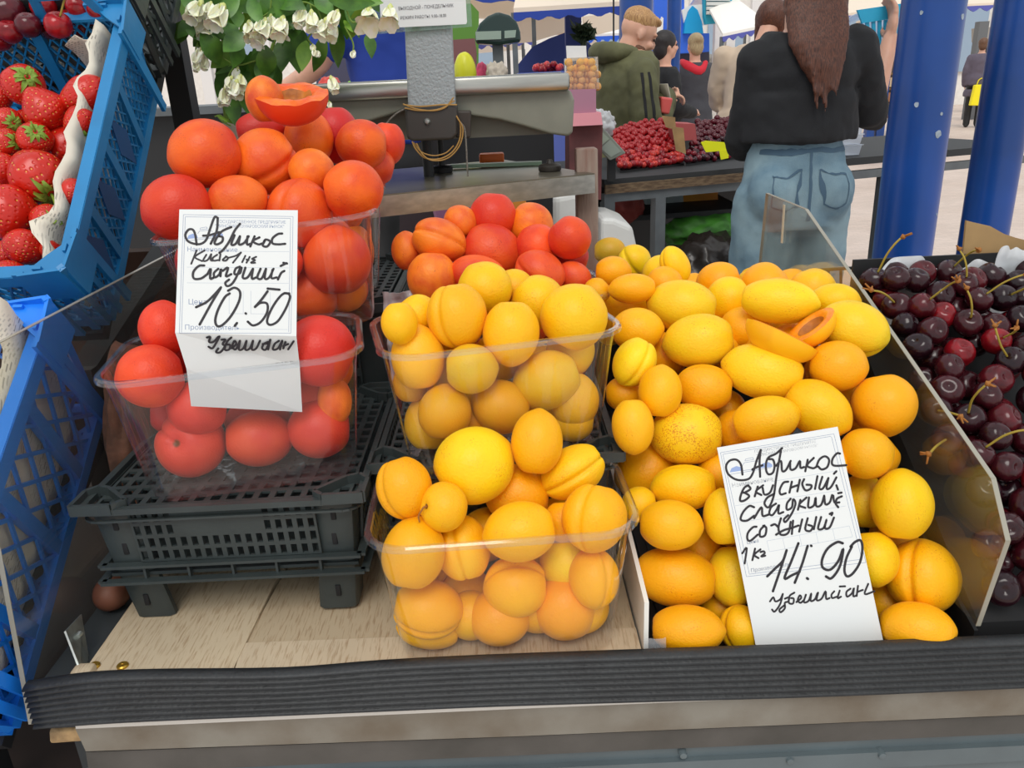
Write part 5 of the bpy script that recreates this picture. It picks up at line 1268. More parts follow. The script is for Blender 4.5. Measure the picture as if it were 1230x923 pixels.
# dark box under table and pale bags behind the middle punnet
def blob(name, c, r, m, lab, cat, amp=.2, fq=3, sub_=4, seed=0):
    bm = bmesh.new(); bmesh.ops.create_icosphere(bm, subdivisions=sub_, radius=1)
    for v in bm.verts:
        k = 1+amp*noise.noise(v.co*fq+Vector((seed, 0, 0)))+amp*.5*noise.noise(v.co*fq*2.7+Vector((0, seed, 0)))
        v.co = Vector((v.co.x*r[0]*k, v.co.y*r[1]*k, v.co.z*r[2]*k))+Vector(c)
    return build(name, bm, m, label=lab, cat=cat, auto=False)
M_WBAG = mat('white plastic sack', (214, 214, 210), .45, bump=.6, bs=30)
def floor_blob(name, px, py, y, hw, m, lab, cat, **k):
    """a soft thing whose top shows at px,py, standing on the floor or on the shelf below"""
    p = aty(px, py, y); return p

# ------------------------------------------------------------ mock-orange branches in a beige vase
M_LEAF = mat('leaf green', (84, 132, 40), .42, c2=(56, 98, 30), vs=60); M_LEAF2 = mat('bright leaf green', (136, 178, 62), .42, c2=(104, 152, 48), vs=60)
M_PET = mat('cream petal', (250, 248, 232), .55, c2=(240, 238, 200), vs=120, sss=.2); M_BUD = mat('yellow green bud', (206, 212, 130), .5)
M_TWIG = mat('green twig', (120, 150, 60), .6)
YF = 1.12
fl_e = empty('flowering_branch', (-.27, YF, .93), label='leafy branches with drooping cream white blossoms behind the red apricots', cat='flowers')
def zp(x, y): return (180+x/4.1, y/4.1)
LV = [(215,85,135,190,44,0),(300,40,425,135,90,0),(370,110,425,205,60,0),(570,0,440,160,64,1),(430,50,560,-20,60,0),(425,205,300,335,84,1),(440,200,408,335,60,0),(520,215,600,395,90,0),(560,240,528,410,76,0),(660,180,650,355,72,0),(705,105,735,362,100,0),(770,200,748,352,56,1),(860,165,806,355,50,0),(920,120,928,335,58,0),(1045,20,985,195,56,1),(1075,165,1092,290,46,0),(640,0,770,45,76,0),(880,0,1110,15,60,0),(1000,-25,1150,15,50,1),(432,318,318,366,20,0),(430,320,502,388,26,1),(450,390,500,580,56,0),(400,450,420,620,60,0),(330,568,425,612,12,1),(190,-10,165,95,50,1),(230,-10,440,66,84,0),(600,-10,700,90,60,0),(300,140,285,262,66,0),(955,100,1002,160,18,1),(150,-30,240,20,60,0),(480,-30,640,60,70,0),(700,-20,860,70,70,0),(330,330,440,470,70,0),(540,330,560,470,60,0),(240,180,330,300,60,0),(1080,-20,1130,60,50,0),(820,-30,900,80,60,0),(560,100,700,140,60,0),(380,-30,300,60,70,0)]
random.seed(13)
for i in range(34):
    x = random.uniform(150, 1000); y = random.uniform(-30, 200 if x < 500 else 90); a_ = random.uniform(-2.4, -.7); L_ = random.uniform(110, 190); LV.append((x, y, x+L_*cos(a_), y-L_*sin(a_), random.uniform(50, 90), 0))
for i in range(12):
    x = random.uniform(380, 600); y = random.uniform(250, 460); LV.append((x, y-60, x+random.uniform(-60, 60), y+100, 70, 0))
random.seed(3)
for i, (x0, y0, x1, y1, w, br2) in enumerate(LV):
    yy = YF+random.uniform(-.03, .05); a = aty(*zp(x0, y0), yy); b_ = aty(*zp(x1, y1), yy+random.uniform(-.03, .02)); d = b_-a; L_ = d.length; wd_ = w/4.1/F*YF*.62
    view = (CAM-a).normalized(); s_ = d.cross(view).normalized(); nn = s_.cross(d).normalized(); roll = random.uniform(-.5, .5); s_ = (s_*cos(roll)+nn*sin(roll)); nn = s_.cross(d).normalized()
    bm = bmesh.new(); prev = None; cv = random.uniform(-.10, .12)
    for k in range(10):
        t = k/9; c = a+d*t+nn*(cv*L_*sin(pi*t)) ; ww = wd_*(sin(pi*min(1, t*.97+.015)**.85))*1.05
        fold = .25*ww
        l = bm.verts.new(c-s_*ww+nn*fold); m_ = bm.verts.new(c); r_ = bm.verts.new(c+s_*ww+nn*fold)
        if prev: bm.faces.new((prev[0], l, m_, prev[1])); bm.faces.new((prev[1], m_, r_, prev[2]))
        prev = (l, m_, r_)
    place(build('leaf', bm, M_LEAF2 if br2 else M_LEAF, auto=False), fl_e)
def petal(bm, base, dirv, side, L_, w, cup, mi=0):
    nn = side.cross(dirv).normalized(); prev = None
    for k in range(6):
        t = k/5; c = base+dirv*L_*t+nn*cup*L_*sin(pi*t*.75); ww = w*sin(pi*min(1, .18+t*.74))**.8
        r_ = [bm.verts.new(c+side*ww*q-nn*abs(q)*ww*.35) for q in (-1, -.4, .4, 1)]
        if prev:
            for j in range(3): bm.faces.new((prev[j], r_[j], r_[j+1], prev[j+1]))
        prev = r_
def blossom(cx, cy, r, dirxy=(0, 1), openness=.5, yy=None):
    yy = yy or YF-.03+random.uniform(-.02, .01); c = aty(*zp(cx, cy), yy); R_ = r/4.1/F*YF*1.15
    d = (rgt*dirxy[0]-upv*dirxy[1]-fwd*random.uniform(.0, .5)).normalized(); u = d.orthogonal().normalized(); v = d.cross(u)
    bm = bmesh.new(); base = c-d*R_
    for k in range(5):
        a = 2*pi*k/5+random.uniform(-.2, .2); o_ = u*cos(a)+v*sin(a); sd = d.cross(o_).normalized(); dr = (d+o_*openness*random.uniform(.7, 1.2)).normalized()
        petal(bm, base+o_*R_*.12, dr, sd, R_*1.9, R_*.72, -.18)
    f = build('blossom', bm, M_PET, auto=False); place(f, fl_e)
    bm = bmesh.new(); tube(bm, [base-d*R_*.45, base-d*R_*.1, base+d*R_*.3], [R_*.1, R_*.3, R_*.2], 7); s_ = build('flower_base', bm, M_BUD, auto=False); place(s_, f)
    return base
def twig(pts, r=.0011):
    bm = bmesh.new(); tube(bm, smoothpath([aty(*zp(x, y), YF-.01) for x, y in pts], 5), r, 6); place(build('twig', bm, M_TWIG), fl_e)
FL = [(222,62,48,.4),(333,88,52,.5),(265,135,48,.5),(290,50,30,.3),(498,160,42,.6),(548,155,46,.5),(642,145,44,.6),(535,195,36,.6),(600,120,30,.3),(740,95,40,.35),(800,112,38,.5),(850,150,40,.6),(905,98,36,.3),(898,165,32,.6),(1080,105,52,.9),(1180,90,44,.8),(228,285,26,.2),(268,312,30,.3),(245,262,22,.1),(230,330,22,.4),(372,480,34,.4),(392,415,30,.3),(448,408,32,.4),(412,445,32,.5),(905,425,32,.4),(1000,270,16,.1),(804,238,15,.0),(826,268,15,.0),(810,262,13,0),(885,520,14,.1),(425,370,24,.2),(200,45,26,.4),(440,460,26,.5),(350,500,22,.4)]
for x, y, r, op in FL: blossom(x, y, r, (random.uniform(-.35, .35), 1), op)
for t in [[(240,-60),(245,10),(270,60)],[(250,0),(225,30)],[(600,-60),(590,60),(545,110)],[(590,60),(640,105)],[(590,60),(500,120)],[(660,60),(750,10),(830,40),(905,60)],[(755,10),(740,60)],[(790,20),(800,75)],[(825,40),(850,110)],[(250,180),(230,225),(225,260)],[(235,220),(270,275)],[(420,320),(385,380),(375,440)],[(420,320),(445,370)],[(300,240),(420,318),(520,300)],[(800,160),(780,190),(805,225)],[(860,460),(900,530),(960,600),(975,620)],[(905,455),(900,400)],[(960,20),(1000,110),(1080,60)],[(960,130),(1000,210),(1000,260)],[(200,-60),(500,-40),(900,-40),(1200,-20)],[(330,568),(360,600),(400,620)],[(320,575),(350,570),(380,600)]]: twig(t)
# vase and main stems
M_VASE = mat('beige vase', (158, 142, 124), .6, var=.1, vs=20)
vx = aty(250, 130, 1.2)
vase = empty('vase', (vx.x, 1.19, .9245), label='beige vase mostly hidden behind flowers and red apricots', cat='vase')
bm = bmesh.new(); lathe(bm, [(.035, 0), (.04, .01), (.043, .2), (.041, .38), (.037, .385), (.036, .30)], (vx.x, 1.19, .925), 28); place(build('vase_body', bm, M_VASE), vase)
for k in range(4):
    bm = bmesh.new(); p0 = Vector((vx.x+random.uniform(-.02, .02), 1.19, 1.22)); p2 = aty(*zp(200+k*260, -55), YF)
    tube(bm, smoothpath([p0, p0.lerp(p2, .5)+Vector((0, .05, .10)), p2+Vector((0, 0, .02)), p2], 6), .0025, 7); place(build('main_stem', bm, M_TWIG), fl_e)
# ------------------------------------------------------------ blue poles
def bluepaint():
    m = mat('blue pole paint', (18, 72, 152), .3, var=.18, vs=3, bump=.12, bs=25); return m
M_POLE = bluepaint()
def pole(px0, px1, py, y, lab, top=5.5, r=None, nm='blue_pole'):
    a, b_ = aty(px0, py, y), aty(px1, py, y); r = r or (b_.x-a.x)/2; cx = (a.x+b_.x)/2
    e = empty(nm, (cx, y+r, 0), label=lab, cat='pole')
    bm = bmesh.new(); lathe(bm, [(r, 0), (r, top)], (cx, y+r, 0), 32); place(build('pole_shaft', bm, M_POLE, auto=True), e); return e, cx, r
pe, pcx, pr_ = pole(1066, 1133, 310, 2.0, 'thick blue steel pole behind the cherries, nearest to the counter')
pole(1172, 1226, 275, 2.6, 'thick blue steel pole at the right edge of the picture')
pole(747, 787, 50, 5.0, 'blue pole directly behind the man in the olive jacket')
pole(802.5, 819, 50, 8.5, 'slender blue pole right of the man in the olive jacket')
M_CHIP = mat('chipped primer', (176, 190, 204), .7, var=.2, vs=60)
for px, py, r in ((1127,161,.0085),(1101,126,.0055),(1131,137,.0035),(1107,15,.004),(1156,20,.006),(1125,258,.003)):
    q = ray(px, py); # where the ray meets the shaft
    A_ = q.x**2+q.y**2; B_ = 2*((CAM.x-pcx)*q.x+(CAM.y-(2.0+pr_))*q.y); C_ = (CAM.x-pcx)**2+(CAM.y-(2.0+pr_))**2-pr_**2
    disc = B_*B_-4*A_*C_
    if disc < 0: continue
    t = (-B_-math.sqrt(disc))/(2*A_); p = CAM+q*t; n = Vector((p.x-pcx, p.y-2.0-pr_, 0)).normalized(); u = Vector((0, 0, 1)); v = n.cross(u)
    bm = bmesh.new(); ring = [bm.verts.new(p+n*.0008+(u*cos(k*pi/5)*1.2+v*sin(k*pi/5))*r*random.uniform(.8, 1.15)) for k in range(10)]
    ring2 = [bm.verts.new(v_.co-n*.003) for v_ in ring]; bm.faces.new(ring)
    for k in range(10): bm.faces.new((ring[k], ring[(k+1) % 10], ring2[(k+1) % 10], ring2[k]))
    bmesh.ops.recalc_face_normals(bm, faces=bm.faces); place(build('paint_chip', bm, M_CHIP, smooth=False), pe)

# ------------------------------------------------------------ second stall: table, cherries, boxes underneath
zt2 = .97
A2, B2 = atz(726, 216, zt2), atz(1130, 181, zt2); d2 = (B2-A2).normalized(); n2_ = Vector((-d2.y, d2.x, 0)); L2 = (B2-A2).length+.5
tb = empty('cherry_table', A2, label='long dark stall table with piles of cherries in the background', cat='table')
def T2(u, v, z): return A2+d2*u+n2_*v+Vector((0, 0, z-zt2))
def t2box(nm, u0, u1, v0, v1, z0, z1, m, par=tb, **k):
    bm = bmesh.new(); quadprism(bm, [T2(u0, v0, z0), T2(u1, v0, z0), T2(u1, v1, z0), T2(u0, v1, z0)], z1-z0, (0, 0, 1)); bmesh.ops.recalc_face_normals(bm, faces=bm.faces)
    o = build(nm, bm, m, smooth=False, **k); return place(o, par) if par else o
M_TGREY = mat('grey painted steel', (100, 106, 110), .5, var=.15, vs=8); M_TBLK = mat('black table cloth strip', (44, 46, 48), .7)
M_TWOOD = mat('worn brown board edge', (120, 100, 76), .8, c2=(80, 62, 46), vs=30, stretch=(1, 1, 4), bump=.4, bs=60)
t2box('table_top', 0, L2, 0, .85, zt2-.03, zt2, M_TBLK); t2box('board_edge', 0, 1.0, -.012, .0, zt2-.055, zt2-.02, M_TWOOD); t2box('front_rail', 0, L2, .0, .03, zt2-.09, zt2-.056, M_TGREY)
for u in (.0, .225, 1.34):
    t2box('table_leg', u, u+.045, .0, .045, 0, zt2-.09, M_TGREY)
for u in (.0, 1.3): t2box('table_leg', u, u+.045, .8, .845, 0, zt2-.03, M_TGREY)
t2box('back_panel', 0, 1.38, .78, .80, .02, zt2-.04, M_DARK)
# trays of cherries
def pile(FLp, FRp, BRp, BLp, nx, ny, cols, grp, fmt, jit):
    random.seed(nx); fl, fr2, br3, bl3 = FLp, FRp, BRp, BLp; items = []
    bm = bmesh.new(); dn = Vector((0, 0, -.012))
    quadprism(bm, [fl+dn, fr2+dn, br3+dn, bl3+dn], -.04, (0, 0, 1)); bmesh.ops.recalc_face_normals(bm, faces=bm.faces)
    t = build('cherry_tray', bm, M_DARK, smooth=False); tag(t, grp[0], 'tray')
    rest = bmesh.new()
    for j in range(ny):
        for i in range(nx):
            u, v = (i+.5*(j % 2)+random.uniform(-.2, .2))/nx, (j+random.uniform(-.2, .2))/(ny-1)
            u = max(0, min(1, u)); v = max(0, min(1, v))
            p = (fl*(1-u)+fr2*u)*(1-v)+(bl3*(1-u)+br3*u)*v+Vector((0, 0, random.uniform(-.006, .012)+jit*sin(pi*u)*v))
            if j < 5: o = cherry(p, random.uniform(.0135, .0165), random.choice(cols), grp[1], me=CHL); pr = proj(p); items.append((o, pr[0], pr[1]))
            else: bmesh.ops.create_icosphere(rest, subdivisions=2, radius=random.uniform(.0135, .0165), matrix=Matrix.Translation(p))
    rs = build('cherry_pile', rest, M_CH, auto=False, label=grp[2], cat='cherries', kind='stuff'); rs.color = SRGB(*cols[0])
    rowlabels(items, 3.2, fmt)
zz = zt2+.02
pile(atz(745,202,zz), atz(822,193,zz), aty(812,150,3.95), aty(736,158,3.75), 17, 12, [(196, 40, 44), (170, 30, 40), (214, 66, 56), (150, 28, 36)], ('tray under the bright red cherries on the stall table', 'bright red cherries on the stall table', 'rear part of the bright red cherry pile on the background table'), 'bright red cherry on the background table, %s from left in the %s row down', .02)
pile(atz(824,194,zz), atz(893,184,zz), aty(905,146,4.15), aty(838,149,4.05), 15, 11, [(110, 30, 44), (84, 24, 36), (140, 40, 52), (60, 20, 30)], ('tray under the dark cherries on the stall table', 'dark cherries on the stall table', 'rear part of the dark cherry pile on the background table'), 'dark cherry on the background table, %s from left in the %s row down', .015)
def slab(nm, pts, y, dep, m, lab=None, cat=None, par=None, ys=None, bev=0, **k):
    bm = bmesh.new(); P_ = [aty(px, py, y if ys is None else ys[i]) for i, (px, py) in enumerate(pts)]
    quadprism(bm, P_, dep, (0, 1, 0)); bmesh.ops.recalc_face_normals(bm, faces=bm.faces); o = build(nm, bm, m, smooth=False); tag(o, lab, cat, **k)
    if bev: v = o.modifiers.new('soft edges', 'BEVEL'); v.width = bev; v.segments = 3
    return place(o, par) if par else o
slab('cardboard_divider', [(807,152),(821,154),(824,185),(812,181)], 3.42, .006, M_CARD, 'brown cardboard divider between red and dark cherries', 'cardboard')
slab('cardboard_divider', [(795,139),(811,141),(812,156),(800,153)], 3.55, .006, M_CARD, 'small upper cardboard flap above the red cherries', 'cardboard')
slab('pink_box', [(810,148),(835,149),(837,168),(813,170)], 3.62, .16, mat('brick pink box', (172, 80, 80), .7), 'brick pink carton standing among the cherries', 'box')
M_NEON = mat('neon yellow card', (236, 240, 20), .6)
nt_ = empty('price_tag', aty(865, 180, 3.30), label='neon yellow price tag in front of the dark cherries', cat='price tag')
slab('tag_card', [(842,171),(848,169),(882,172),(882,180),(848,183)], 3.30, .004, M_NEON, par=nt_); slab('tag_tail', [(864,181),(876,180),(875,190),(866,192)], 3.297, .004, M_NEON, par=nt_)
dp = empty('scale_display', aty(730, 170, 3.1), label='tilted grey scale display at the left end of the cherry table', cat='scale')
slab('display_body', [(709,170),(723,152),(752,184),(733,193)], 3.1, .03, mat('display grey', (128, 134, 124), .4), par=dp, bev=.004)
slab('display_window', [(713,169),(722,157),(732,167),(720,177)], 3.097, .004, mat('display glass', (160, 172, 156), .15), par=dp); slab('display_window', [(721,178),(733,168),(746,182),(734,189)], 3.097, .004, mat('display glass 2', (150, 160, 150), .15), par=dp)
bm = bmesh.new(); p = aty(735, 190, 3.14); bar(bm, (p.x, p.y+.02, zt2), (p.x, p.y+.02, p.z+.02), .03, .03, (0, 1, 0)); place(build('display_stand', bm, M_DARK, smooth=False), dp)
blob('plastic_bag', aty(720, 150, 3.5), (.06, .05, .06), clear('bag film 2', (235, 235, 235), 1.5, .4, .15), 'crumpled clear bag beside the tilted scale display', 'bag', amp=.3, seed=3)
# clear stacked food boxes right of the woman
M_TUB = clear('clear tub', (226, 234, 244), 1.2, .42, .12)
for i, (z0, z1) in enumerate(((0, .045), (.046, .09), (.091, .135), (.136, .18), (.181, .225))):
    q0 = aty(1000+ (3 if i % 2 else 0), 168, 3.2); w_ = .13
    bm = bmesh.new(); a = Vector((q0.x, 3.72, zt2+.001)); r1, r2 = w_/2*.9, w_/2
    for s_, zz_ in ((1, 0),):
        vs = []
        for rr_, z_ in ((r1, z0), (r2, z1-.004), (r2+.005, z1-.003), (r2+.005, z1)): vs.append([bm.verts.new(a+Vector((sx*rr_+.02, sy*rr_, z_))) for sx, sy in ((-1, -1), (1, -1), (1, 1), (-1, 1))])
        for k in range(3):
            for j in range(4): bm.faces.new((vs[k][j], vs[k][(j+1) % 4], vs[k+1][(j+1) % 4], vs[k+1][j]))
        bm.faces.new(vs[0])
    o = build('food_tub', bm, M_TUB, smooth=False, group='stacked clear food tubs'); o.location.x = aty(1012, 160, 3.72).x-a.x-.02
    o['label'] = 'clear plastic food tub, %s from the bottom of the stack right of the woman' % ordn(i+1); o['category'] = 'tub'
# under the table
M_ORB = mat('orange printed carton', (206, 140, 40), .7, c2=(170, 90, 40), vs=4); M_GRN = mat('green net bag', (60, 128, 34), .6, c2=(36, 84, 22), vs=16, bump=.6, bs=40)
slab('shelf_plate', [(728,262),(895,250),(895,256),(728,268)], 3.46, .55, M_DARK, par=tb)
cbx = slab('fruit_carton', [(820,230),(862,227),(863,250),(822,253)], 3.75, .2, M_ORB, 'orange and white fruit carton on shelf under the cherry table', 'carton')
place(slab('white_end', [(775,234),(820,230),(822,253),(776,256)], 3.75, .2, mat('pale blue carton', (176, 190, 190), .7)), cbx)
def gblob(nm, px, py, y, r, m, lab, cat, **k): return blob(nm, aty(px, py, y), r, m, lab, cat, **k)
gblob('green_net_bag', 850, 278, 3.50, (.20, .13, .085), M_GRN, 'green net bag of vegetables under the cherry table', 'bag', amp=.25, seed=2)
gblob('red_sack', 752, 242, 3.5, (.075, .09, .10), mat('dark red sack', (112, 34, 28), .7, bump=.5, bs=20), 'dark red sack on the left under the cherry table', 'sack', amp=.2, seed=5)
gblob('grey_bag', 815, 216, 3.55, (.10, .12, .05), mat('dull grey film', (96, 98, 100), .5, bump=.5, bs=20), 'grey bag pushed under the top of the cherry table', 'bag', amp=.25, seed=8)
gblob('black_bag', 850, 322, 3.30, (.17, .13, .14), mat('black bin bag', (44, 38, 34), .3, bump=.8, bs=25), 'shiny black bag standing on the ground under the cherry table', 'bag', amp=.3, seed=9)
slab('white_crate_lid', [(722,262),(738,263),(760,272),(766,300),(768,640),(716,640)], 2.9, .3, M_WBAG, 'white foam box behind the weathered post', 'box', bev=.02)
slab('foam_box', [(664,236),(702,228),(702,700),(668,700)], 2.4, .25, M_WBAG, 'white crumpled sack between table leg and weathered post', 'sack', bev=.02)
slab('dark_box', [(480,245),(545,240),(545,302),(480,302)], 2.0, .3, mat('dark crate heap', (52, 40, 44), .8), 'dark crate under the scale table', 'crate')
slab('mauve_bag', [(515,236),(560,232),(572,250),(560,300),(530,300)], 1.9, .1, mat('mauve bag', (128, 84, 116), .5, bump=.5, bs=30), 'mauve bag under the scale table', 'bag', bev=.015)
slab('white_carton', [(560,234),(612,230),(618,300),(566,300)], 1.95, .2, mat('off white carton', (196, 196, 190), .6), 'off-white carton under the scale table', 'carton', bev=.004)
slab('orange_carton', [(613,231),(632,229),(632,300),(614,300)], 1.94, .1, M_ORB, 'small orange printed carton under the scale table', 'carton', bev=.003)
za_ = aty(560, 300, 1.9).z
bm = bmesh.new(); box(bm, (aty(470, 300, 1.9).x, 1.86, 0), (aty(636, 300, 1.9).x, 2.32, za_-.002)); build('storage_trunk', bm, M_DARK, smooth=False, label='dark storage trunk under the scale table carrying cartons and bags', cat='trunk')
slab('dark_cabinet', [(640,226),(664,224),(664,760),(640,760)], 2.2, .2, M_BLACK, 'narrow black cabinet under the scale table', 'cabinet')

# ------------------------------------------------------------ people
def ell(bm, c, r, rot=None, n=16):
    mt = Matrix.Translation(c) @ (rot.to_4x4() if rot else Matrix()) @ Matrix.Diagonal((r[0], r[1], r[2], 1))
    bmesh.ops.create_uvsphere(bm, u_segments=n, v_segments=n//2+2, radius=1, matrix=mt)
def limb(bm, pts, rad, flat=1.0, n=14):
    P_ = smoothpath(pts, 3); m_ = len(P_); R_ = []
    k = len(pts)-1
    for i in range(m_):
        t = i/(m_-1)*k; a = min(int(t), k-1); f = t-a; R_.append(rad[a]*(1-f)+rad[a+1]*f)
    tube(bm, P_, R_, n, flat=flat); ell(bm, P_[0], (R_[0],)*3); ell(bm, P_[-1], (R_[-1],)*3)
def stack(bm, rings, n=24):
    """torso-like loft: rings of (x, y, z, rx, ry)"""
    rr = []
    for x, y, z, rx, ry in rings: rr.append([bm.verts.new((x+rx*cos(2*pi*k/n), y+ry*sin(2*pi*k/n), z)) for k in range(n)])
    for i in range(len(rr)-1):
        for k in range(n): bm.faces.new((rr[i][k], rr[i][(k+1) % n], rr[i+1][(k+1) % n], rr[i+1][k]))
    bm.faces.new(rr[0][::-1]); bm.faces.new(rr[-1])
def soft(o, vox, sm=4, folds=0, fs=.08):
    r = o.modifiers.new('merge', 'REMESH'); r.mode = 'VOXEL'; r.voxel_size = vox; r.use_smooth_shade = True
    s = o.modifiers.new('smooth', 'SMOOTH'); s.iterations = sm; s.factor = .6
    if folds:
        t = bpy.data.textures.new('cloth folds', 'CLOUDS'); t.noise_scale = fs; d = o.modifiers.new('folds', 'DISPLACE'); d.texture = t; d.strength = folds; d.mid_level = .5
def hand(bm, w, dirv, palm_n, s=1.0, curl=.5):
    """palm and five unequal curled fingers, thumb from the side near the wrist"""
    d = dirv.normalized(); n = palm_n.normalized(); sd = d.cross(n).normalized(); n = sd.cross(d)
    bmx = Matrix((sd, d, n)).transposed()
    ell(bm, w+d*.045*s, (.040*s, .050*s, .016*s), bmx)
    for i, (off, L_) in enumerate(((-.028, .066), (-.009, .075), (.010, .070), (.028, .055))):
        b_ = w+d*.080*s+sd*off*s; c1 = (d*cos(curl*.5)+n*sin(curl*.5)); c2 = (d*cos(curl*1.3)+n*sin(curl*1.3)); c3 = (d*cos(curl*2.1)+n*sin(curl*2.1))
        p1 = b_+c1*L_*.42*s; p2 = p1+c2*L_*.33*s; p3 = p2+c3*L_*.25*s
        limb(bm, [b_, p1, p2, p3], [.0095*s, .009*s, .008*s, .0065*s], n=8)
    b_ = w+d*.022*s-sd*.03*s; p1 = b_+(-sd*.7+d*.6+n*.3).normalized()*.032*s; p2 = p1+(-sd*.25+d*.9+n*.5).normalized()*.030*s
    limb(bm, [b_, p1, p2], [.013*s, .011*s, .008*s], n=8)
SKIN = mat('skin', (222, 170, 144), .5, sss=.1, var=.06, vs=12)
def head_mesh(bm, c, R3, s=1.0):
    """skull, jaw, nose, brows, ears; face looks along local +y"""
    T = lambda x, y, z: c+R3 @ Vector((x*s, y*s, z*s))
    ell(bm, T(0, -.008, .025), (.074*s, .094*s, .088*s), R3, 24); ell(bm, T(0, .022, -.045), (.056*s, .066*s, .062*s), R3, 20); ell(bm, T(0, .058, -.082), (.028*s, .026*s, .024*s), R3)
    ell(bm, T(0, .092, -.018), (.012*s, .022*s, .024*s), R3, 12); ell(bm, T(0, .085, .014), (.009*s, .014*s, .028*s), R3, 12)
    for q in (-1, 1):
        ell(bm, T(q*.075, -.005, -.012), (.010*s, .018*s, .030*s), R3, 12); ell(bm, T(q*.034, .072, -.030), (.024*s, .020*s, .022*s), R3, 12); ell(bm, T(q*.03, .078, .026), (.026*s, .012*s, .008*s), R3, 12)
    ell(bm, T(0, .084, -.052), (.022*s, .010*s, .006*s), R3, 12); ell(bm, T(0, .082, -.062), (.019*s, .010*s, .007*s), R3, 12)
    limb(bm, [T(0, -.02, -.16), T(0, -.015, -.04)], [.056*s, .054*s])
def person(loc, rz, label, P, skin=SKIN, vox=.012, group=None, s=1.0):
    """P: joints in the figure's frame (x right, y forward, z up) and garments"""
    e = empty('person', loc, rz, label=label, cat='person'); e.scale = (s, s, s)
    if group: e['group'] = group
    V = Vector; lean = P.get('lean', V((0, 0, 0))); hip = P.get('hip', .98); sh = P.get('sh', 1.42); sw = P.get('sw', .185); bw_ = P.get('bw', .15)
    hc = P.get('head', V((0, .02, 1.62)))+lean; hr = Matrix.Rotation(P.get('turn', 0), 3, 'Z') @ Matrix.Rotation(P.get('nod', 0), 3, 'X')
    arms = P['arms']; legs = P.get('legs', [[V((-.09, 0, .93)), V((-.10, .02, .50)), V((-.10, 0, .09))], [V((.09, 0, .93)), V((.10, .02, .50)), V((.10, 0, .09))]])
    def torso(bm, g, z0=None):
        R_ = [(hip-.14, bw_+.015, .115), (hip-.02, bw_+.02, .125), (hip+.10, bw_-.02, .10), (hip+.24, bw_+.0, .11), (sh-.10, bw_+.02, .12), (sh-.02, sw-.03, .10), (sh+.03, .10, .075)]
        rings = []
        for z, rx, ry in R_:
            if z0 is not None and z < z0: continue
            t = (z-hip)/(sh-hip); rings.append((lean.x*max(0, t), lean.y*max(0, t)-.0, z+lean.z*max(0, t), rx+g, ry+g))
        stack(bm, rings)
    bm = bmesh.new(); torso(bm, 0); head_mesh(bm, hc, hr)
    limb(bm, [V((lean.x, lean.y, sh-.02+lean.z)), hc+V((0, -.01, -.08))], [.062, .055])
    for a in legs: limb(bm, a, [.085, .055, .04]); ell(bm, a[-1]+V((0, .07, -.045)), (.042, .12, .04))
    for a in arms:
        limb(bm, a[:3], [.048, .038, .026]); hand(bm, a[2], a[3] if len(a) > 3 else (a[2]-a[1]), a[4] if len(a) > 4 else V((0, 0, -1)), curl=P.get('curl', .5))
    body = build('body', bm, skin, auto=False); soft(body, vox*.75, 2); body.parent = e
    for q in (-1, 1):
        bm = bmesh.new(); ell(bm, hc+hr @ V((q*.032, .083, .004)), (.011, .007, .007), hr, 10); b2 = build('eye', bm, mat('dark eye', (50, 38, 34), .3), auto=False); b2.parent = e
    c = P['trousers']; bm = bmesh.new(); g = P.get('tg', .018)
    stack(bm, [(0, 0, hip-.17, bw_+.02+g, .12+g), (0, 0, hip-.05, bw_+.028+g*.6, .13+g*.6), (0, 0, P.get('waist', hip+.08), bw_-.01+g*.6, .105+g*.6)])
    for a in legs: limb(bm, [a[0]+V((0, 0, -.02)), a[1], V((a[2].x, a[2].y, .07))], P.get('legr', [.10, .075, .065]))
    if P.get('seat'): 
        for q in (-1, 1): ell(bm, V((q*.085, -.06, hip-.06)), (.095, .09, .11))
    t_ = build('trousers', bm, c, auto=False); soft(t_, vox, 4, P.get('tfold', .012)); t_.parent = e
    top, ln, sg_ = P['top'], P.get('hem', hip-.08), P.get('sg', .028)
    bm = bmesh.new(); torso(bm, sg_, ln-.03 if ln > hip-.14 else None)
    stack(bm, [(0, 0, ln, bw_+.03+sg_, .125+sg_), (lean.x*.2, lean.y*.2, ln+.14, bw_+.02+sg_, .12+sg_)])
    for i, a in enumerate(arms):
        k = P.get('sleeve', [1, 1])[i]
        pts = [a[0], a[1], a[1].lerp(a[2], k)] if k > 0 else [a[0], a[0].lerp(a[1], 1+k)]
        limb(bm, pts, [.062+sg_*.3, .055+sg_*.5, .045+sg_*.4][:len(pts)])
    for a in arms: ell(bm, a[0]+V((0, 0, -.02)), (.07, .07, .075))
    g_ = build(P.get('topname', 'jacket'), bm, top, auto=False); soft(g_, vox, 4, P.get('fold', .02), P.get('fs', .09)); g_.parent = e
    for a in legs: bm = bmesh.new(); ell(bm, a[-1]+V((0, .06, -.045)), (.05, .135, .042)); b2 = build('shoe', bm, P.get('shoes', M_DARK), auto=False); b2.parent = e
    if 'hair' in P:
        bm = bmesh.new(); P['hairf'](bm, hc, hr); h_ = build('hair', bm, P['hair'], auto=False); soft(h_, vox*.7, 1, .006, .02); h_.parent = e
    return e, hc, hr
V = Vector
def hair_cap(bm, c, R3, k=1.0, low=0.0):
    ell(bm, c+R3 @ V((0, -.022, .038)), (.083*k, .098*k, .088*k), R3, 20); 
    if low: ell(bm, c+R3 @ V((0, -.055, -.02)), (.075*k, .06*k, .09*k), R3, 16)
def hairmat(n, c, c2): return mat(n, c, .5, c2=c2, vs=60, stretch=(6, 6, .4), bump=.5, bs=120)
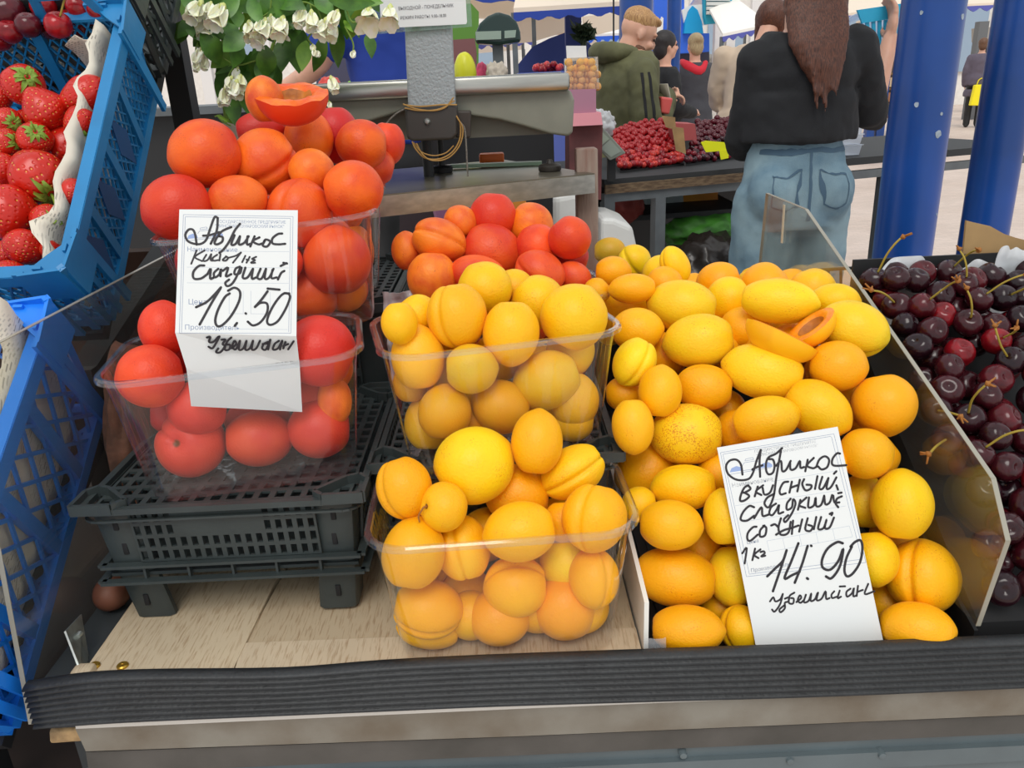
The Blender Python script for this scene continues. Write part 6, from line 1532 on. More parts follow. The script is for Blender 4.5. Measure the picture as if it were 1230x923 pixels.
M_JEAN = mat('washed light denim', (140, 166, 176), .85, c2=(98, 128, 146), vs=7, bump=.5, bs=300)
M_BLKT = mat('black knit', (30, 31, 34), .85, bump=.3, bs=200)
M_BRN = hairmat('brown hair', (112, 66, 46), (62, 36, 28))
# woman seen from behind, one arm raised to a turquoise crate
def long_hair(bm, c, R3):
    ell(bm, c+V((0, -.02, .03)), (.09, .11, .10), None, 20)
    stack(bm, [(c.x, c.y-.075, c.z+.06, .085, .06), (c.x-.005, c.y-.105, c.z-.10, .100, .045), (c.x-.01, c.y-.155, c.z-.22, .088, .040), (c.x-.002, c.y-.175, c.z-.29, .060, .034), (c.x+.006, c.y-.185, c.z-.345, .030, .018)])
    for i in range(9): x = -.075+.0185*i; limb(bm, [c+V((x, -.09, -.05)), c+V((x*.9, -.165, -.20)), c+V((x*.5+.0, -.205, -.31-.05*cos(x*22)-.03*(i % 3)))], [.014, .014, .004])
wp = aty(957, 160, 2.72)
wom, hc, hr = person((wp.x, 2.72, 0), radians(4), 'woman seen from behind in black top and pale jeans with long brown hair', D(
    arms=[[V((-.140, 0, 1.37)), V((-.150, .06, 1.13)), V((-.05, .27, 1.14)), V((.6, .8, -.1)), V((0, 0, -1))], [V((.175, 0, 1.40)), V((.275, .07, 1.19)), V((.375, .17, 1.42)), V((.2, .3, .9)), V((-1, .2, 0))]],
    sleeve=[.35, .12], top=M_BLKT, topname='black_top', trousers=M_JEAN, hem=1.125, waist=1.17, hip=1.02, legs=[[V((-.085, 0, .95)), V((-.10, .02, .52)), V((-.105, 0, .09))], [V((.085, 0, .95)), V((.10, .01, .52)), V((.11, -.02, .09))]],
    legr=[.112, .100, .11], seat=True, tg=.014, hair=M_BRN, hairf=long_hair, sw=.18, bw=.142, head=V((0, .03, 1.63)), nod=-.35, sg=.022, fold=.022, tfold=.014), vox=.009)
M_SEAM = mat('denim seam', (78, 104, 124), .9)
def child_tube(nm, pts, r, m, par):
    bm = bmesh.new(); tube(bm, smoothpath(pts, 5), r, 6); o = build(nm, bm, m); o.parent = par; return o
for q in (-1, 1):
    x = .085*q; child_tube('pocket_seam', [V((x-.055, -.158, 1.045)), V((x, -.172, 1.04)), V((x+.055, -.160, 1.045))], .004, M_SEAM, wom)
    child_tube('pocket_seam', [V((x-.05, -.165, .93)), V((x, -.178, .90)), V((x+.05, -.165, .93))], .003, M_SEAM, wom)
    for d_ in (-.052, .052): child_tube('pocket_seam', [V((x+d_, -.160, 1.045)), V((x+d_*.97, -.172, .93))], .003, M_SEAM, wom)
child_tube('centre_seam', [V((0, -.150, 1.10)), V((0, -.160, 1.02)), V((0, -.135, .93)), V((0, -.10, .86))], .005, M_SEAM, wom)
child_tube('waistband', [V((-.155, -.06, 1.10)), V((-.09, -.135, 1.10)), V((0, -.152, 1.105)), V((.09, -.135, 1.10)), V((.155, -.06, 1.10))], .008, M_SEAM, wom)
for o_ in wom.children:
    if 'seam' in o_.name or 'waistband' in o_.name:
        k_ = o_.modifiers.new('lie on cloth', 'SHRINKWRAP'); k_.target = [c_ for c_ in wom.children if c_.name.startswith('trousers')][0]; k_.offset = .0015; k_.wrap_mode = 'ABOVE_SURFACE'
# man in an olive jacket, head bent over his hands
M_OLV = mat('olive jacket', (104, 104, 70), .8, var=.25, vs=6, bump=.3, bs=120)
mp_ = aty(741, 130, 4.4)
def short_hair(bm, c, R3):
    ell(bm, c+R3 @ V((0, -.018, .055)), (.078, .092, .070), R3, 20); ell(bm, c+R3 @ V((0, .045, .088)), (.055, .045, .024), R3, 14)
man, hc, hr = person((mp_.x, 4.4, 0), radians(-72), 'man in an olive hooded jacket with short fair hair looking down at his hands', D(
    arms=[[V((-.17, .05, 1.35)), V((-.22, .08, 1.10)), V((-.02, .27, 1.23)), V((.3, .9, .1)), V((0, 0, -1))], [V((.19, .04, 1.35)), V((.24, .06, 1.08)), V((.02, .26, 1.20)), V((-.2, .9, .3)), V((-.5, 0, .8))]],
    top=M_OLV, trousers=M_DARK, hem=.86, lean=V((0, .06, .01)), head=V((.0, .06, 1.535)), nod=-.5, turn=radians(-8), hair=hairmat('fair hair', (206, 164, 108), (150, 104, 66)), hairf=short_hair, sg=.045, fold=.04, fs=.12, sw=.20, curl=.9, hip=.93), vox=.010)
bm = bmesh.new(); ell(bm, hc+hr @ V((0, .026, -.066)), (.059, .058, .042), hr, 16); ell(bm, hc+hr @ V((0, .056, -.090)), (.034, .030, .024), hr, 12); o = build('beard', bm, hairmat('brown beard', (126, 84, 56), (90, 56, 38)), auto=False); o.parent = man; soft(o, .006, 1, .006, .02)
bm = bmesh.new(); limb(bm, [V((-.10, .04, 1.45)), V((-.10, -.05, 1.46)), V((0, -.09, 1.46)), V((.10, -.05, 1.46)), V((.10, .04, 1.45))], [.035, .05, .055, .05, .035]); o = build('hood', bm, M_OLV, auto=False); o.parent = man; soft(o, .012, 3, .02)
for q in (-.020, .02): child_tube('sleeve_stripe', [V((.262+.01, .02+q, 1.36)), V((.295, .03+q, 1.20)), V((.305, .05+q, 1.07)), V((.22, .16, 1.05+q))], .008, M_BLACK, man)
for o_ in man.children:
    if 'stripe' in o_.name: k_ = o_.modifiers.new('lie on cloth', 'SHRINKWRAP'); k_.target = [c_ for c_ in man.children if c_.name.startswith('jacket')][0]; k_.offset = .002; k_.wrap_mode = 'ABOVE_SURFACE'
bm = bmesh.new()
vs = []
for i in range(9):
    for j in range(10):
        x = -.14+.28*i/8; z = 1.30-.50*j/9; vs.append(bm.verts.new((x, .225+.03*cos(x*9)+.02*noise.noise(V((x*9, z*9, 1)))-(.0 if z < 1.25 else .02), z)))
for i in range(8):
    for j in range(9): bm.faces.new((vs[i*10+j], vs[(i+1)*10+j], vs[(i+1)*10+j+1], vs[i*10+j+1]))
o = build('apron', bm, mat('grey beige apron', (176, 170, 154), .8, bump=.4, bs=60), auto=False); o.parent = man; sm = o.modifiers.new('thickness', 'SOLIDIFY'); sm.thickness = .006
# woman across the table with long brown hair and a beige jacket
hp = aty(899, 90, 4.95)
def side_hair(bm, c, R3):
    ell(bm, c+R3 @ V((0, -.02, .03)), (.09, .105, .095), R3, 20)
    for q in (-1, 1): limb(bm, [c+R3 @ V((q*.07, -.02, .04)), c+V((q*.085, .02, -.12)), c+V((q*.09, .05, -.30))], [.045, .04, .025])
person((hp.x, hp.y, .08), radians(-50), 'woman with long brown hair and beige jacket across the cherry table, mostly hidden', D(
    arms=[[V((-.17, 0, 1.34)), V((-.23, .06, 1.09)), V((-.12, .28, 1.02)), V((.2, .9, -.2)), V((0, 0, -1))], [V((.17, 0, 1.34)), V((.23, .06, 1.09)), V((.12, .28, 1.02)), V((-.2, .9, -.2)), V((0, 0, -1))]],
    top=mat('beige jacket', (206, 184, 160), .8, bump=.3, bs=60), trousers=M_DARK, lean=V((0, .10, -.04)), head=V((0, .12, 1.56)), nod=-.5, hair=M_BRN, hairf=side_hair), vox=.014)
# passers-by further off
AD = lambda: [[V((-.18, 0, 1.37)), V((-.23, .0, 1.10)), V((-.22, .10, .86)), V((0, .3, -1)), V((1, 0, 0))], [V((.18, 0, 1.37)), V((.23, .0, 1.10)), V((.22, .10, .86)), V((0, .3, -1)), V((-1, 0, 0))]]
AB = lambda: [[V((-.18, 0, 1.37)), V((-.23, .05, 1.12)), V((-.08, .24, 1.08)), V((.6, .6, 0)), V((0, 0, -1))], [V((.18, 0, 1.37)), V((.23, .05, 1.12)), V((.08, .24, 1.05)), V((-.6, .6, 0)), V((0, 0, -1))]]
def bun(bm, c, R3): hair_cap(bm, c, R3, 1.0, 1); ell(bm, c+V((0, -.10, .06)), (.045, .04, .04))
q = aty(834, 100, 9.2); g, hc, hr = person((q.x, 9.2, 0), radians(10), 'woman with fair hair in a bun and dark grey jacket seen from behind', D(arms=AB(), top=mat('charcoal jacket', (62, 62, 68), .8), trousers=M_DARK, hair=hairmat('ash blond hair', (186, 166, 128), (140, 118, 84)), hairf=bun, hem=.80, sg=.04, sw=.2), vox=.016, s=1.0)
bm = bmesh.new(); limb(bm, [V((-.13, .04, 1.46)), V((-.12, -.08, 1.42)), V((0, -.13, 1.36)), V((.08, -.09, 1.44))], [.035, .05, .05, .03]); o = build('red_hood', bm, mat('red lining', (206, 30, 50), .7), auto=False); o.parent = g; soft(o, .014, 2)
q = aty(862, 110, 13.0); person((q.x, 13.0, 0), radians(170), 'woman in a short cream jacket and dark jeans far behind the cherries', D(arms=AD(), top=mat('cream jacket', (228, 216, 180), .8), trousers=mat('navy jeans', (44, 54, 78), .8), hair=M_BRN, hairf=lambda b, c, R: hair_cap(b, c, R, 1.05, 1)), vox=.018, s=.87)
q = aty(851, 100, 16); person((q.x, 16.0, 0), radians(20), 'person with grey hair far off between the jackets', D(arms=AD(), top=mat('pale coat', (200, 196, 190), .8), trousers=M_DARK, hair=hairmat('grey hair', (150, 146, 140), (110, 104, 98)), hairf=lambda b, c, R: hair_cap(b, c, R, 1.05, 1)), vox=.02, s=.95)
q = aty(797, 100, 7.4); person((q.x, 7.4, 0), radians(-80), 'person in black with dark hair standing between two blue poles', D(arms=AB(), top=M_BLKT, trousers=M_DARK, hair=hairmat('black hair', (44, 36, 36), (26, 22, 22)), hairf=lambda b, c, R: hair_cap(b, c, R, 1.1, 1)), vox=.016, s=.97)
q = atz(1166, 153, 0); kk = person((q.x, q.y, 0), radians(-30), 'person in a long mauve grey coat holding a bright yellow bag', D(arms=AD(), top=mat('mauve grey coat', (98, 90, 104), .85), topname='coat', trousers=M_DARK, hem=.62, sg=.06, hair=hairmat('chestnut hair', (120, 84, 60), (80, 54, 40)), hairf=lambda b, c, R: hair_cap(b, c, R, 1.1, 1)), vox=.018, s=1.0)[0]
yb_ = empty('shopping_bag', aty(1178, 128, q.y-.25), label='bright yellow shopping bag held by the person in the mauve coat', cat='bag')
slab('bag_body', [(1172,102),(1189,101),(1186,127),(1166,127)], q.y-.25, .10, mat('bright yellow bag', (250, 232, 20), .4), par=yb_, bev=.02)
bm = bmesh.new(); tube(bm, smoothpath([aty(x, y, q.y-.2) for x, y in ((1173,103),(1176,96),(1181,94),(1185,97),(1187,102))], 4), .01, 6); place(build('bag_handle', bm, mat('bag handle', (240, 220, 20), .4)), yb_)
q = atz(1186, 146, 0); person((q.x, q.y, 0), radians(120), 'person in dark clothes with one hand raised to the face beside the pole', D(arms=[AD()[0], [V((.18, 0, 1.37)), V((.24, .10, 1.16)), V((.08, .20, 1.45)), V((-.4, .0, 1)), V((0, -1, 0))]], top=mat('dark grey jacket', (60, 58, 64), .8), trousers=M_DARK, hair=hairmat('dark hair', (50, 38, 34), (30, 24, 22)), hairf=lambda b, c, R: hair_cap(b, c, R, 1.1, 1)), vox=.02, s=1.0)
# vendor in a blue shirt behind the scale, arm reaching over a bench scale
q = aty(468, 60, 2.95)
bm = bmesh.new(); box(bm, (q.x-.4, 2.6, 0), (q.x+.4, 3.25, .26), .01); build('duckboard', bm, M_TWOOD, label='raised wooden platform under the vendor in the blue shirt', cat='platform')
ven = person((q.x, 2.95, .265), radians(60), 'vendor in a royal blue T-shirt behind the scale, one arm reaching left', D(arms=[[V((-.18, 0, 1.38)), V((-.22, .12, 1.17)), V((-.14, .36, 1.10)), V((0, 1, -.3)), V((0, 0, -1))], [V((.18, 0, 1.38)), V((.22, .06, 1.14)), V((.16, .28, 1.08)), V((0, .9, -.2)), V((0, 0, -1))]],
    sleeve=[-.3, -.3], top=mat('royal blue shirt', (30, 60, 150), .8), topname='shirt', trousers=M_DARK, hair=M_BRN, hairf=lambda b, c, R: hair_cap(b, c, R, 1.05, 0)), vox=.013, s=1.0)
# ------------------------------------------------------------ turquoise crate in the woman's raised hand
M_TURQ = clear('turquoise plastic', (60, 190, 232), .8, .55, .2); M_TURQ2 = mat('turquoise plastic solid', (40, 178, 222), .4)
tc_ = empty('turquoise_crate', aty(1060, 40, 2.98), label='translucent turquoise lattice crate held up by the woman in black', cat='crate')
def tq(pts, y, dep, nm, m): return slab(nm, pts, y, dep, m, par=tc_)
tq([(1030,12),(1098,2),(1100,18),(1036,28)], 2.98, .012, 'rim', M_TURQ2)
tq([(1018,30),(1036,27),(1050,58),(1062,64),(1056,70),(1040,56)], 3.00, .01, 'side_panel', M_TURQ)
for k in range(8): tq([(1040+k*7.5,27-k*1.0),(1044+k*7.5,26.5-k*1.0),(1047+k*5.8,62-k*1.2),(1043+k*5.8,62-k*1.2)], 2.985, .008, 'slat', M_TURQ2)
tq([(1040,58),(1092,48),(1092,54),(1044,64)], 2.98, .012, 'lower_rim', M_TURQ2); tq([(1036,28),(1098,18),(1096,48),(1044,60)], 3.16, .006, 'far_panel', M_TURQ)
tq([(1000,30),(1034,14),(1098,4),(1098,9),(1036,20),(1010,34)], 3.05, .01, 'top_edge', M_TURQ)
# ------------------------------------------------------------ canopies and stalls in the distance
M_CANW = mat('white canopy cloth', (244, 240, 232), .8); M_CANC = mat('cream canopy cloth', (232, 216, 196), .8); M_VAL = mat('blue valance', (36, 66, 158), .7); M_VALV = mat('violet blue valance', (90, 96, 176), .7)
M_BLUW = mat('bright blue panel', (52, 108, 226), .6); M_TENT = mat('turquoise tent', (20, 166, 226), .6); M_PALE = mat('pale wall', (236, 232, 226), .8, var=.05); M_BLUD = mat('dark blue tarp', (30, 48, 110), .6, bump=.4, bs=8)
def scallop(nm, x0, y0, x1, y1, drop, y, m, par, n=26, amp=2.2):
    P_ = [(x0+(x1-x0)*i/n, y0+(y1-y0)*i/n) for i in range(n+1)]; bm = bmesh.new(); prev = None
    for i, (x, yy) in enumerate(P_):
        a = aty(x, yy, y); b_ = aty(x, yy+drop+amp*sin(i*1.3), y)
        c = [bm.verts.new(a), bm.verts.new(b_), bm.verts.new(b_+V((0, .02, 0))), bm.verts.new(a+V((0, .02, 0)))]
        if prev:
            for k in range(4): bm.faces.new((prev[k], prev[(k+1) % 4], c[(k+1) % 4], c[k]))
        else: bm.faces.new(c)
        prev = c
    bm.faces.new(prev); bmesh.ops.recalc_face_normals(bm, faces=bm.faces); return place(build(nm, bm, m, smooth=False), par)
def canopy(lab, x0, y0, x1, y1, drop, y, vm, rm, rise=60, dep=1.8, posts=True):
    a, b_ = aty(x0, y0, y), aty(x1, y1, y); e = empty('market_canopy', (a.x, y, 0), label=lab, cat='canopy')
    scallop('valance', x0, y0, x1, y1, drop, y, vm, e)
    bm = bmesh.new(); zr = rise*y/F; quadprism(bm, [a, b_, b_+V((-.15, dep, zr)), a+V((.15, dep, zr))], .03, (0, 0, 1)); quadprism(bm, [a+V((.15, dep, zr)), b_+V((-.15, dep, zr)), b_+V((0, dep*2, 0)), a+V((0, dep*2, 0))], .03, (0, 0, 1))
    bmesh.ops.recalc_face_normals(bm, faces=bm.faces); place(build('roof_sheet', bm, rm, smooth=False), e)
    if posts:
        for q in (a, b_, a+V((0, dep*2, 0)), b_+V((0, dep*2, 0))):
            bm = bmesh.new(); bar(bm, (q.x, q.y+.03, 0), (q.x, q.y+.03, q.z), .04, .04, (0, 1, 0)); place(build('canopy_post', bm, M_TGREY, smooth=False), e)
    return e
canopy('white canopy with scalloped royal blue valance behind the green scale head', 617, 15, 748, 7, 9, 6.5, M_VAL, M_CANC, rise=80)
canopy('cream canopy with dark valance at top left behind the scale', 380, -20, 640, -8, 12, 8.5, M_VAL, M_CANC, rise=70)
canopy('blue-edged white canopy low behind the plant and the cream tent', 560, 53, 640, 46, 6, 11, M_VALV, M_CANW, rise=16)
canopy('white canopy strip left of the man in the olive jacket', 707, 44, 760, 42, 6, 12, M_BLUW, M_CANW, rise=24)
canopy('white canopy with violet scalloped edge behind the brown-haired woman', 868, 44, 925, 32, 5, 9.5, M_VALV, M_CANW, rise=60)
canopy('violet and cream canopy above the turquoise crate', 995, 22, 1105, 8, 6, 11, M_VALV, M_CANC, rise=30)
canopy('cream canopy between the two thick blue poles', 1150, 8, 1235, 4, 5, 13, M_VALV, M_CANC, rise=16)
slab('tent_wall', [(622,24),(680,18),(680,38),(640,50),(622,52)], 9.0, .05, M_CANC, 'cream tent wall under the blue valance', 'tent wall')
slab('tent_wall', [(700,20),(748,14),(748,34),(716,42),(702,40)], 9.2, .05, M_CANC, 'cream tent wall panel next to the dark blue post', 'tent wall')
slab('blue_tarp', [(622,78),(640,56),(660,46),(682,38),(696,44),(715,58),(730,70),(736,330),(622,330)], 7.6, .2, M_BLUD, 'sloping dark blue tarpaulin behind the green scale head', 'tarpaulin')
slab('blue_tarp', [(622,88),(680,85),(736,83),(740,420),(622,420)], 5.35, .35, mat('violet blue cloth', (96, 112, 190), .6, bump=.5, bs=6), 'violet blue cloth spread under the distant red fruit', 'cloth')
bm = bmesh.new(); p = aty(688, 20, 7.2); bar(bm, (p.x, 7.2, 0), (p.x, 7.2, 3.2), .13, .10, (0, 1, 0)); build('dark_blue_post', bm, M_BLUD, smooth=False, label='square dark blue post behind the white card', cat='post')
bm = bmesh.new(); p = aty(737, 20, 5.8); tube(bm, [(p.x, 5.8, 1.2), (p.x, 5.8, 3.2)], .006, 6); build('hanging_cable', bm, M_DARK, label='thin dark cable hanging left of the man', cat='cable')
# hall wall far behind
bm = bmesh.new(); box(bm, (-14, 27, 0), (30, 27.3, 6.5)); hall = build('market_hall', bm, M_PALE, smooth=False, label='pale market hall facade far behind the stalls', cat='building')
for i in range(22):
    bm = bmesh.new(); x = -13+i*1.9; box(bm, (x, 26.8, 0), (x+.35, 27, 6.5)); place(build('pilaster', bm, mat('pilaster white', (224, 222, 220), .8) if i == 0 else bpy.data.materials['pilaster white'], smooth=False), hall)
    if i % 2 == 0:
        bm = bmesh.new(); box(bm, (x+.6, 26.9, 1.0), (x+1.7, 27.0, 2.8)); place(build('window', bm, mat('facade glass', (150, 170, 190), .15) if i == 0 else bpy.data.materials['facade glass'], smooth=False), hall)
# bright blue kiosk with turquoise tent and shutter
ki = empty('kiosk', aty(835, 60, 11), label='bright blue kiosk with turquoise tent arch behind the slender pole', cat='kiosk')
slab('kiosk_front', [(786,-30),(822,-30),(822,40),(852,40),(852,62),(786,66)], 11, .8, M_BLUW, par=ki)
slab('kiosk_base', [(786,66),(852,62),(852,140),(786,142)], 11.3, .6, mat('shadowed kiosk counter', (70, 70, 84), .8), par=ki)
slab('tent_arch', [(822,40),(823,26),(828,12),(832,7),(838,12),(843,26),(845,40)], 10.9, .1, M_TENT, par=ki)
slab('white_awning', [(819,12),(830,6),(848,5),(850,30),(844,30),(838,12),(832,8),(826,14),(822,28)], 10.95, .05, M_CANW, par=ki)
slab('white_awning', [(787,42),(795,20),(797,22),(796,42)], 10.9, .05, M_CANW, par=ki)
sh = empty('shutter_box', aty(865, 10, 10.5), label='turquoise framed roller shutter beside the kiosk', cat='shutter')
slab('frame', [(845,-30),(884,-30),(876,20),(874,27),(848,29),(846,20)], 10.5, .1, mat('turquoise frame', (30, 160, 190), .5), par=sh)
for k in range(9): slab('slat', [(849,-30+k*5.4),(878,-30+k*5.4),(877,-26+k*5.4),(849,-26+k*5.4)], 10.45, .04, mat('shutter grey', (206, 208, 204), .6) if k == 0 else bpy.data.materials['shutter grey'], par=sh)
bm = bmesh.new(); 
p = aty(862, 60, 12)
for px in (862, 876): 
    bm = bmesh.new(); p = aty(px, 60, 12); bar(bm, (p.x, 12, 0), (p.x, 12, 4.2), .12, .12, (0, 1, 0)); build('white_column', bm, M_PALE, smooth=False, label='slim white column %s the far shoppers' % ('left behind' if px == 862 else 'right behind'), cat='column')
# shelves and boxes seen between the woman and the big pole
bs_ = empty('goods_shelf', aty(1085, 145, 16), label='far shelf of packed goods seen left of the thick blue pole', cat='shelf')
slab('shelf_back', [(1040,60),(1105,50),(1105,140),(1040,142)], 16.5, .05, mat('dim shelf back', (110, 96, 92), .8), par=bs_)
for i, yy in enumerate((88, 106, 124, 140)): slab('shelf_board', [(1066,yy),(1105,yy-2),(1105,yy),(1066,yy+2)], 16, .4, M_CARD, par=bs_)
cl_ = [(210,150,90),(190,80,80),(90,70,64),(220,196,160),(150,60,60),(200,170,120),(80,96,130),(176,120,84)]
random.seed(4)
for i in range(12):
    r_, c_ = divmod(i, 4); x = 1068+c_*8; y0 = (88, 106, 124)[r_]+1.5
    slab('carton', [(x, y0+4), (x+6.5, y0+3.5), (x+6.5, y0+14.5), (x, y0+15)], 15.9, .3, mat('goods %d' % i, random.choice(cl_), .7), 'small goods carton on the far shelf, %s from left on the %s board' % (ordn(c_+1), ordn(r_+1)), 'carton', group='cartons on the far shelf')
for px in (1050, 1062):
    bm = bmesh.new(); p = aty(px, 100, 12); bar(bm, (p.x, 12, 0), (p.x, 12, 1.42), .11, .11, (0, 1, 0)); build('blue_bollard', bm, M_POLE, smooth=False, label='short blue post far behind, %s of the pair' % ('left' if px == 1050 else 'right'), cat='post')
# grey kiosk wall between the poles
slab('concrete_kiosk', [(1180,33),(1235,31),(1235,50),(1180,50)], 22, .5, mat('concrete', (160, 154, 146), .8), 'low concrete kiosk roof band between the blue poles', 'kiosk')
slab('dark_infill', [(1178,50),(1235,50),(1235,98),(1178,98)], 22.3, .3, mat('dark doorway', (64, 62, 66), .8), 'dark doorway under the concrete band between the poles', 'infill')  # plain dark slab filling the space under the concrete band
bm = bmesh.new(); p = aty(1178, 40, 20); bar(bm, (p.x, 20, 0), (p.x, 20, aty(1178, 26, 20).z), .22, .2, (0, 1, 0)); build('grey_pillar', bm, mat('grey pillar', (110, 112, 114), .8), smooth=False, label='short grey pillar between the two thick blue poles', cat='pillar')
# ------------------------------------------------------------ stall behind the scale: green scale head, fruit, packages
fs_ = empty('far_stall', aty(600, 150, 3.4), label='dark stall bench with fruit seen behind the steel pan', cat='stall')
b0 = aty(560, 90, 3.6)
bm = bmesh.new(); box(bm, (-1.6, 3.35, b0.z-.10), (.22, 4.1, b0.z-.07)); place(build('bench_top', bm, M_TGREY, smooth=False), fs_)
bm = bmesh.new(); box(bm, (-1.6, 3.42, .02), (.22, 3.46, b0.z-.10)); place(build('bench_front', bm, M_DARK, smooth=False), fs_)
zb2 = b0.z-.07
gh = empty('green_scale_head', aty(597, 50, 3.55), label='dark green domed scale head with two pale display strips', cat='scale')
bm = bmesh.new(); pts = [(571,52),(571,40),(576,28),(586,19),(598,14),(612,18),(621,26),(625,38),(626,50),(600,54)]
quadprism(bm, [aty(x, y, 3.55) for x, y in pts], .12, (0, 1, 0)); bmesh.ops.recalc_face_normals(bm, faces=bm.faces); o = build('dome', bm, mat('dark green enamel', (34, 56, 52), .25), smooth=False); v = o.modifiers.new('soft edges', 'BEVEL'); v.width = .012; v.segments = 4; place(o, gh)
slab('display_strip', [(571,38),(602,37),(602,47),(572,48)], 3.54, .01, mat('pale display', (150, 168, 154), .3), par=gh); slab('display_strip', [(606,37),(620,36),(619,45),(606,46)], 3.54, .01, bpy.data.materials['pale display'], par=gh)
p = aty(598, 60, 3.6); bm = bmesh.new(); bar(bm, (p.x, 3.62, zb2), (p.x, 3.62, p.z+.05), .045, .045, (0, 1, 0)); place(build('scale_stem', bm, M_TGREY, smooth=False), gh)
def fob(nm, px, y, rx, rz_, m, lab, cat, **k):
    p = aty(px, 90, y); return blob(nm, (p.x, y, zb2+rz_*.98), (rx, rx, rz_), m, lab, cat, **k)
fob('yellow_melon', 559, 3.45, .045, .078, mat('yellow melon rind', (214, 214, 40), .4), 'upright yellow melon behind the scale column', 'melon', amp=.03)
fob('paper_bag', 597, 3.45, .045, .055, mat('crumpled beige paper', (190, 180, 164), .8, bump=.8, bs=30), 'crumpled beige paper bag below the green scale head', 'bag', amp=.35, seed=4)
fob('green_packet', 613, 3.5, .018, .03, mat('lime packet', (190, 222, 120), .5), 'small lime green packet beside the beige paper bag', 'packet', amp=.1)
fob('red_packet', 541, 3.5, .03, .035, mat('red packet', (222, 70, 74), .5), 'red packet left of the yellow melon', 'packet', amp=.15)
fob('pink_packet', 579, 3.75, .03, .06, mat('pink packet', (206, 60, 100), .5), 'pink packet behind the crumpled beige bag', 'packet', amp=.15)
fob('green_cabbage', 429, 3.5, .06, .035, mat('light cabbage', (120, 190, 40), .5, bump=.6, bs=20), 'light green cabbage under the vendor arm', 'cabbage', amp=.2)
fob('red_pepper', 395, 3.5, .05, .045, mat('red pepper skin', (210, 70, 60), .3), 'red pepper at the left behind the flowers', 'pepper', amp=.15)
slab('brown_counter_sign', [(540,48),(570,46),(572,62),(572,410),(540,412)], 4.2, .1, mat('dull red board', (128, 84, 84), .8), 'dull red board behind the yellow melon', 'board')
slab('green_awning', [(538,8),(566,4),(575,14),(572,385),(540,388)], 4.6, .05, mat('leaf green panel', (92, 140, 50), .6), 'green panel behind the opening hours sign', 'panel')
slab('dark_backdrop', [(380,40),(482,36),(482,365),(380,368)], 5.2, .1, mat('dim backdrop', (76, 74, 96), .8), 'dim backdrop of a stall behind the vendor', 'panel')
bm = bmesh.new(); p = aty(455, 88, 3.5); lathe(bm, [(.05, 0), (.05, .01), (.015, .012), (.015, .07), (.07, .075), (.075, .09), (.06, .092)], (p.x, 3.5, zb2), 20); build('bench_scale', bm, mat('scale steel', (130, 150, 150), .3, .5), label='small round bench scale under the vendor hand', cat='scale')
# red fruit on the blue cloth
random.seed(12)
rf = []
for i in range(24):
    px = random.uniform(640, 676); py = 84-random.random()*(10 if px > 655 else 5); p = aty(px, py, 5.5+random.uniform(-.05, .05)); o = cherry(p, .022, random.choice([(176, 36, 44), (150, 26, 34), (206, 60, 60)]), 'red fruit on the violet cloth', me=CHL); o['category'] = 'fruit'; o.name = 'red_fruit'; rf.append((o, px, py))
rowlabels(rf, 3, 'small red fruit on violet cloth behind the scale, %s from left in %s row down')
# clear bag of yellow-orange fruit with white card and pink box below
by = empty('display_stand', aty(698, 112, 3.0), label='stand with pink box below the net of orange-yellow fruit', cat='stand')
slab('pink_front', [(683,108),(716,107),(716,137),(684,139)], 3.0, .2, mat('mauve pink box', (170, 120, 140), .6), par=by); slab('pink_ledge', [(683,137),(722,135),(724,150),(684,152)], 2.98, .24, mat('pink ledge', (226, 150, 160), .6), par=by)
slab('stand_body', [(684,152),(724,150),(722,240),(684,240)], 3.02, .2, mat('dull maroon stand', (110, 60, 60), .8, var=.3, vs=8), par=by)
slab('white_card', [(680,55),(704,55),(705,72),(681,74)], 3.12, .004, M_PAPER, 'blank white card above the net of orange-yellow fruit', 'card')
ag = []
for j in range(5):
    for i in range(6):
        px = 683+i*6.9+(j % 2)*2; py = 104-j*7.2
        if px > 719 or (j == 4 and i not in (0, 2, 3, 4)): continue
        p = aty(px, py, 3.06+.02*(i % 2)); o = bpy.data.objects.new('apricot', APM['y'][1]); link(o); r = .0135*random.uniform(.95, 1.1)
        o.matrix_world = Matrix.LocRotScale(p, Quaternion((1, .3, .2), random.uniform(0, 6)), Vector((r, r, r*1.05))); o.color = SRGB(*((244, 184, 50) if j > 2 else (226, 172, 100))); tag(o, None, 'apricot', 'small apricots in the bag behind the scale'); ag.append((o, px, py))
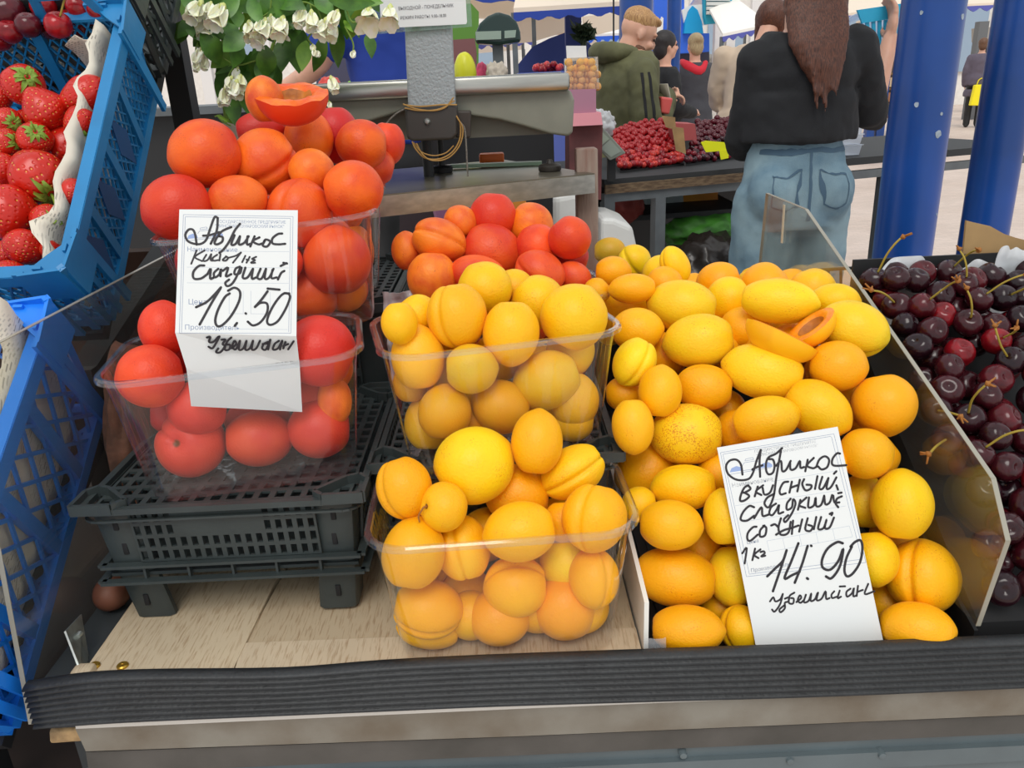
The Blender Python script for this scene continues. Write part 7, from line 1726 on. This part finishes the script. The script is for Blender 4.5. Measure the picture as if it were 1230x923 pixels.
rowlabels(ag, 3.5, 'small apricot in the bag behind the scale, %s from left in %s row down')
bm = bmesh.new(); quadprism(bm, [aty(x, y, 3.03) for x, y in [(680,70),(718,68),(720,107),(681,109)]], .09, (0, 1, 0)); bmesh.ops.recalc_face_normals(bm, faces=bm.faces)
build('clear_bag', bm, clear('bag film 3', (244, 240, 232), 1.0, .08, .1), smooth=False, label='clear bag around the small apricots behind the steel pan', cat='bag')
# dark plant on the blue post
bm = bmesh.new()
for i in range(90):
    c = aty(700+random.gauss(0, 6), 40+random.gauss(0, 5), 7.0); u = V((random.uniform(-1, 1), random.uniform(-1, 1), random.uniform(-1, 1))).normalized()*.06; w = u.orthogonal().normalized()*.02
    a_ = [bm.verts.new(c-u), bm.verts.new(c+w), bm.verts.new(c+u), bm.verts.new(c-w)]; bm.faces.new(a_)
tag(build('hanging_plant', bm, mat('dark foliage', (38, 58, 34), .7), smooth=False), 'dark leafy plant hanging beside the dark blue post', 'plant')
# clear tub of red fruit near the man
slab('fruit_tub', [(794,116),(809,118),(804,138),(794,136)], 4.2, .08, mat('red fruit tub', (214, 90, 84), .4), 'tub of red fruit held in front of the man in olive', 'tub', bev=.01)
# ------------------------------------------------------------ two singular apricots: one keeps its dry stem, one is speckled
for ob in list(COL.objects):
    lb = ob.get('label', '')
    if 'dry brown stem' in lb:
        bm = bmesh.new(); tube(bm, smoothpath([(0, 0, .78), (.02, .02, .98), (.16, .05, 1.05), (.42, .10, 1.10), (.62, .22, 1.02)], 4), [.06, .05, .05, .05, .045, .045, .04, .04, .04, .04, .04, .04, .04, .04, .035, .035, .035], 7)
        o = build('stem', bm, M_STEMB); o.parent = ob
    if 'speckles' in lb:
        ms = M_APY.copy(); ms.name = 'speckled apricot skin'
        for nd in ms.node_tree.nodes:
            if nd.type == 'VALTORGB':
                e = nd.color_ramp.elements
                if abs(e[0].position-.63) < .01: e[0].position = .54; e[1].position = .60
                elif abs(e[0].position-.5) < .01: e[0].position = .40; e[1].position = .52
        me = ob.data.copy(); me.materials[0] = ms; ob.data = me
